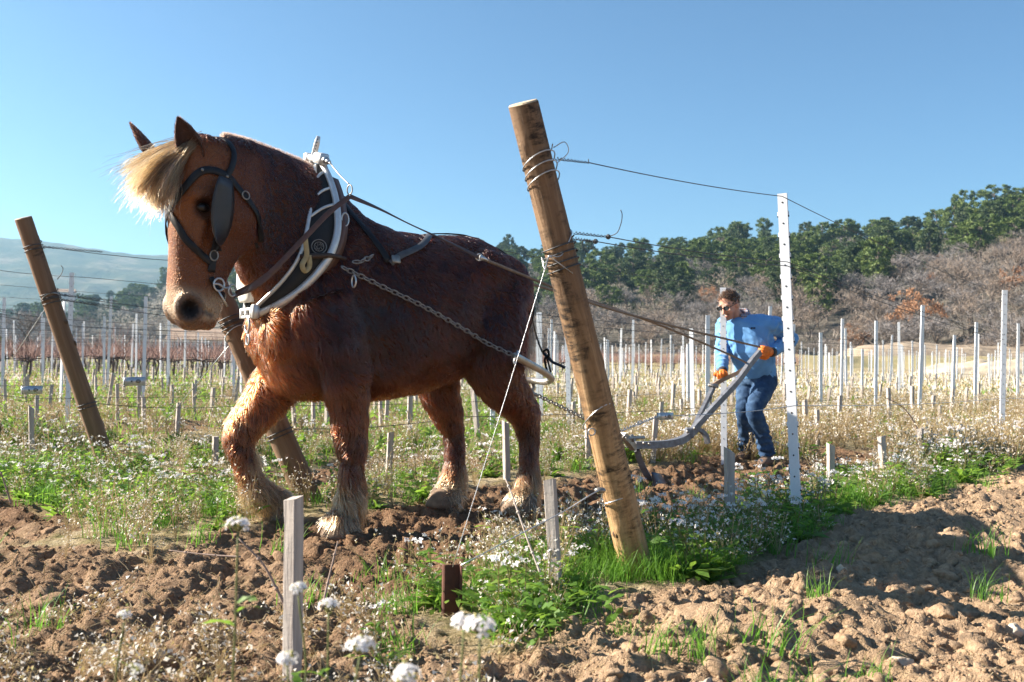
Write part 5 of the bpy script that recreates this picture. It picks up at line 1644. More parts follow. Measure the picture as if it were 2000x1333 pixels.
backset = empty('back_strap', HL(.2, 0, 1.66))
tag(backset, 'black strap behind the collar joined to a grey strap over the horse back', 'harness strap')
for sg in (1, -1):
    strap_path('shoulder_strap', [HL(.50, sg * .10, 1.88), HL(.42, sg * .20, 1.74), HL(.33, sg * .29, 1.56), HL(.26, sg * .335, 1.43)], .036, LEATHER, backset)
    strap_path('cross_strap', [HL(.25, sg * .34, 1.42), HL(.16, sg * .33, 1.48), HL(.02, sg * .27, 1.555), HL(-.10, sg * .12, 1.615), HL(-.16, 0, 1.63)], .036, GREYL, backset)
    p, nn = near_body(HL(.22, sg * .34, 1.44), .024)
    m = MB(); m.box(p, (.05, .012, .045), np.stack([HU, nn, np.cross(HU, nn)], 1), bev=.004); m.build('buckle', CHAINM, backset)

crup = empty('crupper', HL(-.7, 0, 1.5))
tag(crup, 'black crupper and breeching straps hanging over the rump of the horse', 'harness strap')
strap_path('spine_strap', [HL(-.16, 0, 1.64), HL(-.40, 0, 1.66), HL(-.58, .0, 1.62), HL(-.70, 0, 1.52), HL(-.76, .02, 1.40)], .026, LEATHER, crup)
for sg in (1, -1):
    strap_path('hip_strap', [HL(-.60, sg * .02, 1.60), HL(-.66, sg * .10, 1.50), HL(-.70, sg * .17, 1.36), HL(-.71, sg * .21, 1.20), HL(-.69, sg * .23, 1.02)], .030, LEATHER, crup)
p0 = on_body(1003, 560, .02)[0]
lp = catmull([p0, W(1012, 590, 6.0), W(1024, 596, 6.0), W(1032, 585, 6.02), W(1027, 560, 6.02), W(1010, 530, 6.02), W(1000, 512, 6.0)], 6)
m = MB(); m.ribbon(lp, np.tile(np.array([.2, -1, .1]), (len(lp), 1)), .022, .005); m.build('strap_loop', LEATHER, crup)
lp = catmull([on_body(1030, 605, .02)[0], W(1046, 650, 6.08), W(1057, 683, 6.1), W(1068, 700, 6.1), W(1076, 728, 6.12)], 6)
m = MB(); m.ribbon(lp, np.tile(np.array([.6, -.8, .1]), (len(lp), 1)), .013, .005); m.build('hanging_strap', LEATHER, crup)
lp = catmull([W(1062, 690, 6.1), W(1072, 700, 6.09), W(1080, 708, 6.09), W(1092, 713, 6.09), W(1104, 719, 6.09)], 6)
m = MB(); m.ribbon(lp, np.tile(np.array([.1, -.5, .9]), (len(lp), 1)), .028, .006); m.tube(catmull([W(1060, 688, 6.09), W(1069, 683, 6.07), W(1072, 696, 6.07), W(1064, 702, 6.09), W(1069, 728, 6.12)], 5), .008, 6); m.build('strap_end', LEATHER, crup)

# bridle -------------------------------------------------------------------------
bridle = empty('bridle', HD(0, 0, 0))
tag(bridle, 'black leather bridle with blinkers and bit on the horse head', 'bridle')
def head_strap(name, pts, width, mat=LEATHER, lift=.011, mirror=True, n=6):
    for sg in ((1, -1) if mirror else (1,)):
        strap_path(name, [HD(f, sg * l, d) for f, l, d in pts], width, mat, bridle, .006, lift, n)
head_strap('crown_strap', [(-.06, .0, -.04), (-.09, .09, .02), (-.075, .125, .09), (-.055, .14, .135)], .03)
head_strap('brow_band', [(-.06, .14, .135), (-.01, .145, .12), (.05, .14, .125), (.085, .115, .16), (.12, .07, .235), (.13, .0, .31)], .036)
head_strap('nose_strap', [(.135, .0, .30), (.118, .06, .36), (.085, .09, .42), (.02, .10, .47), (-.03, .10, .50)], .034)
head_strap('throat_latch', [(-.06, .14, .13), (-.12, .14, .18), (-.18, .12, .24), (-.24, .09, .31), (-.27, .02, .36)], .03)
head_strap('cheek_strap', [(-.055, .14, .14), (-.045, .145, .25), (-.045, .135, .38), (-.04, .12, .46), (-.035, .115, .54)], .036)
head_strap('curb_strap', [(-.035, .11, .56), (-.06, .10, .60), (-.10, .06, .63), (-.13, .0, .65)], .026)
for sg in (1, -1):
    # blinker: stiff leather cup standing off beside the eye
    rows = []
    for f in np.linspace(0, 1, 9):
        w = .070 * (math.sin(math.pi * min(1, f * .86 + .14)) ** .45) * (1 - .30 * smooth(.65, 1, np.array([f]))[0])
        d = .15 + .305 * f
        rows.append([HD(-.045 + w * x * .9 + .01, sg * (.162 + .03 * x - .02 * f), d) for x in np.linspace(-1, 1, 7)])
    rows = np.array(rows); m = MB(); rings = []
    for r_ in rows:
        rings.append(list(r_) + [p_ + HLf * sg * .009 for p_ in r_[::-1]])
    m.loft(rings); m.build('blinker', simple_mat('worn_blinker_leather', (.026, .020, .022), (.013, .011, .013), .42, scale=18, bump=.3, bdist=.002), bridle)
    for f, l, d in ((-.055, .152, .135), (.06, .148, .125), (-.05, .152, .40)):
        p, nn = near_body(HD(f, sg * l, d), .014); m = MB(); m.ball(p, .008, nu=8, nv=6); m.build('rivet', CHAINM, bridle)
    p, nn = near_body(HD(-.145, sg * .14, .20), .016); m = MB(); m.torus(p, HDn * .8 - HF * .6, HF * .8 + HDn * .6, .02, .0035, R2=.018, n=14); m.build('buckle', CHAINM, bridle)
    p, nn = near_body(HD(-.04, sg * .13, .47), .014); m = MB(); m.torus(p, HDn, HF, .024, .004, R2=.02, n=16); m.build('buckle', CHAINM, bridle)
    # bit ring, curb chain and shank
    bc = HD(-.06, sg * .118, .59)
    m = MB(); m.torus(bc, HDn, HF, .030, .005, R2=.026, n=20)
    m.tube(catmull([bc + HF * .03, bc + HF * .005 - HDn * .0 + HLf * sg * .012, bc - HF * .03 + HDn * .012, bc - HF * .06 + HDn * .005], 5), .005, 6)
    m.torus(bc - HF * .07 + HDn * .02, HDn, HF, .028, .0045, R2=.02, n=16)
    m.tube([bc + HDn * .03, bc + HDn * .10 - HF * .05], .005, 6)
    m.build('bit_ring', STEEL, bridle)

# reins --------------------------------------------------------------------------
ROPE = simple_mat('tan_rope', (.26, .19, .14), (.14, .10, .075), .85, scale=60, bump=.6, stretch=(1, 1, 1))
bitp = HD(-.13, .135, .62)
rein = empty('rein', bitp)
tag(rein, 'brown leather rein from bit through collar ring, ending in a rope to the man', 'rein')
P = catmull([bitp, W(520, 540, 4.66), W(590, 470, 4.74), W(640, 418, 4.82), W(683, 384, 4.93)], 8)
m = MB(); m.ribbon(P, np.tile(np.array([.35, -.85, .35]), (len(P), 1)), .026, .006); m.build('front_length', BROWN, rein)
m = MB(); Pq = catmull([bitp, W(490, 560, 4.64), W(520, 538, 4.66), W(548, 512, 4.70)], 5); m.ribbon(Pq + np.array([0, -.008, -.012]), np.tile(np.array([.35, -.85, .35]), (len(Pq), 1)), .03, .006); m.build('doubled_end', BROWN, rein)
P = catmull([W(684, 384, 4.93), W(740, 408, 5.05), W(800, 438, 5.15), W(865, 468, 5.27), W(935, 503, 5.42)], 8)
k = np.linspace(0, 1, len(P)); nn = np.stack([.3 + 0 * k, -.9 + .7 * np.sin(k * 3.0), .3 + .6 * np.sin(k * 3.0)], 1)
m = MB(); m.ribbon(P, nn, .026, .006); m.build('middle_length', simple_mat('dark_brown_leather', (.10, .055, .04), (.06, .03, .022), .5, scale=25), rein)
m = MB(); m.torus(W(936, 503, 5.42), np.array([1, .3, 0]), UZ, .018, .004); m.tube([W(938, 503, 5.42), W(952, 509, 5.45)], [.016, .008], 8); m.build('snap_ring', STEEL, rein)
HAND_R = W(1487, 683, 8.72); HAND_L = W(1412, 741, 8.60)
P = catmull([W(940, 505, 5.42), W(1060, 553, 5.85), W(1170, 597, 6.5), W(1330, 641, 7.6), HAND_R + np.array([-.02, -.03, .02])], 10)
def rope(mb, P, r):
    mb.tube(P, r, 7)
    cum = np.concatenate([[0], np.cumsum(np.linalg.norm(np.diff(P, axis=0), axis=1))])
    S = np.linspace(0, cum[-1], int(cum[-1] / .012)); Q = np.stack([np.interp(S, cum, P[:, i]) for i in range(3)], 1)
    T = np.gradient(Q, axis=0); T /= np.linalg.norm(T, axis=1)[:, None]
    N1 = np.cross(T, UZ); N1 /= np.linalg.norm(N1, axis=1)[:, None]; N2 = np.cross(T, N1)
    for ph in (0, math.pi):
        a = S / .035 * 2 * math.pi + ph
        mb.tube(Q + (N1 * np.cos(a)[:, None] + N2 * np.sin(a)[:, None]) * r * .5, r * .62, 4)
m = MB(); rope(m, P, .009); m.build('rope', ROPE, rein)
rein2 = empty('rein', W(1015, 560, 5.95))
tag(rein2, 'lower tan rope rein passing behind the leaning post to the low hand of the ploughman', 'rein')
P = catmull([HL(.50, -.28, 1.62), HL(.1, -.33, 1.56), HL(-.4, -.3, 1.58), W(1015, 548, 6.15), W(1160, 590, 6.7), W(1300, 640, 7.5), W(1440, 700, 8.5), W(1462, 715, 8.62)], 10)
m = MB(); rope(m, P, .0085); m.build('rope', ROPE, rein2)

# trace chains and swingletree ----------------------------------------------------
def link_mesh_proto(L, w, r):
    m = MB(); m.torus((0, 0, 0), (1, 0, 0), (0, 1, 0), L / 2, r, n=14, k=6, R2=w / 2); me = m.mesh('chain_link')
    me.polygons.foreach_set('use_smooth', [True] * len(me.polygons)); me.materials.append(CHAINM); return me
LINK = link_mesh_proto(.043, .024, .0042)
def chain(name, P, label, pitch=.034, mesh=None):
    P = np.array(P); root = empty(name, P[0]); tag(root, label, 'chain')
    cum = np.concatenate([[0], np.cumsum(np.linalg.norm(np.diff(P, axis=0), axis=1))]); n = int(cum[-1] / pitch)
    for i in range(n):
        s = (i + .5) * cum[-1] / n; c = np.array([np.interp(s, cum, P[:, j]) for j in range(3)])
        s2 = min(s + .01, cum[-1]); T = np.array([np.interp(s2, cum, P[:, j]) for j in range(3)]) - np.array([np.interp(s - .01, cum, P[:, j]) for j in range(3)])
        T /= np.linalg.norm(T); N1 = np.cross(UZ, T); N1 /= np.linalg.norm(N1); N2 = np.cross(T, N1)
        a = math.pi / 4 + (i % 2) * math.pi / 2
        X, Y = T, N1 * math.cos(a) + N2 * math.sin(a); Z = np.cross(X, Y)
        o = bpy.data.objects.new('chain_link', mesh or LINK); COL.objects.link(o); o.parent = root
        Mx = Matrix(((X[0], Y[0], Z[0], c[0] - P[0][0]), (X[1], Y[1], Z[1], c[1] - P[0][1]), (X[2], Y[2], Z[2], c[2] - P[0][2]), (0, 0, 0, 1)))
        o.matrix_local = Mx
    return root
sw_n = W(1008, 697, 5.40)
hk = W(668, 522, 5.0)
pts = [hk]
for px, py in ((740, 560), (820, 601), (900, 642), (950, 667)):
    p, nn = on_body(px, py, .035); pts.append(p)
pts.append(sw_n)
chain('trace_chain', catmull(pts, 10), 'steel trace chain along the near side of the horse from collar to swingletree')
p1, _ = near_body(HL(.30, .34, 1.36), .02)
short = catmull([W(690, 512, 5.03), (W(690, 512, 5.03) + W(722, 503, 5.08)) / 2 + np.array([0, -.01, -.01]), W(728, 500, 5.12)], 6)
chain('hanging_chain', short, 'short dark chain tying the collar hook to the black shoulder strap', .03)
m = MB(); c = W(691, 550, 5.02); m.torus(c, UZ, np.array([.8, -.5, 0]), .030, .005, R2=.014, n=16)
tag(m.build('chain_shackle', STEEL, None, loc=c), 'steel shackle hanging from the trace chain near the collar', 'shackle')
TUBE = simple_mat('galvanised_tube', (.55, .53, .50), (.36, .33, .30), .38, .8, scale=14, bump=.1)
swt = empty('swingletree', W(1050, 740, 6.1))
tag(swt, 'bent steel tube swingletree hanging behind the hocks of the horse', 'swingletree')
P = catmull([W(1006, 696, 5.40), W(1035, 712, 5.62), W(1062, 727, 5.86), W(1077, 740, 6.1), W(1066, 746, 6.28), W(1040, 744, 6.38), W(985, 741, 6.42), W(930, 733, 6.46), W(900, 726, 6.48)], 7)
m = MB(); m.tube(P, .021, 12); m.build('tube', TUBE, swt)
m = MB(); m.torus(W(1011, 694, 5.40), UZ, np.array([0, 1, 0]), .022, .006); m.build('end_eye', STEEL, swt)
m = MB(); m.tube(catmull([W(1040, 745, 6.38), W(1042, 758, 6.38), W(1036, 766, 6.36), W(1048, 772, 6.38)], 5), .012, 7); m.build('centre_hook', CHAINM, swt)
P = catmull([HL(.55, -.34, 1.42), HL(.0, -.40, 1.20), W(905, 728, 6.48)], 8)
chain('trace_chain', P, 'steel trace chain on the hidden far side of the horse', .05)
chain('draught_chain', catmull([W(1044, 770, 6.38), W(1090, 792, 6.6), W(1150, 822, 6.95), W(1228, 858, 7.35)], 8), 'slack draught chain from swingletree to plough passing behind the leaning post')
# ------------------------------------------------------------------ the plough
PAINT = simple_mat('worn_blue_grey_steel', (.20, .215, .25), (.11, .105, .115), .55, .35, scale=22, bump=.4)
BLADE = simple_mat('blue_steel_share', (.09, .11, .15), (.05, .06, .085), .3, .7, scale=10)
WOODH = simple_mat('worn_wood_handle', (.30, .20, .13), (.19, .12, .08), .6, scale=14, bump=.3)
pl = empty('plough', G(1285, 945))
tag(pl, 'grey steel hand plough with curved beam and two handles held by the man', 'plough')
beam = catmull([W(1238, 870, 7.55), W(1275, 869, 7.7), W(1310, 866, 7.85), W(1335, 858, 7.98), W(1350, 846, 8.05), W(1362, 833, 8.1)], 6)
def bar(mb, P, w, h, up=UZ):
    P = np.array(P); T = np.gradient(P, axis=0); rings = []
    for i in range(len(P)):
        t_ = T[i] / np.linalg.norm(T[i]); s = np.cross(t_, up); s /= np.linalg.norm(s); u = np.cross(s, t_)
        rings.append([P[i] + s * x * w / 2 + u * y * h / 2 for x, y in ((-1, -1), (1, -1), (1, 1), (-1, 1))])
    mb.loft(rings)
m = MB(); bar(m, beam, .05, np.interp(np.linspace(0, 1, len(beam)), [0, 1], [.055, .055])[0]); m.build('beam', PAINT, pl, False)
m = MB(); c = W(1346, 846, 8.04); m.box(c, (.07, .075, .085), None, bev=.01); m.build('clamp', PAINT, pl, False)
for px, py in ((1343, 843), (1357, 837), (1258, 866), (1268, 868)):
    m = MB(); m.ball(W(px, py, 7.98 if px > 1300 else 7.55), .013, nu=8, nv=6); m.build('bolt', CHAINM, pl)
# clevis in front
m = MB(); bar(m, catmull([W(1215, 850, 7.45), W(1228, 862, 7.5), W(1238, 876, 7.55)], 4), .05, .045); m.tube([W(1226, 856, 7.46), W(1258, 855, 7.55)], .013, 7); m.tube([W(1232, 850, 7.5), W(1240, 862, 7.5)], .016, 7); m.build('clevis', CHAINM, pl, False)
# standard and share
m = MB(); bar(m, catmull([W(1244, 880, 7.58), W(1252, 905, 7.62), W(1262, 925, 7.66), W(1272, 942, 7.70)], 4), .032, .045, np.array([1, 0, 0])); m.build('standard', PAINT, pl, False)
m = MB(); rows = []
for f in np.linspace(0, 1, 7):
    a = W(1272 + 4 * f, 922 + 32 * f, 7.62); b = W(1290 + 14 * f, 925 + 24 * f, 7.78)
    rows.append([a + (b - a) * g + np.array([0, -.04 * math.sin(g * math.pi), 0]) for g in np.linspace(0, 1, 6)])
rings = [r_ + [p + np.array([.004, .012, 0]) for p in r_[::-1]] for r_ in rows]
m.loft([list(r_) for r_ in rings]); m.build('share', BLADE, pl)
# curved stay under the handle fork
m = MB(); bar(m, catmull([W(1356, 836, 8.1), W(1370, 842, 8.15), W(1379, 853, 8.18), W(1382, 866, 8.2)], 5), .04, .03); m.build('skid', PAINT, pl, False)
# handles
m = MB(); bar(m, catmull([W(1352, 842, 8.05), W(1390, 800, 8.22), W(1430, 757, 8.40), W(1448, 735, 8.50), W(1464, 712, 8.6), W(1484, 688, 8.70)], 6), .035, .05); m.build('handle', PAINT, pl, False)
m = MB(); bar(m, catmull([W(1354, 838, 8.1), W(1368, 808, 8.3), W(1382, 780, 8.48), W(1394, 755, 8.60)], 6), .03, .042); m.build('handle', PAINT, pl, False)
m = MB(); bar(m, catmull([W(1392, 754, 8.62), W(1412, 742, 8.62), W(1440, 729, 8.6), W(1460, 716, 8.58)], 5), .035, .035); m.build('grip', WOODH, pl, False)
m = MB(); m.box(W(1393, 753, 8.58), (.09, .03, .03), None, bev=.006); m.tube([W(1386, 752, 8.56), W(1403, 757, 8.56)], .009, 6); m.build('grip_clamp', CHAINM, pl)
m = MB(); m.tube(catmull([W(1390, 775, 8.5), W(1388, 785, 8.5), W(1391, 792, 8.5)], 4), .008, 6); m.build('lever', CHAINM, pl)

# ------------------------------------------------------------------ the ploughman
MY0 = 9.0
def M(px, py, dy=0.0): return W(px, py, MY0 + dy)
SKIN = NT('skin'); SKIN.set(SKIN.attr('tone', 'Color'), .5, 0, .4); SKIN.b.inputs['Subsurface Weight'].default_value = .08; SKIN.b.inputs['Subsurface Radius'].default_value = (.02, .008, .004)
man = empty('person', G(1480, 905))
tag(man, 'man in a light blue sweater and jeans with orange gloves guiding the plough', 'person')
def limb(mb, pts, radii, n=14, sub=5):
    P = catmull(pts, sub); rr = np.interp(np.linspace(0, 1, len(P)), np.linspace(0, 1, len(radii)), radii); mb.tube(P, rr, n)
# key joints
NECK = M(1447, 622, -.02); SH_L = M(1509, 634, -.10); SH_R = M(1417, 634, .12)      # his left arm is on the picture's right
EL_L = M(1545, 664, .10); WR_L = M(1506, 688, -.20); HD_L = M(1492, 687, -.28)
EL_R = M(1409, 690, .02); WR_R = M(1411, 727, -.26); HD_R = M(1412, 739, -.36)
HIP_L = M(1496, 745, .02); HIP_R = M(1462, 745, .12); KN_L = M(1473, 803, -.18); KN_R = M(1453, 803, .06)
AN_L = M(1499, 884, -.05); AN_R = M(1457, 875, .35)
# head frame: looks down and to the left
hd_c = M(1425, 598, -.06)
fx = np.array([-.66, -.66, -.46]); fx /= np.linalg.norm(fx)
ux = np.array([-.26, -.22, 1.0]); ux -= fx * ux.dot(fx); ux /= np.linalg.norm(ux); lx = np.cross(ux, fx)
RH = np.stack([fx, lx, ux], 1)
def HP(f, l, u): return hd_c + RH @ np.array([f, l, u])
mb_ = MB()
mb_.ball(HP(-.005, 0, .035), (.099, .077, .093), rot=RH, nu=20, nv=14)      # skull
rings = []
for u, f0, f1, w in ((.05, .09, -.05, .07), (.01, .092, -.03, .068), (-.03, .092, -.01, .062), (-.065, .09, .01, .052), (-.095, .086, .03, .038), (-.108, .074, .04, .024)):
    rings.append(ell(HP((f0 + f1) / 2, 0, u), fx, lx, (f0 - f1) / 2, (f0 - f1) / 2, w, 20, 2.3))
mb_.loft(rings)
mb_.tube([HP(.09, 0, .035), HP(.105, 0, .005), HP(.118, 0, -.022), HP(.10, 0, -.032)], [.010, .013, .017, .010], 8)   # nose
for s in (1, -1):
    mb_.ball(HP(.083, s * .032, .045), (.018, .028, .010), rot=RH); mb_.ball(HP(.07, s * .05, -.01), (.025, .018, .022), rot=RH)
    mb_.ball(HP(-.01, s * .078, .0), (.022, .012, .034), rot=RH)
mb_.ball(HP(.092, 0, -.058), (.012, .026, .006), rot=RH); mb_.ball(HP(.090, 0, -.07), (.012, .022, .006), rot=RH); mb_.ball(HP(.085, 0, -.096), (.018, .022, .014), rot=RH)
limb(mb_, [HP(-.03, 0, -.02), HP(-.04, 0, -.10), NECK + np.array([.02, .04, -.05])], [.06, .058, .066])
limb(mb_, [NECK + np.array([.02, .05, -.02]), (SH_L + SH_R) / 2 + UZ * -.12, (HIP_L + HIP_R) / 2 + UZ * .08], [.07, .10, .11, .10])
limb(mb_, [(NECK + SH_L) / 2 - UZ * .05, SH_L, EL_L, WR_L], [.04, .04, .036, .034, .026]); limb(mb_, [(NECK + SH_R) / 2 - UZ * .05, SH_R, EL_R, WR_R], [.04, .04, .042, .038, .026])
def hand(mb, wr, hd, grip_ax, sgn):
    """palm and five fingers curled round a bar running along grip_ax"""
    d = hd - wr; d /= np.linalg.norm(d); g = grip_ax / np.linalg.norm(grip_ax); g = g - d * g.dot(d); g /= np.linalg.norm(g); nrm = np.cross(d, g) * sgn
    limb(mb, [wr - d * .03, wr + d * .02, wr + d * .065], [.026, .033, .030], 10, 3)
    mb.ball(wr + d * .05, (.045, .042, .022), rot=np.stack([d, g, nrm], 1), nu=12, nv=8)
    for i, (o_, L) in enumerate(((-.033, .065), (-.011, .078), (.011, .074), (.033, .058))):
        b = wr + d * .082 + g * o_
        mb.tube(catmull([b - d * .02, b, b + d * L * .35 + nrm * L * .12, b + d * L * .42 + nrm * L * .55, b + d * L * .1 + nrm * L * .72], 3), [.010] * 7 + [.0095] * 3 + [.009] * 2 + [.007], 7)
    b = wr + d * .03 - g * .035
    mb.tube(catmull([b, b - g * .022 + d * .02 + nrm * .015, b - g * .018 + d * .05 + nrm * .04, b - g * .0 + d * .062 + nrm * .055], 3), [.014] * 4 + [.011] * 4 + [.009, .008], 7)
hand(mb_, WR_L, HD_L, np.array([.5, .3, .75]), 1); hand(mb_, WR_R, HD_R, np.array([.9, .1, .3]), 1)
for hp, kn, an in ((HIP_L, KN_L, AN_L), (HIP_R, KN_R, AN_R)):
    limb(mb_, [hp * .5 + kn * .5, kn, an], [.05, .045, .04, .035, .03])
bm = remesh(mb_, .0065, 3, .5)
bco, bno = mesh_arrays(bm); hl = (bco - hd_c) @ RH
tone = np.tile(np.array([.52, .27, .19]), (len(bco), 1))
def bl(w, c):
    global tone
    w = np.clip(w, 0, 1)[:, None]; tone = tone * (1 - w) + np.array(c) * w
bl(smooth(-.02, -.06, hl[:, 2]) * smooth(-.02, .02, hl[:, 0]) * (hl[:, 2] > -.13) * .55, (.20, .13, .105))       # stubble
bl(np.exp(-((hl[:, 2] + .064) / .007) ** 2) * (np.abs(hl[:, 1]) < .026) * (hl[:, 0] > .08) * .8, (.36, .12, .10))   # lips
bl(np.exp(-((hl[:, 2] + .045) / .008) ** 2) * (np.abs(hl[:, 1]) < .035) * (hl[:, 0] > .07) * .7, (.12, .08, .065))  # moustache
bl(np.exp(-((hl[:, 2] - .052) / .006) ** 2) * (np.abs(np.abs(hl[:, 1]) - .033) < .022) * (hl[:, 0] > .06) * .8, (.08, .05, .04))  # brows
set_attr(bm, 'tone', tone)
link_mesh('body', bm, SKIN.m, man)
# hair
m = MB(); m.ball(HP(-.018, 0, .048), (.101, .084, .095), rot=RH, nu=24, nv=16)
hm = remesh(m, .008, 1); hco, hno = mesh_arrays(hm); q = (hco - hd_c) @ RH
cut = np.where((q[:, 0] > .05) & (q[:, 2] < .085), -.03, 0) + np.where((q[:, 2] < .03 - .5 * q[:, 0]) & (q[:, 0] > -.05), -.03, 0)
hco = hco + hno * (cut + .006 * fbm(q[:, 0] * 60 + q[:, 1] * 40, q[:, 2] * 50, 3, 91))[:, None]
hm.vertices.foreach_set('co', hco.astype(np.float32).ravel())
HAIRM = simple_mat('dark_brown_hair', (.055, .032, .022), (.025, .015, .011), .55, scale=60, bump=.6)
link_mesh('hair', hm, HAIRM, man)
r_ = np.random.default_rng(9); p, nn = surface_samples(hm, 1, r_) if False else (None, None)
hm2_co, hm2_no = mesh_arrays(hm)
hm2_co = hm2_co + ORIG[man.name]
qq = (hm2_co - hd_c) @ RH; sel = np.where(((qq[:, 2] > .075) | (qq[:, 0] < -.04)) & (qq[:, 2] > -.03))[0]
k = r_.choice(sel, 2600); p = hm2_co[k]; d = hm2_no[k] * .5 + fx * .8 + r_.normal(0, .35, (2600, 3)); d /= np.linalg.norm(d, axis=1)[:, None]
Lh = r_.uniform(.015, .035, (2600, 1)); ph = hair_object('hair_strands', np.stack([p, p + d * Lh * .5 + hm2_no[k] * .004, p + d * Lh], 1), np.clip(np.array([.075, .045, .03]) * r_.uniform(.4, 1.8, (2600, 1)), .004, .5), .0013, MANE, man)
# glasses
m = MB()
for s in (1, -1):
    m.torus(HP(.108, s * .034, .022), lx, ux, .026, .0035, R2=.020, n=18)
    m.tube([HP(.104, s * .060, .027), HP(.05, s * .080, .026), HP(-.015, s * .085, .022)], .003, 6)
m.tube([HP(.112, -.009, .026), HP(.112, .009, .026)], .003, 6)
for s in (1, -1): m.ball(HP(.106, s * .034, .022), (.0025, .024, .018), 1, 14, 8, RH)
m.build('glasses', [simple_mat('black_frame', (.012, .012, .013), None, .3), simple_mat('tinted_lens', (.05, .055, .07), None, .12)], man)

# clothes
KNIT = NT('blue_knit'); v = KNIT.coords('Object'); wv = KNIT.noise(260, 3, .6, v); f = KNIT.noise(7, 4, .6, v)
KNIT.set(KNIT.ramp(f, [(.3, (.095, .25, .52)), (.7, (.15, .34, .62))]), .9, 0, .1); KNIT.b.inputs['Sheen Weight'].default_value = .25; KNIT.bump(wv, .3, .003)
m = MB()
PEL = (HIP_L + HIP_R) / 2
chest = NECK * .35 + (SH_L + SH_R) * .5 * .65
TL = (SH_L - SH_R); TL[2] *= .3; TL /= np.linalg.norm(TL); FW = np.cross(UZ, TL); FW = FW if FW[1] < 0 else -FW
rings = []
for c, w, d in ((NECK + UZ * .005 + np.array([.01, .02, 0]), .078, .072), (NECK * .7 + chest * .3 - UZ * .025, .165, .095), (chest - UZ * .03, .225, .125), (M(1464, 662, -.02), .205, .135), (M(1468, 690, -.02), .195, .138), (M(1474, 715, .02), .188, .135), (M(1477, 733, .06), .188, .132), (M(1479, 740, .06), .172, .12)):
    rings.append(ell(c, FW, TL, d, d, w, 26, 2.3))
m.loft(rings)
limb(m, [chest + TL * .12 - UZ * .03, SH_L - TL * .0, (SH_L + EL_L) / 2 + UZ * .012, EL_L, (EL_L + WR_L) / 2, WR_L + (EL_L - WR_L) * .10], [.085, .080, .068, .060, .054, .042], 18)
limb(m, [chest - TL * .12 - UZ * .03, SH_R, (SH_R + EL_R) / 2, EL_R, (EL_R + WR_R) / 2, WR_R + (EL_R - WR_R) * .10], [.085, .078, .066, .058, .052, .041], 18)
for S_ in (SH_L, SH_R): limb(m, [NECK - UZ * .03 + np.array([.01, .03, 0]), (NECK + S_) / 2 - UZ * .012, S_], [.07, .082, .085], 18)
sm = remesh(m, .008, 4); sco, sno = mesh_arrays(sm)
def folds(co, no, a, b, amp, freq, sharp=2.0):
    """wrinkles ringing a sleeve or leg between joints a and b"""
    ax = b - a; L = np.linalg.norm(ax); ax /= L; rel = co - a; tt = rel @ ax; rd = np.linalg.norm(rel - tt[:, None] * ax, axis=1)
    w = smooth(-.08, .02, tt) * smooth(L + .08, L - .02, tt) * smooth(.16, .11, rd)
    ph = tt * freq + 2.2 * fbm(rel[:, 0] * 9 + rel[:, 2] * 4, rel[:, 1] * 9 + rel[:, 2] * 5, 2, 95)
    return co + no * (amp * w * (np.abs(np.sin(ph)) ** sharp - .4))[:, None]
sco = folds(sco, sno, SH_L, EL_L, .018, 42); sco = folds(sco, sno, EL_L, WR_L, .014, 46); sco = folds(sco, sno, SH_R, EL_R, .012, 40); sco = folds(sco, sno, EL_R, WR_R, .014, 44)
sco = sco + sno * (.010 * fbm(sco[:, 0] * 7 + sco[:, 1] * 4, sco[:, 2] * 5, 3, 96))[:, None]
sm.vertices.foreach_set('co', sco.astype(np.float32).ravel())
sweater = link_mesh('sweater', sm, KNIT.m, man)
swb = BVHTree.FromPolygons([Vector(v_) for v_ in sco], [tuple(p_.vertices) for p_ in sm.polygons])
def on_sw(px, py):
    h = swb.ray_cast(Vector((0, 0, CAM_H)), Vector(ray(px, py)).normalized())
    return (np.array(h[0]) + np.array(h[1]) * .003, np.array(h[1])) if h[0] else (M(px, py, -.15), np.array([0, -1.0, 0]))
m = MB()
for px, w in ((1468, .016), (1471.5, .006), (1474, .010)):
    p, nn = on_sw(px, 641.5); s = np.cross(UZ, nn); s /= np.linalg.norm(s); m.box(p, (w, .004, .015), np.stack([s, nn, np.cross(nn, s) * -1], 1))
m.build('embroidery', simple_mat('dark_thread', (.02, .025, .05), None, .9), man)
# checked shirt collar
t = NT('checked_shirt'); v = t.coords('Object', (1, 1, 1)); w1 = t.node('ShaderNodeTexWave', wave_type='BANDS', bands_direction='Z'); w1.inputs['Scale'].default_value = 14; w2 = t.node('ShaderNodeTexWave', wave_type='BANDS', bands_direction='X'); w2.inputs['Scale'].default_value = 14
t.link(v, w1.inputs[0]); t.link(v, w2.inputs[0])
t.set(t.mix(w1.outputs['Fac'], t.mix(w2.outputs['Fac'], (.05, .07, .16), (.35, .14, .08)), (.30, .32, .38)), .85)
m = MB(); P = []; Nn = []
for a in np.linspace(.35, 2 * math.pi - .35, 22):
    d = FW * math.cos(a) + TL * math.sin(a); P.append(NECK + np.array([.005, .02, .035]) + d * np.array([.078, .078, .078]) + UZ * (-.03 * math.cos(a))); Nn.append(d + UZ * .5)
m.ribbon(P, Nn, .062, .010); m.build('shirt_collar', t.m, man)
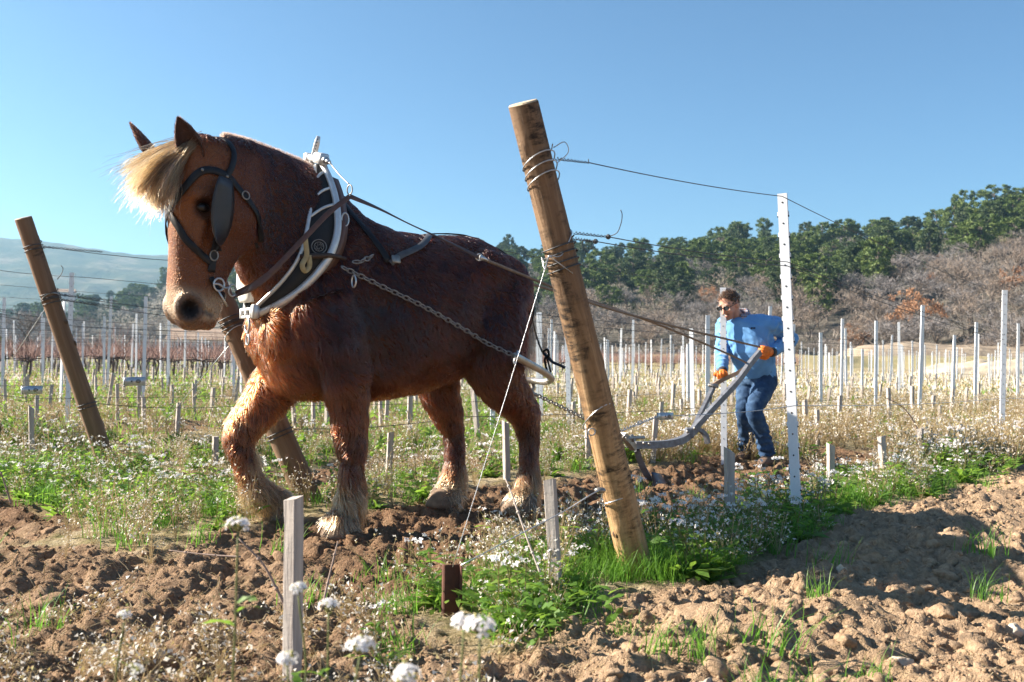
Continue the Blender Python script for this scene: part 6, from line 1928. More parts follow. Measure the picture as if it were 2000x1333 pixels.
# jeans
DEN = NT('blue_denim'); v = DEN.coords('Object'); f = DEN.noise(9, 5, .65, v); g = DEN.noise(330, 2, .5, v)
DEN.set(DEN.ramp(f, [(.28, (.016, .036, .082)), (.5, (.032, .068, .14)), (.74, (.085, .145, .23))]), .85, 0, .15); DEN.bump(g, .3, .002)
m = MB(); rings = []
for c, w, d in ((M(1478, 722, .05), .172, .118), (M(1479, 735, .06), .18, .125), (M(1480, 752, .06), .175, .13)):
    rings.append(ell(c, FW, TL, d, d, w, 22, 2.4))
m.loft(rings)
for hp, kn, an in ((HIP_L, KN_L, AN_L), (HIP_R, KN_R, AN_R)):
    limb(m, [hp, hp * .5 + kn * .5 + FW * .01, kn, kn * .5 + an * .5 - FW * .02, an - UZ * .02], [.104, .098, .078, .072, .068, .072], 18)
jm = remesh(m, .008, 4); jco, jno = mesh_arrays(jm)
for a_, b_ in ((HIP_L, KN_L), (KN_L, AN_L), (HIP_R, KN_R), (KN_R, AN_R)): jco = folds(jco, jno, a_, b_, .007, 30)
for an in (AN_L, AN_R): jco = folds(jco, jno, an + UZ * .22, an, .010, 60)
jm.vertices.foreach_set('co', jco.astype(np.float32).ravel()); link_mesh('jeans', jm, DEN.m, man)
m = MB(); rings = [ell(M(1478, 723, .05) + UZ * z, FW, TL, .124 - k, .124 - k, .178 - k, 26, 2.4) for z, k in ((-.018, .0), (.018, .0), (.018, .01), (-.018, .01))]; m.loft(rings + [rings[0]], cap=False); m.build('belt', LEATHER, man)
# boots
BOOT = simple_mat('dusty_brown_boot', (.20, .125, .085), (.11, .07, .05), .75, scale=14, bump=.4)
for an, yaw in ((AN_L, FW), (AN_R, FW)):
    f = np.array([yaw[0], yaw[1], 0]); f /= np.linalg.norm(f); s = np.cross(UZ, f); m = MB(); rings = []
    for x, z, w, h in ((-.085, .03, .035, .035), (-.06, .045, .043, .055), (0, .05, .048, .062), (.06, .035, .048, .042), (.12, .028, .05, .036), (.165, .02, .042, .026), (.19, .012, .022, .014)):
        rings.append(ell(an + f * x + UZ * (z - .10), UZ, s, h, h, w, 14, 2.5))
    m.loft(rings); m.tube([an - UZ * .06, an + UZ * .05], [.058, .06], 14); bo = remesh(m, .008, 2); link_mesh('boot', bo, BOOT, man)
    m = MB(); rings = []
    for x, w in ((-.09, .03), (-.06, .045), (0, .046), (.06, .05), (.12, .054), (.17, .044), (.198, .02)): rings.append([an + f * x + s * y * w - UZ * (.118 + z) for y, z in ((-1, 0), (1, 0), (1, .022), (-1, .022))])
    m.loft(rings); m.build('boot_sole', RUBBER, man)
# gloves: orange palms and fingers, dark backs
GLO = simple_mat('orange_glove', (.78, .20, .02), (.62, .13, .012), .6, scale=40, bump=.3); GLB = simple_mat('dark_glove_back', (.035, .03, .035), None, .7)
for wr, hd_, gax in ((WR_L, HD_L, np.array([.5, .3, .75])), (WR_R, HD_R, np.array([.9, .1, .3]))):
    m = MB(); hand(m, wr + (hd_ - wr) * .05, hd_, gax, 1)
    gm = remesh(m, .005, 1); gco, gno = mesh_arrays(gm); gm.vertices.foreach_set('co', (gco + gno * .008).astype(np.float32).ravel()); link_mesh('glove', gm, GLO, man)
    d = hd_ - wr; d /= np.linalg.norm(d); m = MB(); m.tube([wr - d * .03, wr + d * .02], [.043, .044], 14); m.build('glove_cuff', GLB, man)
# ------------------------------------------------------------------ clods, stones, weeds and flowers
vr = np.random.default_rng(55)

class Proto:
    def __init__(s): s.V = []; s.F = []; s.M = []
    def tri(s, a, b, c, m):
        i = len(s.V); s.V += [a, b, c]; s.F.append((i, i + 1, i + 2)); s.M.append(m)
    def quad(s, a, b, c, d, m): s.tri(a, b, c, m); s.tri(a, c, d, m)
    def done(s):
        return np.array(s.V, np.float32), np.array(s.F, np.int32), np.array(s.M, np.int32)

def leaf(p, base, yaw, L, w, rise, droop, m, r_, lobes=True, seg=4):
    """a lobed leaf that rises and then droops"""
    d = np.array([math.cos(yaw), math.sin(yaw), 0]); s = np.array([-d[1], d[0], 0]); roll = r_.normal(0, .35)
    s = s * math.cos(roll) + UZ * math.sin(roll)
    pts = [base + d * L * f * math.cos(rise * (1 - f)) + UZ * L * (math.sin(rise) * f - droop * f * f) for f in np.linspace(0, 1, seg + 1)]
    ws = [w * q for q in ([.12, 1.0, .42, .9, 0] if lobes else [.25, .85, 1.0, .7, 0])] if seg == 4 else [w * .3, w, 0]
    for i in range(seg):
        a0, a1 = pts[i] - s * ws[i], pts[i] + s * ws[i]; b0, b1 = pts[i + 1] - s * ws[i + 1], pts[i + 1] + s * ws[i + 1]
        if ws[i + 1] == 0: p.tri(a0, a1, pts[i + 1], m)
        else: p.quad(a0, a1, b1, b0, m)

def stem(p, pts, w, m, r_):
    for a, b in zip(pts[:-1], pts[1:]):
        for k in range(2):
            s = np.array([math.cos(k * 1.57 + .4), math.sin(k * 1.57 + .4), 0]) * w
            p.quad(a - s, a + s, b + s * .8, b - s * .8, m)

def flower(p, c, size, r_, m_pet, m_ctr, tilt=.6, petals=4):
    n = UZ + r_.normal(0, tilt, 3); n /= np.linalg.norm(n); a = np.cross(n, [1, .3, .2]); a /= np.linalg.norm(a); b = np.cross(n, a); ph = r_.uniform(0, 6.3)
    for k in range(petals):
        t_ = ph + k * 2 * math.pi / petals; d = a * math.cos(t_) + b * math.sin(t_); e = -a * math.sin(t_) + b * math.cos(t_)
        q = c + n * size * .12
        p.tri(c, c + d * size * .62 - e * size * .36 + n * size * .2, c + d * size * .62 + e * size * .36 + n * size * .2, m_pet)
        p.tri(c + d * size * .62 - e * size * .36 + n * size * .2, c + d * size * .98 + n * size * .12, c + d * size * .62 + e * size * .36 + n * size * .2, m_pet)

def rocket(seed, stems=5, leaves=12, nf=8, hgt=.28, lod=0, dry=False):
    r_ = np.random.default_rng(seed); p = Proto()
    LEAF, STEM, PET, CTR = 0, 1, 2, 3
    for i in range(leaves):
        leaf(p, np.array([0, 0, .005]), r_.uniform(0, 6.3), r_.uniform(.07, .15), r_.uniform(.012, .022), r_.uniform(.3, 1.2), r_.uniform(.2, .7), LEAF, r_, True, 4 if lod == 0 else 2)
    for i in range(stems):
        a = r_.uniform(0, 6.3); h = hgt * r_.uniform(.55, 1.1); q = r_.uniform(.05, .4) * h
        top = np.array([q * math.cos(a), q * math.sin(a), h]); mid = top * .5 + np.array([0, 0, .06 * h]) + r_.normal(0, .01, 3)
        stem(p, [np.zeros(3), mid, top], .0022 if lod == 0 else .003, STEM, r_)
        for k in range(5 if lod == 0 else 2):
            f = r_.uniform(.15, .85); b = mid * 2 * f if f < .5 else mid + (top - mid) * (f - .5) * 2
            leaf(p, b, r_.uniform(0, 6.3), r_.uniform(.03, .08), r_.uniform(.006, .013), r_.uniform(.2, 1.0), .4, LEAF, r_, True, 4 if lod == 0 else 2)
        for k in range(nf):
            o_ = r_.normal(0, 1, 3); o_ /= np.linalg.norm(o_); o_[2] = abs(o_[2]) * .7
            c = top + o_ * .020
            if lod < 2: flower(p, c, r_.uniform(.008, .012), r_, PET, CTR, .7)
            else:
                s = r_.normal(0, 1, 3); s /= np.linalg.norm(s); t_ = np.cross(s, r_.normal(0, 1, 3)); t_ /= np.linalg.norm(t_)
                p.tri(c - s * .012, c + s * .012, c + t_ * .018, PET)
        if lod == 0:
            for k in range(6):
                f = r_.uniform(.55, .95); b = mid + (top - mid) * (f - .5) * 2; e = r_.normal(0, 1, 3); e[2] = abs(e[2]); e /= np.linalg.norm(e)
                stem(p, [b, b + e * .022], .0010, STEM, r_)
    return p.done()

def dry_weed(seed, stems=9, hgt=.26, nf=5, lod=0):
    r_ = np.random.default_rng(seed); p = Proto()
    for i in range(stems):
        a = r_.uniform(0, 6.3); h = hgt * r_.uniform(.4, 1.1); q = r_.uniform(.1, .7) * h
        top = np.array([q * math.cos(a), q * math.sin(a), h]); mid = top * .5 + np.array([0, 0, .08 * h])
        stem(p, [np.zeros(3), mid, top], .0013 if lod == 0 else .0028, 1, r_)
        for k in range(4 if lod == 0 else 2):
            f = r_.uniform(.3, 1.0); b = mid * 2 * f if f < .5 else mid + (top - mid) * (f - .5) * 2; e = r_.normal(0, 1, 3); e[2] = abs(e[2]) * .8; e /= np.linalg.norm(e); L = r_.uniform(.03, .07)
            stem(p, [b, b + e * L], .0009 if lod == 0 else .0022, 1, r_)
            for _ in range(nf // 2 + 1):
                c = b + e * L + r_.normal(0, .008, 3); s = r_.normal(0, 1, 3); s /= np.linalg.norm(s); t_ = np.cross(s, r_.normal(0, 1, 3)); t_ /= np.linalg.norm(t_); z_ = r_.uniform(.006, .012) * (1 if lod == 0 else 1.5)
                p.tri(c - s * z_ * .5, c + s * z_ * .5, c + t_ * z_ * 1.2, 2 if r_.random() < .62 else 0)
    return p.done()

def grass(seed, blades=34, hgt=.17, lod=0, spread=.05):
    r_ = np.random.default_rng(seed); p = Proto()
    for i in range(blades):
        a = r_.uniform(0, 6.3); L = hgt * r_.uniform(.5, 1.25); lean = r_.uniform(.15, .9); b = np.array([r_.normal(0, spread), r_.normal(0, spread), 0]); d = np.array([math.cos(a), math.sin(a), 0]); s = np.array([-d[1], d[0], 0]) * r_.uniform(.0018, .0034) * (1 if lod == 0 else 1.7)
        n = 3 if lod == 0 else 2; pts = [b + d * L * lean * f * f + UZ * L * (f - .35 * lean * f * f) for f in np.linspace(0, 1, n + 1)]
        for k in range(n):
            w0 = 1 - .75 * k / n; w1 = 1 - .75 * (k + 1) / n
            if k == n - 1: p.tri(pts[k] - s * w0, pts[k] + s * w0, pts[k + 1], 0)
            else: p.quad(pts[k] - s * w0, pts[k] + s * w0, pts[k + 1] + s * w1, pts[k + 1] - s * w1, 0)
    return p.done()

def herb(seed, n=26, R_=.10, size=.05, lod=0):
    """leafy low herb clump"""
    r_ = np.random.default_rng(seed); p = Proto()
    for i in range(n):
        a = r_.uniform(0, 6.3); q = R_ * math.sqrt(r_.random()); b = np.array([q * math.cos(a), q * math.sin(a), r_.uniform(.0, .11)])
        leaf(p, b, a + r_.normal(0, .7), size * r_.uniform(.7, 1.4), size * r_.uniform(.16, .30), r_.uniform(.1, 1.1), r_.uniform(.1, .6), 0, r_, r_.random() < .6, 4 if lod == 0 else 2)
    return p.done()

def stamp(name, protos, pos, scale, mats, label, tilt=.12, smooth_shade=False, tint_noise=.16, yaw=None):
    """one object out of many stamped copies"""
    N = len(pos); idx = vr.integers(0, len(protos), N); Vs, Fs, Ms, Ts = [], [], [], []; nb = 0
    for k, (V, F, M_) in enumerate(protos):
        sel = np.where(idx == k)[0]
        if not len(sel): continue
        n = len(sel); ya = vr.uniform(0, 2 * np.pi, n); c, s = np.cos(ya), np.sin(ya); sc = scale[sel]
        X = V[None, :, 0] * c[:, None] - V[None, :, 1] * s[:, None]; Y = V[None, :, 0] * s[:, None] + V[None, :, 1] * c[:, None]; Z = np.repeat(V[None, :, 2], n, 0)
        tx, ty = vr.normal(0, tilt, (2, n, 1)); X = X + Z * tx; Y = Y + Z * ty
        P = np.stack([X, Y, Z], 2) * sc[:, None, None] + pos[sel][:, None, :]
        Vs.append(P.reshape(-1, 3)); Fs.append((F[None] + (np.arange(n) * len(V))[:, None, None]).reshape(-1, 3) + nb); Ms.append(np.tile(M_, n))
        Ts.append(np.clip(np.repeat(vr.normal(.5, tint_noise, n), len(V)) + vr.normal(0, .10, n * len(V)), 0, 1)); nb += n * len(V)
    V = np.concatenate(Vs); F = np.concatenate(Fs)
    o = link_mesh(name, tri_mesh(name, V, F, np.concatenate(Ms), {'tint': np.concatenate(Ts)}), mats, smooth_shade=smooth_shade)
    tag(o, label, kind='stuff'); print(name, len(F)); return o

GREEN = leaf_mat('rocket_leaf', [(0, (.05, .11, .02)), (.5, (.10, .20, .035)), (.8, (.17, .27, .045)), (1, (.30, .27, .06))], .45, (.28, .46, .06), .5)
BLUEG = leaf_mat('dark_herb_leaf', [(0, (.03, .075, .03)), (.5, (.055, .12, .04)), (1, (.11, .18, .05))], .35, (.15, .30, .05), .45)
GSTEM = leaf_mat('weed_stem', [(0, (.14, .16, .06)), (.5, (.24, .23, .10)), (1, (.30, .20, .14))], .2, (.3, .28, .1))
PETAL = leaf_mat('white_petal', [(0, (.74, .68, .70)), (1, (.88, .86, .86))], .35, (.85, .84, .82), .7)
STRAW = leaf_mat('dry_stem', [(0, (.28, .20, .12)), (.5, (.45, .35, .21)), (1, (.60, .50, .34))], .25, (.5, .38, .2), .8)
DRYL = leaf_mat('dry_leaf', [(0, (.28, .19, .10)), (.5, (.40, .32, .16)), (1, (.36, .38, .15))], .3, (.4, .3, .12), .8)
DRYF = leaf_mat('faded_petal', [(0, (.60, .54, .45)), (1, (.82, .79, .74))], .3, (.8, .74, .66), .8)
GRASSM = leaf_mat('grass_blade', [(0, (.05, .12, .018)), (.5, (.10, .23, .032)), (.85, (.17, .30, .05)), (1, (.34, .30, .12))], .42, (.20, .42, .05), .4)

def scatter(n, y0, y1, px0=-120, px1=2120, power=1.0):
    """ground places spread over the view, thinning with distance"""
    u = vr.random(n); y = 1 / (1 / y0 + u * (1 / y1 - 1 / y0)) if power == 2 else (y0 + (y1 - y0) * u ** power)
    px = vr.uniform(px0, px1, n); x = (px - 1000) / FOC * y
    return x, y

def px_of(x, y): return 1000 + FOC * x / y
def weeds_at(x, y):
    a, b = ab(x, y); m = 1 - bare_mask(x, y)
    lush = fbm(x * .55 + 4, y * .55, 3, 101)                 # green against dry
    near_row = np.exp(-((b - B0 + .35) / .38) ** 2)
    return a, b, m, lush, near_row

def pick(x, y, prob):
    k = (vr.random(len(x)) < np.clip(prob, 0, 1)) & ~((np.abs(x - g1[0] + .05) < .22) & (y < g1[1] + .1) & (y > g1[1] - .55)) & ~((np.abs(x / y - ga[0] / ga[1]) < .045) & (y < ga[1] + .06) & (y > ga[1] - .75)); x, y = x[k], y[k]
    return np.stack([x, y, height(x, y) - .004], 1)

# row-edge greenery: lush along the first row and across the row ends on the left
def lush_zone(a, b, x, y):
    z1 = np.exp(-((b - B0 + .22) / .30) ** 2) * smooth(2.2, 3.0, a) * (1 - .75 * smooth(7.5, 10, a))
    z2 = smooth(2.7, 3.1, a) * (1 - smooth(3.8, 4.5, a)) * smooth(-4.4, -4.8, b)
    z3 = np.exp(-((x - .15) / .38) ** 2 - ((y - 3.05) / .30) ** 2)
    return np.clip(z1 + z2 + z3, 0, 1)
RK0 = [rocket(400 + i, [5, 6, 4, 7][i], 12, 8, [.27, .33, .24, .30][i]) for i in range(4)]
RG0 = [rocket(410 + i, 3, 17, 3, .22) for i in range(3)]
HB0 = [herb(420 + i) for i in range(4)]
GR0 = [grass(430 + i) for i in range(4)]; GT0 = [grass(440 + i, 46, .26, 0, .06) for i in range(3)]
DW0 = [dry_weed(450 + i) for i in range(4)]
WM = [GREEN, GSTEM, PETAL, GSTEM]; DM = [DRYL, STRAW, DRYF]
def sc_(n, lo, hi): return vr.uniform(lo, hi, n)

x, y = scatter(5200, 2.2, 9.0, power=1.3); a, b, m, lu, nr = weeds_at(x, y); lz = lush_zone(a, b, x, y)
stand = smooth(3.3, 4.6, a)
P = pick(x, y, m * (lz * .75 + .12 * smooth(2.8, 3.4, a))); stamp('green_weeds', RG0 + HB0, P, sc_(len(P), .7, 1.3), WM, 'lush green leafy weeds along the row ends')
x, y = scatter(9000, 2.2, 9.5, power=1.2); a, b, m, lu, nr = weeds_at(x, y); lz = lush_zone(a, b, x, y)
P = pick(x, y, m * (.07 * lz * smooth(3.2, 4.8, a) + .032 * smooth(2.9, 3.3, a) * smooth(-.1, .3, lu) * smooth(4, 5, a)) ); stamp('wild_rocket', RK0, P, sc_(len(P), .7, 1.2), WM, 'wild rocket in white flower along the vine rows')
x, y = scatter(6000, 2.1, 9.0, power=1.2); a, b, m, lu, nr = weeds_at(x, y); lz = lush_zone(a, b, x, y)
P = pick(x, y, m * (.35 * lz + .10) + .004 + .006 * ((b > B0 + .3) & (y < 6))); stamp('grass', GR0, P, sc_(len(P), .5, 1.1), [GRASSM], 'green grass tufts between the weeds')
# thick grass at the foot of the leaning middle post
q = np.stack([g1[0] + vr.normal(.20, .24, 90), g1[1] + vr.normal(-.02, .13, 90)], 1); q = q[bare_mask(q[:, 0], q[:, 1]) < .75]
stamp('grass', GT0, np.stack([q[:, 0], q[:, 1], height(q[:, 0], q[:, 1])], 1), sc_(len(q), .35, .75), [GRASSM], 'long bright grass around the foot of the leaning middle post', .3)
x, y = scatter(7000, 2.3, 9.5, power=1.2); a, b, m, lu, nr = weeds_at(x, y); lz = lush_zone(a, b, x, y)
P = pick(x, y, m * (.24 - .14 * lz) * smooth(2.2, 3.2, a) * (b < B0 + .3) + .003 * (px_of(x, y) < 900)); stamp('dry_weeds', DW0, P, sc_(len(P), .55, 1.15), DM, 'dry beige weeds and seed heads among the rows')
# middle distance
RK1 = [rocket(500 + i, 4, 6, 7, .30, 1) for i in range(3)]; DW1 = [dry_weed(510 + i, 7, .30, 5, 1) for i in range(4)]; HB1 = [herb(520 + i, 14, .13, .075, 1) for i in range(3)]; GR1 = [grass(530 + i, 16, .2, 1, .07) for i in range(2)]
x, y = scatter(11000, 8.5, 24, power=1.5); a, b, m, lu, nr = weeds_at(x, y); rgt = smooth(-.05, .25, x / y)
P = pick(x, y, m * (.13 + .42 * rgt)); stamp('dry_weeds', DW1, P, sc_(len(P), .7, 1.25), DM, 'dry flowering weeds covering the middle of the vineyard')
x, y = scatter(7000, 8.5, 24, power=1.5); a, b, m, lu, nr = weeds_at(x, y); rgt = smooth(-.05, .25, x / y)
P = pick(x, y, m * (.035 + .10 * rgt)); stamp('wild_rocket', RK1, P, sc_(len(P), .7, 1.15), WM, 'white flowering weeds in the middle of the vineyard')
x, y = scatter(13000, 8.5, 26, power=1.5); a, b, m, lu, nr = weeds_at(x, y); rgt = smooth(-.05, .25, x / y)
P = pick(x, y, m * (smooth(.0, .45, lu + .1) * .4 + .45 * (1 - rgt) * smooth(-.4, .1, lu))); stamp('green_weeds', HB1 + GR1, P, sc_(len(P), .7, 1.4), [GREEN], 'green weed patches in the middle of the vineyard')
# far
def tuft_far(seed, kind):
    r_ = np.random.default_rng(seed); p = Proto()
    for i in range(14):
        c = np.array([r_.normal(0, .16), r_.normal(0, .16), r_.uniform(.02, .26)]); s = r_.normal(0, 1, 3); s /= np.linalg.norm(s); t_ = np.array([r_.normal(0, .4), r_.normal(0, .4), 1.0]); z_ = r_.uniform(.03, .07)
        p.tri(c - s * z_ * .4, c + s * z_ * .4, c + t_ * z_ * 1.3, kind[int(r_.integers(0, len(kind)))])
    return p.done()
TF_D = [tuft_far(600 + i, [0, 1, 2, 2]) for i in range(4)]; TF_G = [tuft_far(610 + i, [0]) for i in range(3)]
x, y = scatter(30000, 22, 78, power=1.35); a, b, m, lu, nr = weeds_at(x, y); rgt = smooth(-.15, .2, x / y)
P = pick(x, y, m * (.20 + .55 * rgt)); stamp('dry_weeds', TF_D, P, sc_(len(P), .7, 1.3), DM, 'distant dry flowering weeds of the far rows')
x, y = scatter(12000, 22, 78, power=1.35); a, b, m, lu, nr = weeds_at(x, y); rgt = smooth(-.15, .2, x / y)
P = pick(x, y, m * (.62 - .45 * rgt) * smooth(-.5, .2, lu)); stamp('green_weeds', TF_G, P, sc_(len(P), .7, 1.3), [GREEN], 'distant green weeds of the far rows')

# clods -------------------------------------------------------------------------------------
def clod(seed, sub):
    r_ = np.random.default_rng(seed); bm_ = bmesh.new(); bmesh.ops.create_icosphere(bm_, subdivisions=sub, radius=1)
    V = np.array([v_.co for v_ in bm_.verts]); F = np.array([[v_.index for v_ in f_.verts] for f_ in bm_.faces]); bm_.free()
    st = r_.uniform(.6, 1.3, 3); dirs = r_.normal(size=(11, 3)); dirs /= np.linalg.norm(dirs, axis=1)[:, None]; cut = r_.uniform(.38, .82, 11)
    for d, c in zip(dirs, cut):
        h = V @ d; V = V - np.outer(np.maximum(h - c, 0) * 1.0, d)
    n_ = fbm(V[:, 0] * 2.2 + seed, V[:, 1] * 2.2 + V[:, 2] * 1.7, 3, seed); V = V * (1 + .10 * n_ + (.10 if sub > 2 else 0) * perlin(V[:, 0] * 6 + V[:, 2] * 4, V[:, 1] * 6 - V[:, 2] * 3, seed + 5) + r_.normal(0, .06, len(V)))[:, None] * st
    V[:, 2] *= .8
    return V.astype(np.float32), F.astype(np.int32), np.zeros(len(F), np.int32)
t = NT('clod_soil'); v = t.coords('Object'); n2 = t.noise(45, 7, .72, v)
dryc = t.ramp(n2, [(0.28, (0.24, 0.155, 0.095)), (0.5, (0.40, 0.275, 0.175)), (0.75, (0.52, 0.375, 0.255))]); wetc = t.ramp(n2, [(0.28, (0.11, 0.062, 0.036)), (0.52, (0.215, 0.128, 0.075)), (0.78, (0.33, 0.21, 0.13))])
t.set(t.mix(t.attr('tint'), dryc, wetc), .95, 0, .12); t.bump(t.math('ADD', n2, t.math('MULTIPLY', t.noise(240, 3, .6, v), .4)), 1.0, .014); CLODM = t.m
C_BIG = [clod(700 + i, 3) for i in range(6)]; C_MID = [clod(710 + i, 2) for i in range(8)]; C_SM = [clod(720 + i, 1) for i in range(6)]
def clods(name, protos, n, y0, y1, smin, smax, pw, prob, label, sink=.25, sm=False):
    x, y = scatter(n, y0, y1, -150, 2150, power=pw); k = vr.random(n) < np.clip(bare_mask(x, y) * 1.25 - .15, 0, 1) * prob(x, y)
    x, y = x[k], y[k]; s = smin * (smax / smin) ** (vr.random(len(x)) ** 2.2); z = height(x, y) - s * sink
    fresh = np.clip(fresh_mask(x, y) + vr.normal(0, .12, len(x)), 0, 1)
    o = stamp(name, protos, np.stack([x, y, z], 1), s, [CLODM], label, .3, sm)
    # tint carries how freshly the soil was turned
    me = o.data; co_ = mesh_arrays(me)[0]; me.attributes['tint'].data.foreach_set('value', fresh_mask(co_[:, 0], co_[:, 1]).astype(np.float32))
one = lambda x, y: np.ones_like(x)
clods('soil_clods', C_MID, 3800, 2.05, 7.5, .014, .055, 1.3, one, 'clods of turned soil lying on the bare ground')
clods('soil_clods', C_BIG, 260, 2.3, 8.5, .035, .10, 1.2, lambda x, y: np.clip(.55 + .45 * np.sign(x - .1), .3, 1), 'big lumps of turned soil lying on the bare ground', .35)
clods('soil_clods', C_SM, 17000, 2.05, 6.5, .009, .026, 1.4, one, 'small angular clods of turned soil', .3)
clods('soil_crumbs', C_SM, 18000, 2.0, 6.5, .004, .015, 1.5, one, 'fine crumbs of soil scattered over the bare ground', .2)
clods('soil_clods', C_MID, 1500, 3.5, 9.5, .02, .06, 1.0, lambda x, y: 1.0 * (x > .3), 'clods on the ploughed strip at the right')
clods('soil_clods', C_SM, 5000, 6.5, 18, .02, .07, 1.4, one, 'clods in the furrows behind', .3)
# a few pale stones
STONE = simple_mat('pale_limestone', (.56, .47, .37), (.42, .33, .24), .9, scale=18, bump=.4)
def stone(px, py, r, label, k):
    g = G(px, py); V, F, _ = C_BIG[k]; o = link_mesh('stone', tri_mesh('stone', V * r + g, F), STONE, None, True, g); tag(o, label, 'stone')
stone(1644, 1117, .034, 'small pale stone lying in the shaded soil at right', 0)
stone(1748, 1285, .050, 'long pale stone in the soil at the lower right', 1)
stone(1350, 1007, .035, 'flat pale stone at the grass edge right of the leaning post', 2) if False else None
stone(1373, 1318, .045, 'rounded pale stone at the bottom edge right of centre', 3)
stone(312, 1282, .040, 'rounded brown stone near the lower left foreground stake', 4)
stone(1985, 1250, .055, 'pale stone at the right edge of the foreground', 5)

# straw and twigs lying on the foreground soil
m = Proto()
for i in range(900):
    px = vr.uniform(-40, 1150) if i < 760 else vr.uniform(1150, 2040); py = vr.uniform(1090, 1340)
    d = ray(px, py); Y = CAM_H / -d[2]; c = np.array([d[0] * Y, Y, 0]); a_ = vr.uniform(0, 6.3); L = vr.uniform(.04, .22); n = 5; w = vr.uniform(.0008, .002); cur = vr.normal(0, 1.2); pts = []
    for k in range(n):
        c = c + np.array([math.cos(a_), math.sin(a_), 0]) * L / n; a_ += cur / n; pts.append(c.copy())
    pts = np.array(pts); pts[:, 2] = height(pts[:, 0], pts[:, 1]) + .006 + .02 * vr.random() * np.sin(np.linspace(0, 3.1, n))
    stem(m, list(pts), w, 0, vr)
V, F, _ = m.done()
tag(link_mesh('straw', tri_mesh('straw', V, F, attrs={'tint': np.repeat(vr.random(len(V) // 3), 3)}), STRAW, smooth_shade=False), 'dry straw and thin twigs lying on the foreground soil', kind='stuff')

# single canes and the white flowers standing close to the lens
TWIG = simple_mat('grey_brown_cane', (.30, .22, .18), (.20, .14, .115), .85, scale=30)
def cane(pix, Y0, Y1, r, label, mat=TWIG):
    P = catmull([W(x_, y_, Y0 + (Y1 - Y0) * i / (len(pix) - 1)) for i, (x_, y_) in enumerate(pix)], 6)
    m = MB(); m.tube(P, np.linspace(r, r * .45, len(P)), 6)
    for i in range(6, len(P) - 2, 7): m.ball(P[i], r * 1.35, nu=6, nv=5)
    tag(m.build('vine_cane', mat, loc=P[0]), label, 'vine cane')
cane([(560, 1190), (540, 1150), (512, 1100), (466, 1052)], 3.05, 3.05, .0055, 'pale cane slanting up left beside the foreground stake')
cane([(628, 1195), (640, 1140), (652, 1090), (660, 1058)], 3.2, 3.3, .0045, 'thin upright cane in the soil below the standing forehoof')
cane([(470, 1088), (420, 1085), (370, 1080), (330, 1075)], 3.6, 3.7, .0035, 'grey twig lying level above the soil left of the foreground stake')
cane([(1066, 1146), (1040, 1080), (1015, 1010), (998, 962), (985, 930)], 3.7, 3.9, .0050, 'bent cane growing left of the pale stake below the hind hooves', simple_mat('pale_cane', (.50, .43, .38), (.36, .29, .25), .8, scale=30))
cane([(1800, 868), (1790, 835), (1772, 805), (1752, 788), (1726, 776)], 9.7, 9.5, .008, 'long bent vine cane arching over the right field')
cane([(22, 985), (14, 960), (4, 930), (-8, 905)], 5.2, 5.2, .006, 'pale cane at the left edge beside the weeds')

def big_flower(px, py, Y, size, n, label, seed, lean=0):
    """flower head of many white four-petalled blossoms on its own leafy stalk"""
    r_ = np.random.default_rng(seed); c = W(px, py, Y); base = np.array([c[0] + lean, c[1] + r_.normal(0, .02), 0.0]); base[2] = H1(base[0], base[1]) - .01
    root = empty('flower', base)
    m = MB(); P = catmull([base, base * .7 + c * .3 + r_.normal(0, .016, 3), base * .35 + c * .65 + r_.normal(0, .014, 3), c - UZ * .012], 6); m.tube(P, np.linspace(.0026, .0017, len(P)), 6)
    pr = Proto()
    for i in range(n):
        o_ = r_.normal(0, 1, 3); o_[2] = abs(o_[2]) * .9 + .15; o_ /= np.linalg.norm(o_); q_ = c + o_ * size * np.array([1, 1, .75]); m.tube([c - UZ * .010, q_], .0008, 4)
        nrm = o_; a1 = np.cross(nrm, [.3, .2, 1]); a1 /= np.linalg.norm(a1); b1 = np.cross(nrm, a1); ph = r_.uniform(0, 6.3); z_ = size * .48 * r_.uniform(.8, 1.15)
        for k in range(4):
            t_ = ph + k * math.pi / 2; d = a1 * math.cos(t_) + b1 * math.sin(t_); e = -a1 * math.sin(t_) + b1 * math.cos(t_); p1 = q_ + d * z_ * .5 + nrm * z_ * .25; p2 = q_ + d * z_ + nrm * z_ * .22
            pr.tri(q_, p1 - e * z_ * .30, p1 + e * z_ * .30, 0); pr.quad(p1 - e * z_ * .30, p2 - e * z_ * .36, p2 + e * z_ * .36, p1 + e * z_ * .30, 0)
    m.build('stalk', GSTEM, root)
    V, F, _ = pr.done(); link_mesh('petals', tri_mesh('petals', V, F, attrs={'tint': r_.random(len(V))}), PETAL, root, False)
    m = MB()
    for i in range(n): m.ball(c + r_.normal(0, size * .35, 3) + UZ * size * .35, .0028, nu=6, nv=4)
    m.build('buds', simple_mat('yellow_bud', (.42, .40, .12), None, .7), root)
    pr = Proto()
    for i in range(7): f = r_.uniform(.1, .8); leaf(pr, base * (1 - f) + c * f, r_.uniform(0, 6.3), r_.uniform(.03, .07), r_.uniform(.005, .011), .8, .5, 0, r_)
    V, F, _ = pr.done(); link_mesh('leaves', tri_mesh('leaves', V, F, attrs={'tint': r_.random(len(V))}), GREEN, root, False)
    tag(root, label, 'flower')
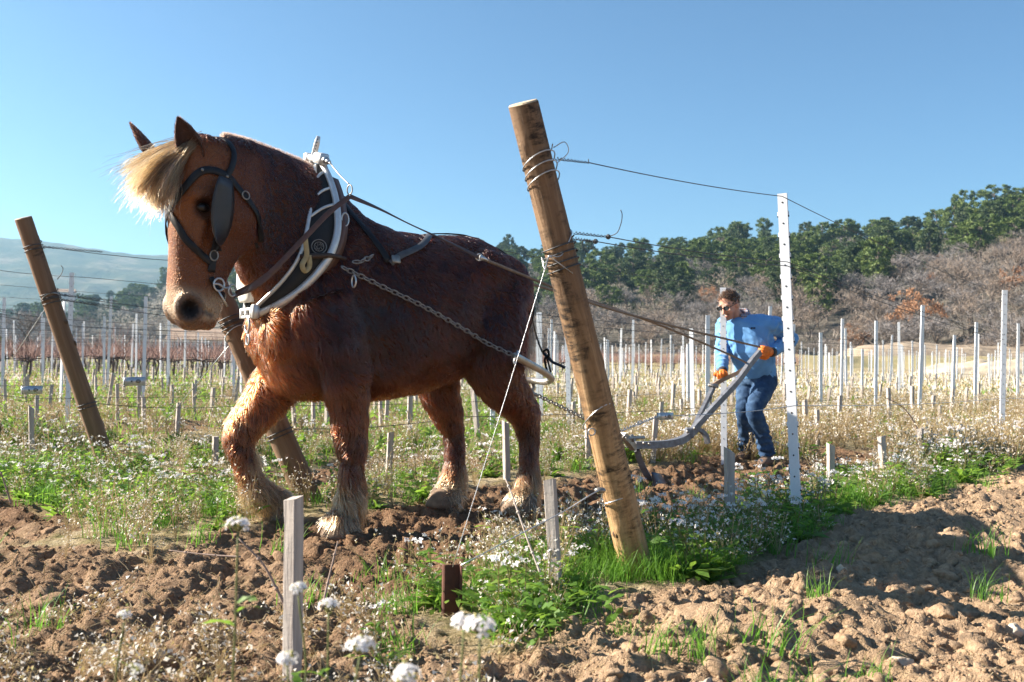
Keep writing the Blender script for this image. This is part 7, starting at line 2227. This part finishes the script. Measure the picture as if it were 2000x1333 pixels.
for i, q_ in enumerate([(465, 1028, 1.75, .018, 16, 'white flower head highest of the blurred foreground flowers, left of the stake', .0), (583, 1152, 1.80, .0145, 12, 'small white flower head in front of the foreground stake', .01), (642, 1186, 1.85, .017, 12, 'white flower head just right of the foreground stake', .0),
                       (703, 1268, 1.55, .021, 18, 'large pinkish white flower head at the bottom, right of the foreground stake', .0), (906, 1218, 1.60, .018, 15, 'left one of the paired white flower heads at the bottom centre', .015), (937, 1228, 1.58, .022, 18, 'right one of the paired white flower heads at the bottom centre', .01),
                       (794, 1322, 1.45, .019, 14, 'white flower head cut by the bottom edge left of centre', .0), (562, 1290, 1.60, .016, 12, 'white flower head low in front of the foreground stake foot', -.01), (243, 1203, 1.95, .012, 9, 'small white flower alone over the soil at lower left', .0), (262, 1312, 1.7, .014, 10, 'white flower near the bottom edge at lower left', .0)]):
    big_flower(*q_[:6], 900 + i, q_[6])

# dry grassy stalks right in front of the lens
x, y = scatter(900, 2.1, 3.6); P = pick(x, y, .16 * (px_of(x, y) < 1000) * (fbm(x * 1.4, y * 1.4, 2, 131) > -.1)); stamp('dry_weeds', [dry_weed(980 + i, 7, .11, 2) for i in range(3)], P, sc_(len(P), .6, 1.2), DM, 'short dry stalks on the foreground soil', .35)
DW2 = [dry_weed(960 + i, 12, .30, 4) for i in range(3)]
q = []
for px, py, Y in ((430, 1330, 1.75), (480, 1345, 1.9), (400, 1300, 2.1), (350, 1345, 1.9), (520, 1345, 1.85), (880, 1345, 1.85), (820, 1345, 2.0), (600, 1345, 2.0), (700, 1340, 2.1), (560, 1340, 2.3), (230, 1345, 2.2)):
    q.append((W(px, py, Y)[0], Y, 0))
q = np.array(q); q[:, 2] = height(q[:, 0], q[:, 1])
stamp('dry_weeds', DW2, q, sc_(len(q), .7, 1.1), DM, 'blurred dry weeds close in the foreground', .2)
# ------------------------------------------------------------------ the air between
lo_, hi_ = np.array([1e9] * 3), np.array([-1e9] * 3)
for o_ in (ground, bpy.data.objects['mountain'], bpy.data.objects['hillside']):
    c_o = mesh_arrays(o_.data)[0]; lo_ = np.minimum(lo_, c_o.min(0)); hi_ = np.maximum(hi_, c_o.max(0))
hi_[2] = max(hi_[2], 95.0)
print('haze', lo_, hi_)
lo_ -= np.array([5, 5, 1.0]); hi_ += np.array([5, 5, 4.0])
m = MB(); m.box((lo_ + hi_) / 2, hi_ - lo_)
t = NT('haze_air'); t.n.remove(t.b)
pv = t.node('ShaderNodeVolumePrincipled'); pv.inputs['Color'].default_value = (.42, .72, 1.0, 1); pv.inputs['Density'].default_value = 0.00019; pv.inputs['Anisotropy'].default_value = 0.35
t.link(pv.outputs[0], t.out.inputs['Volume'])
hz = m.build('haze', t.m, smooth_shade=False)
tag(hz, 'thin bluish winter haze over the valley', kind='stuff')
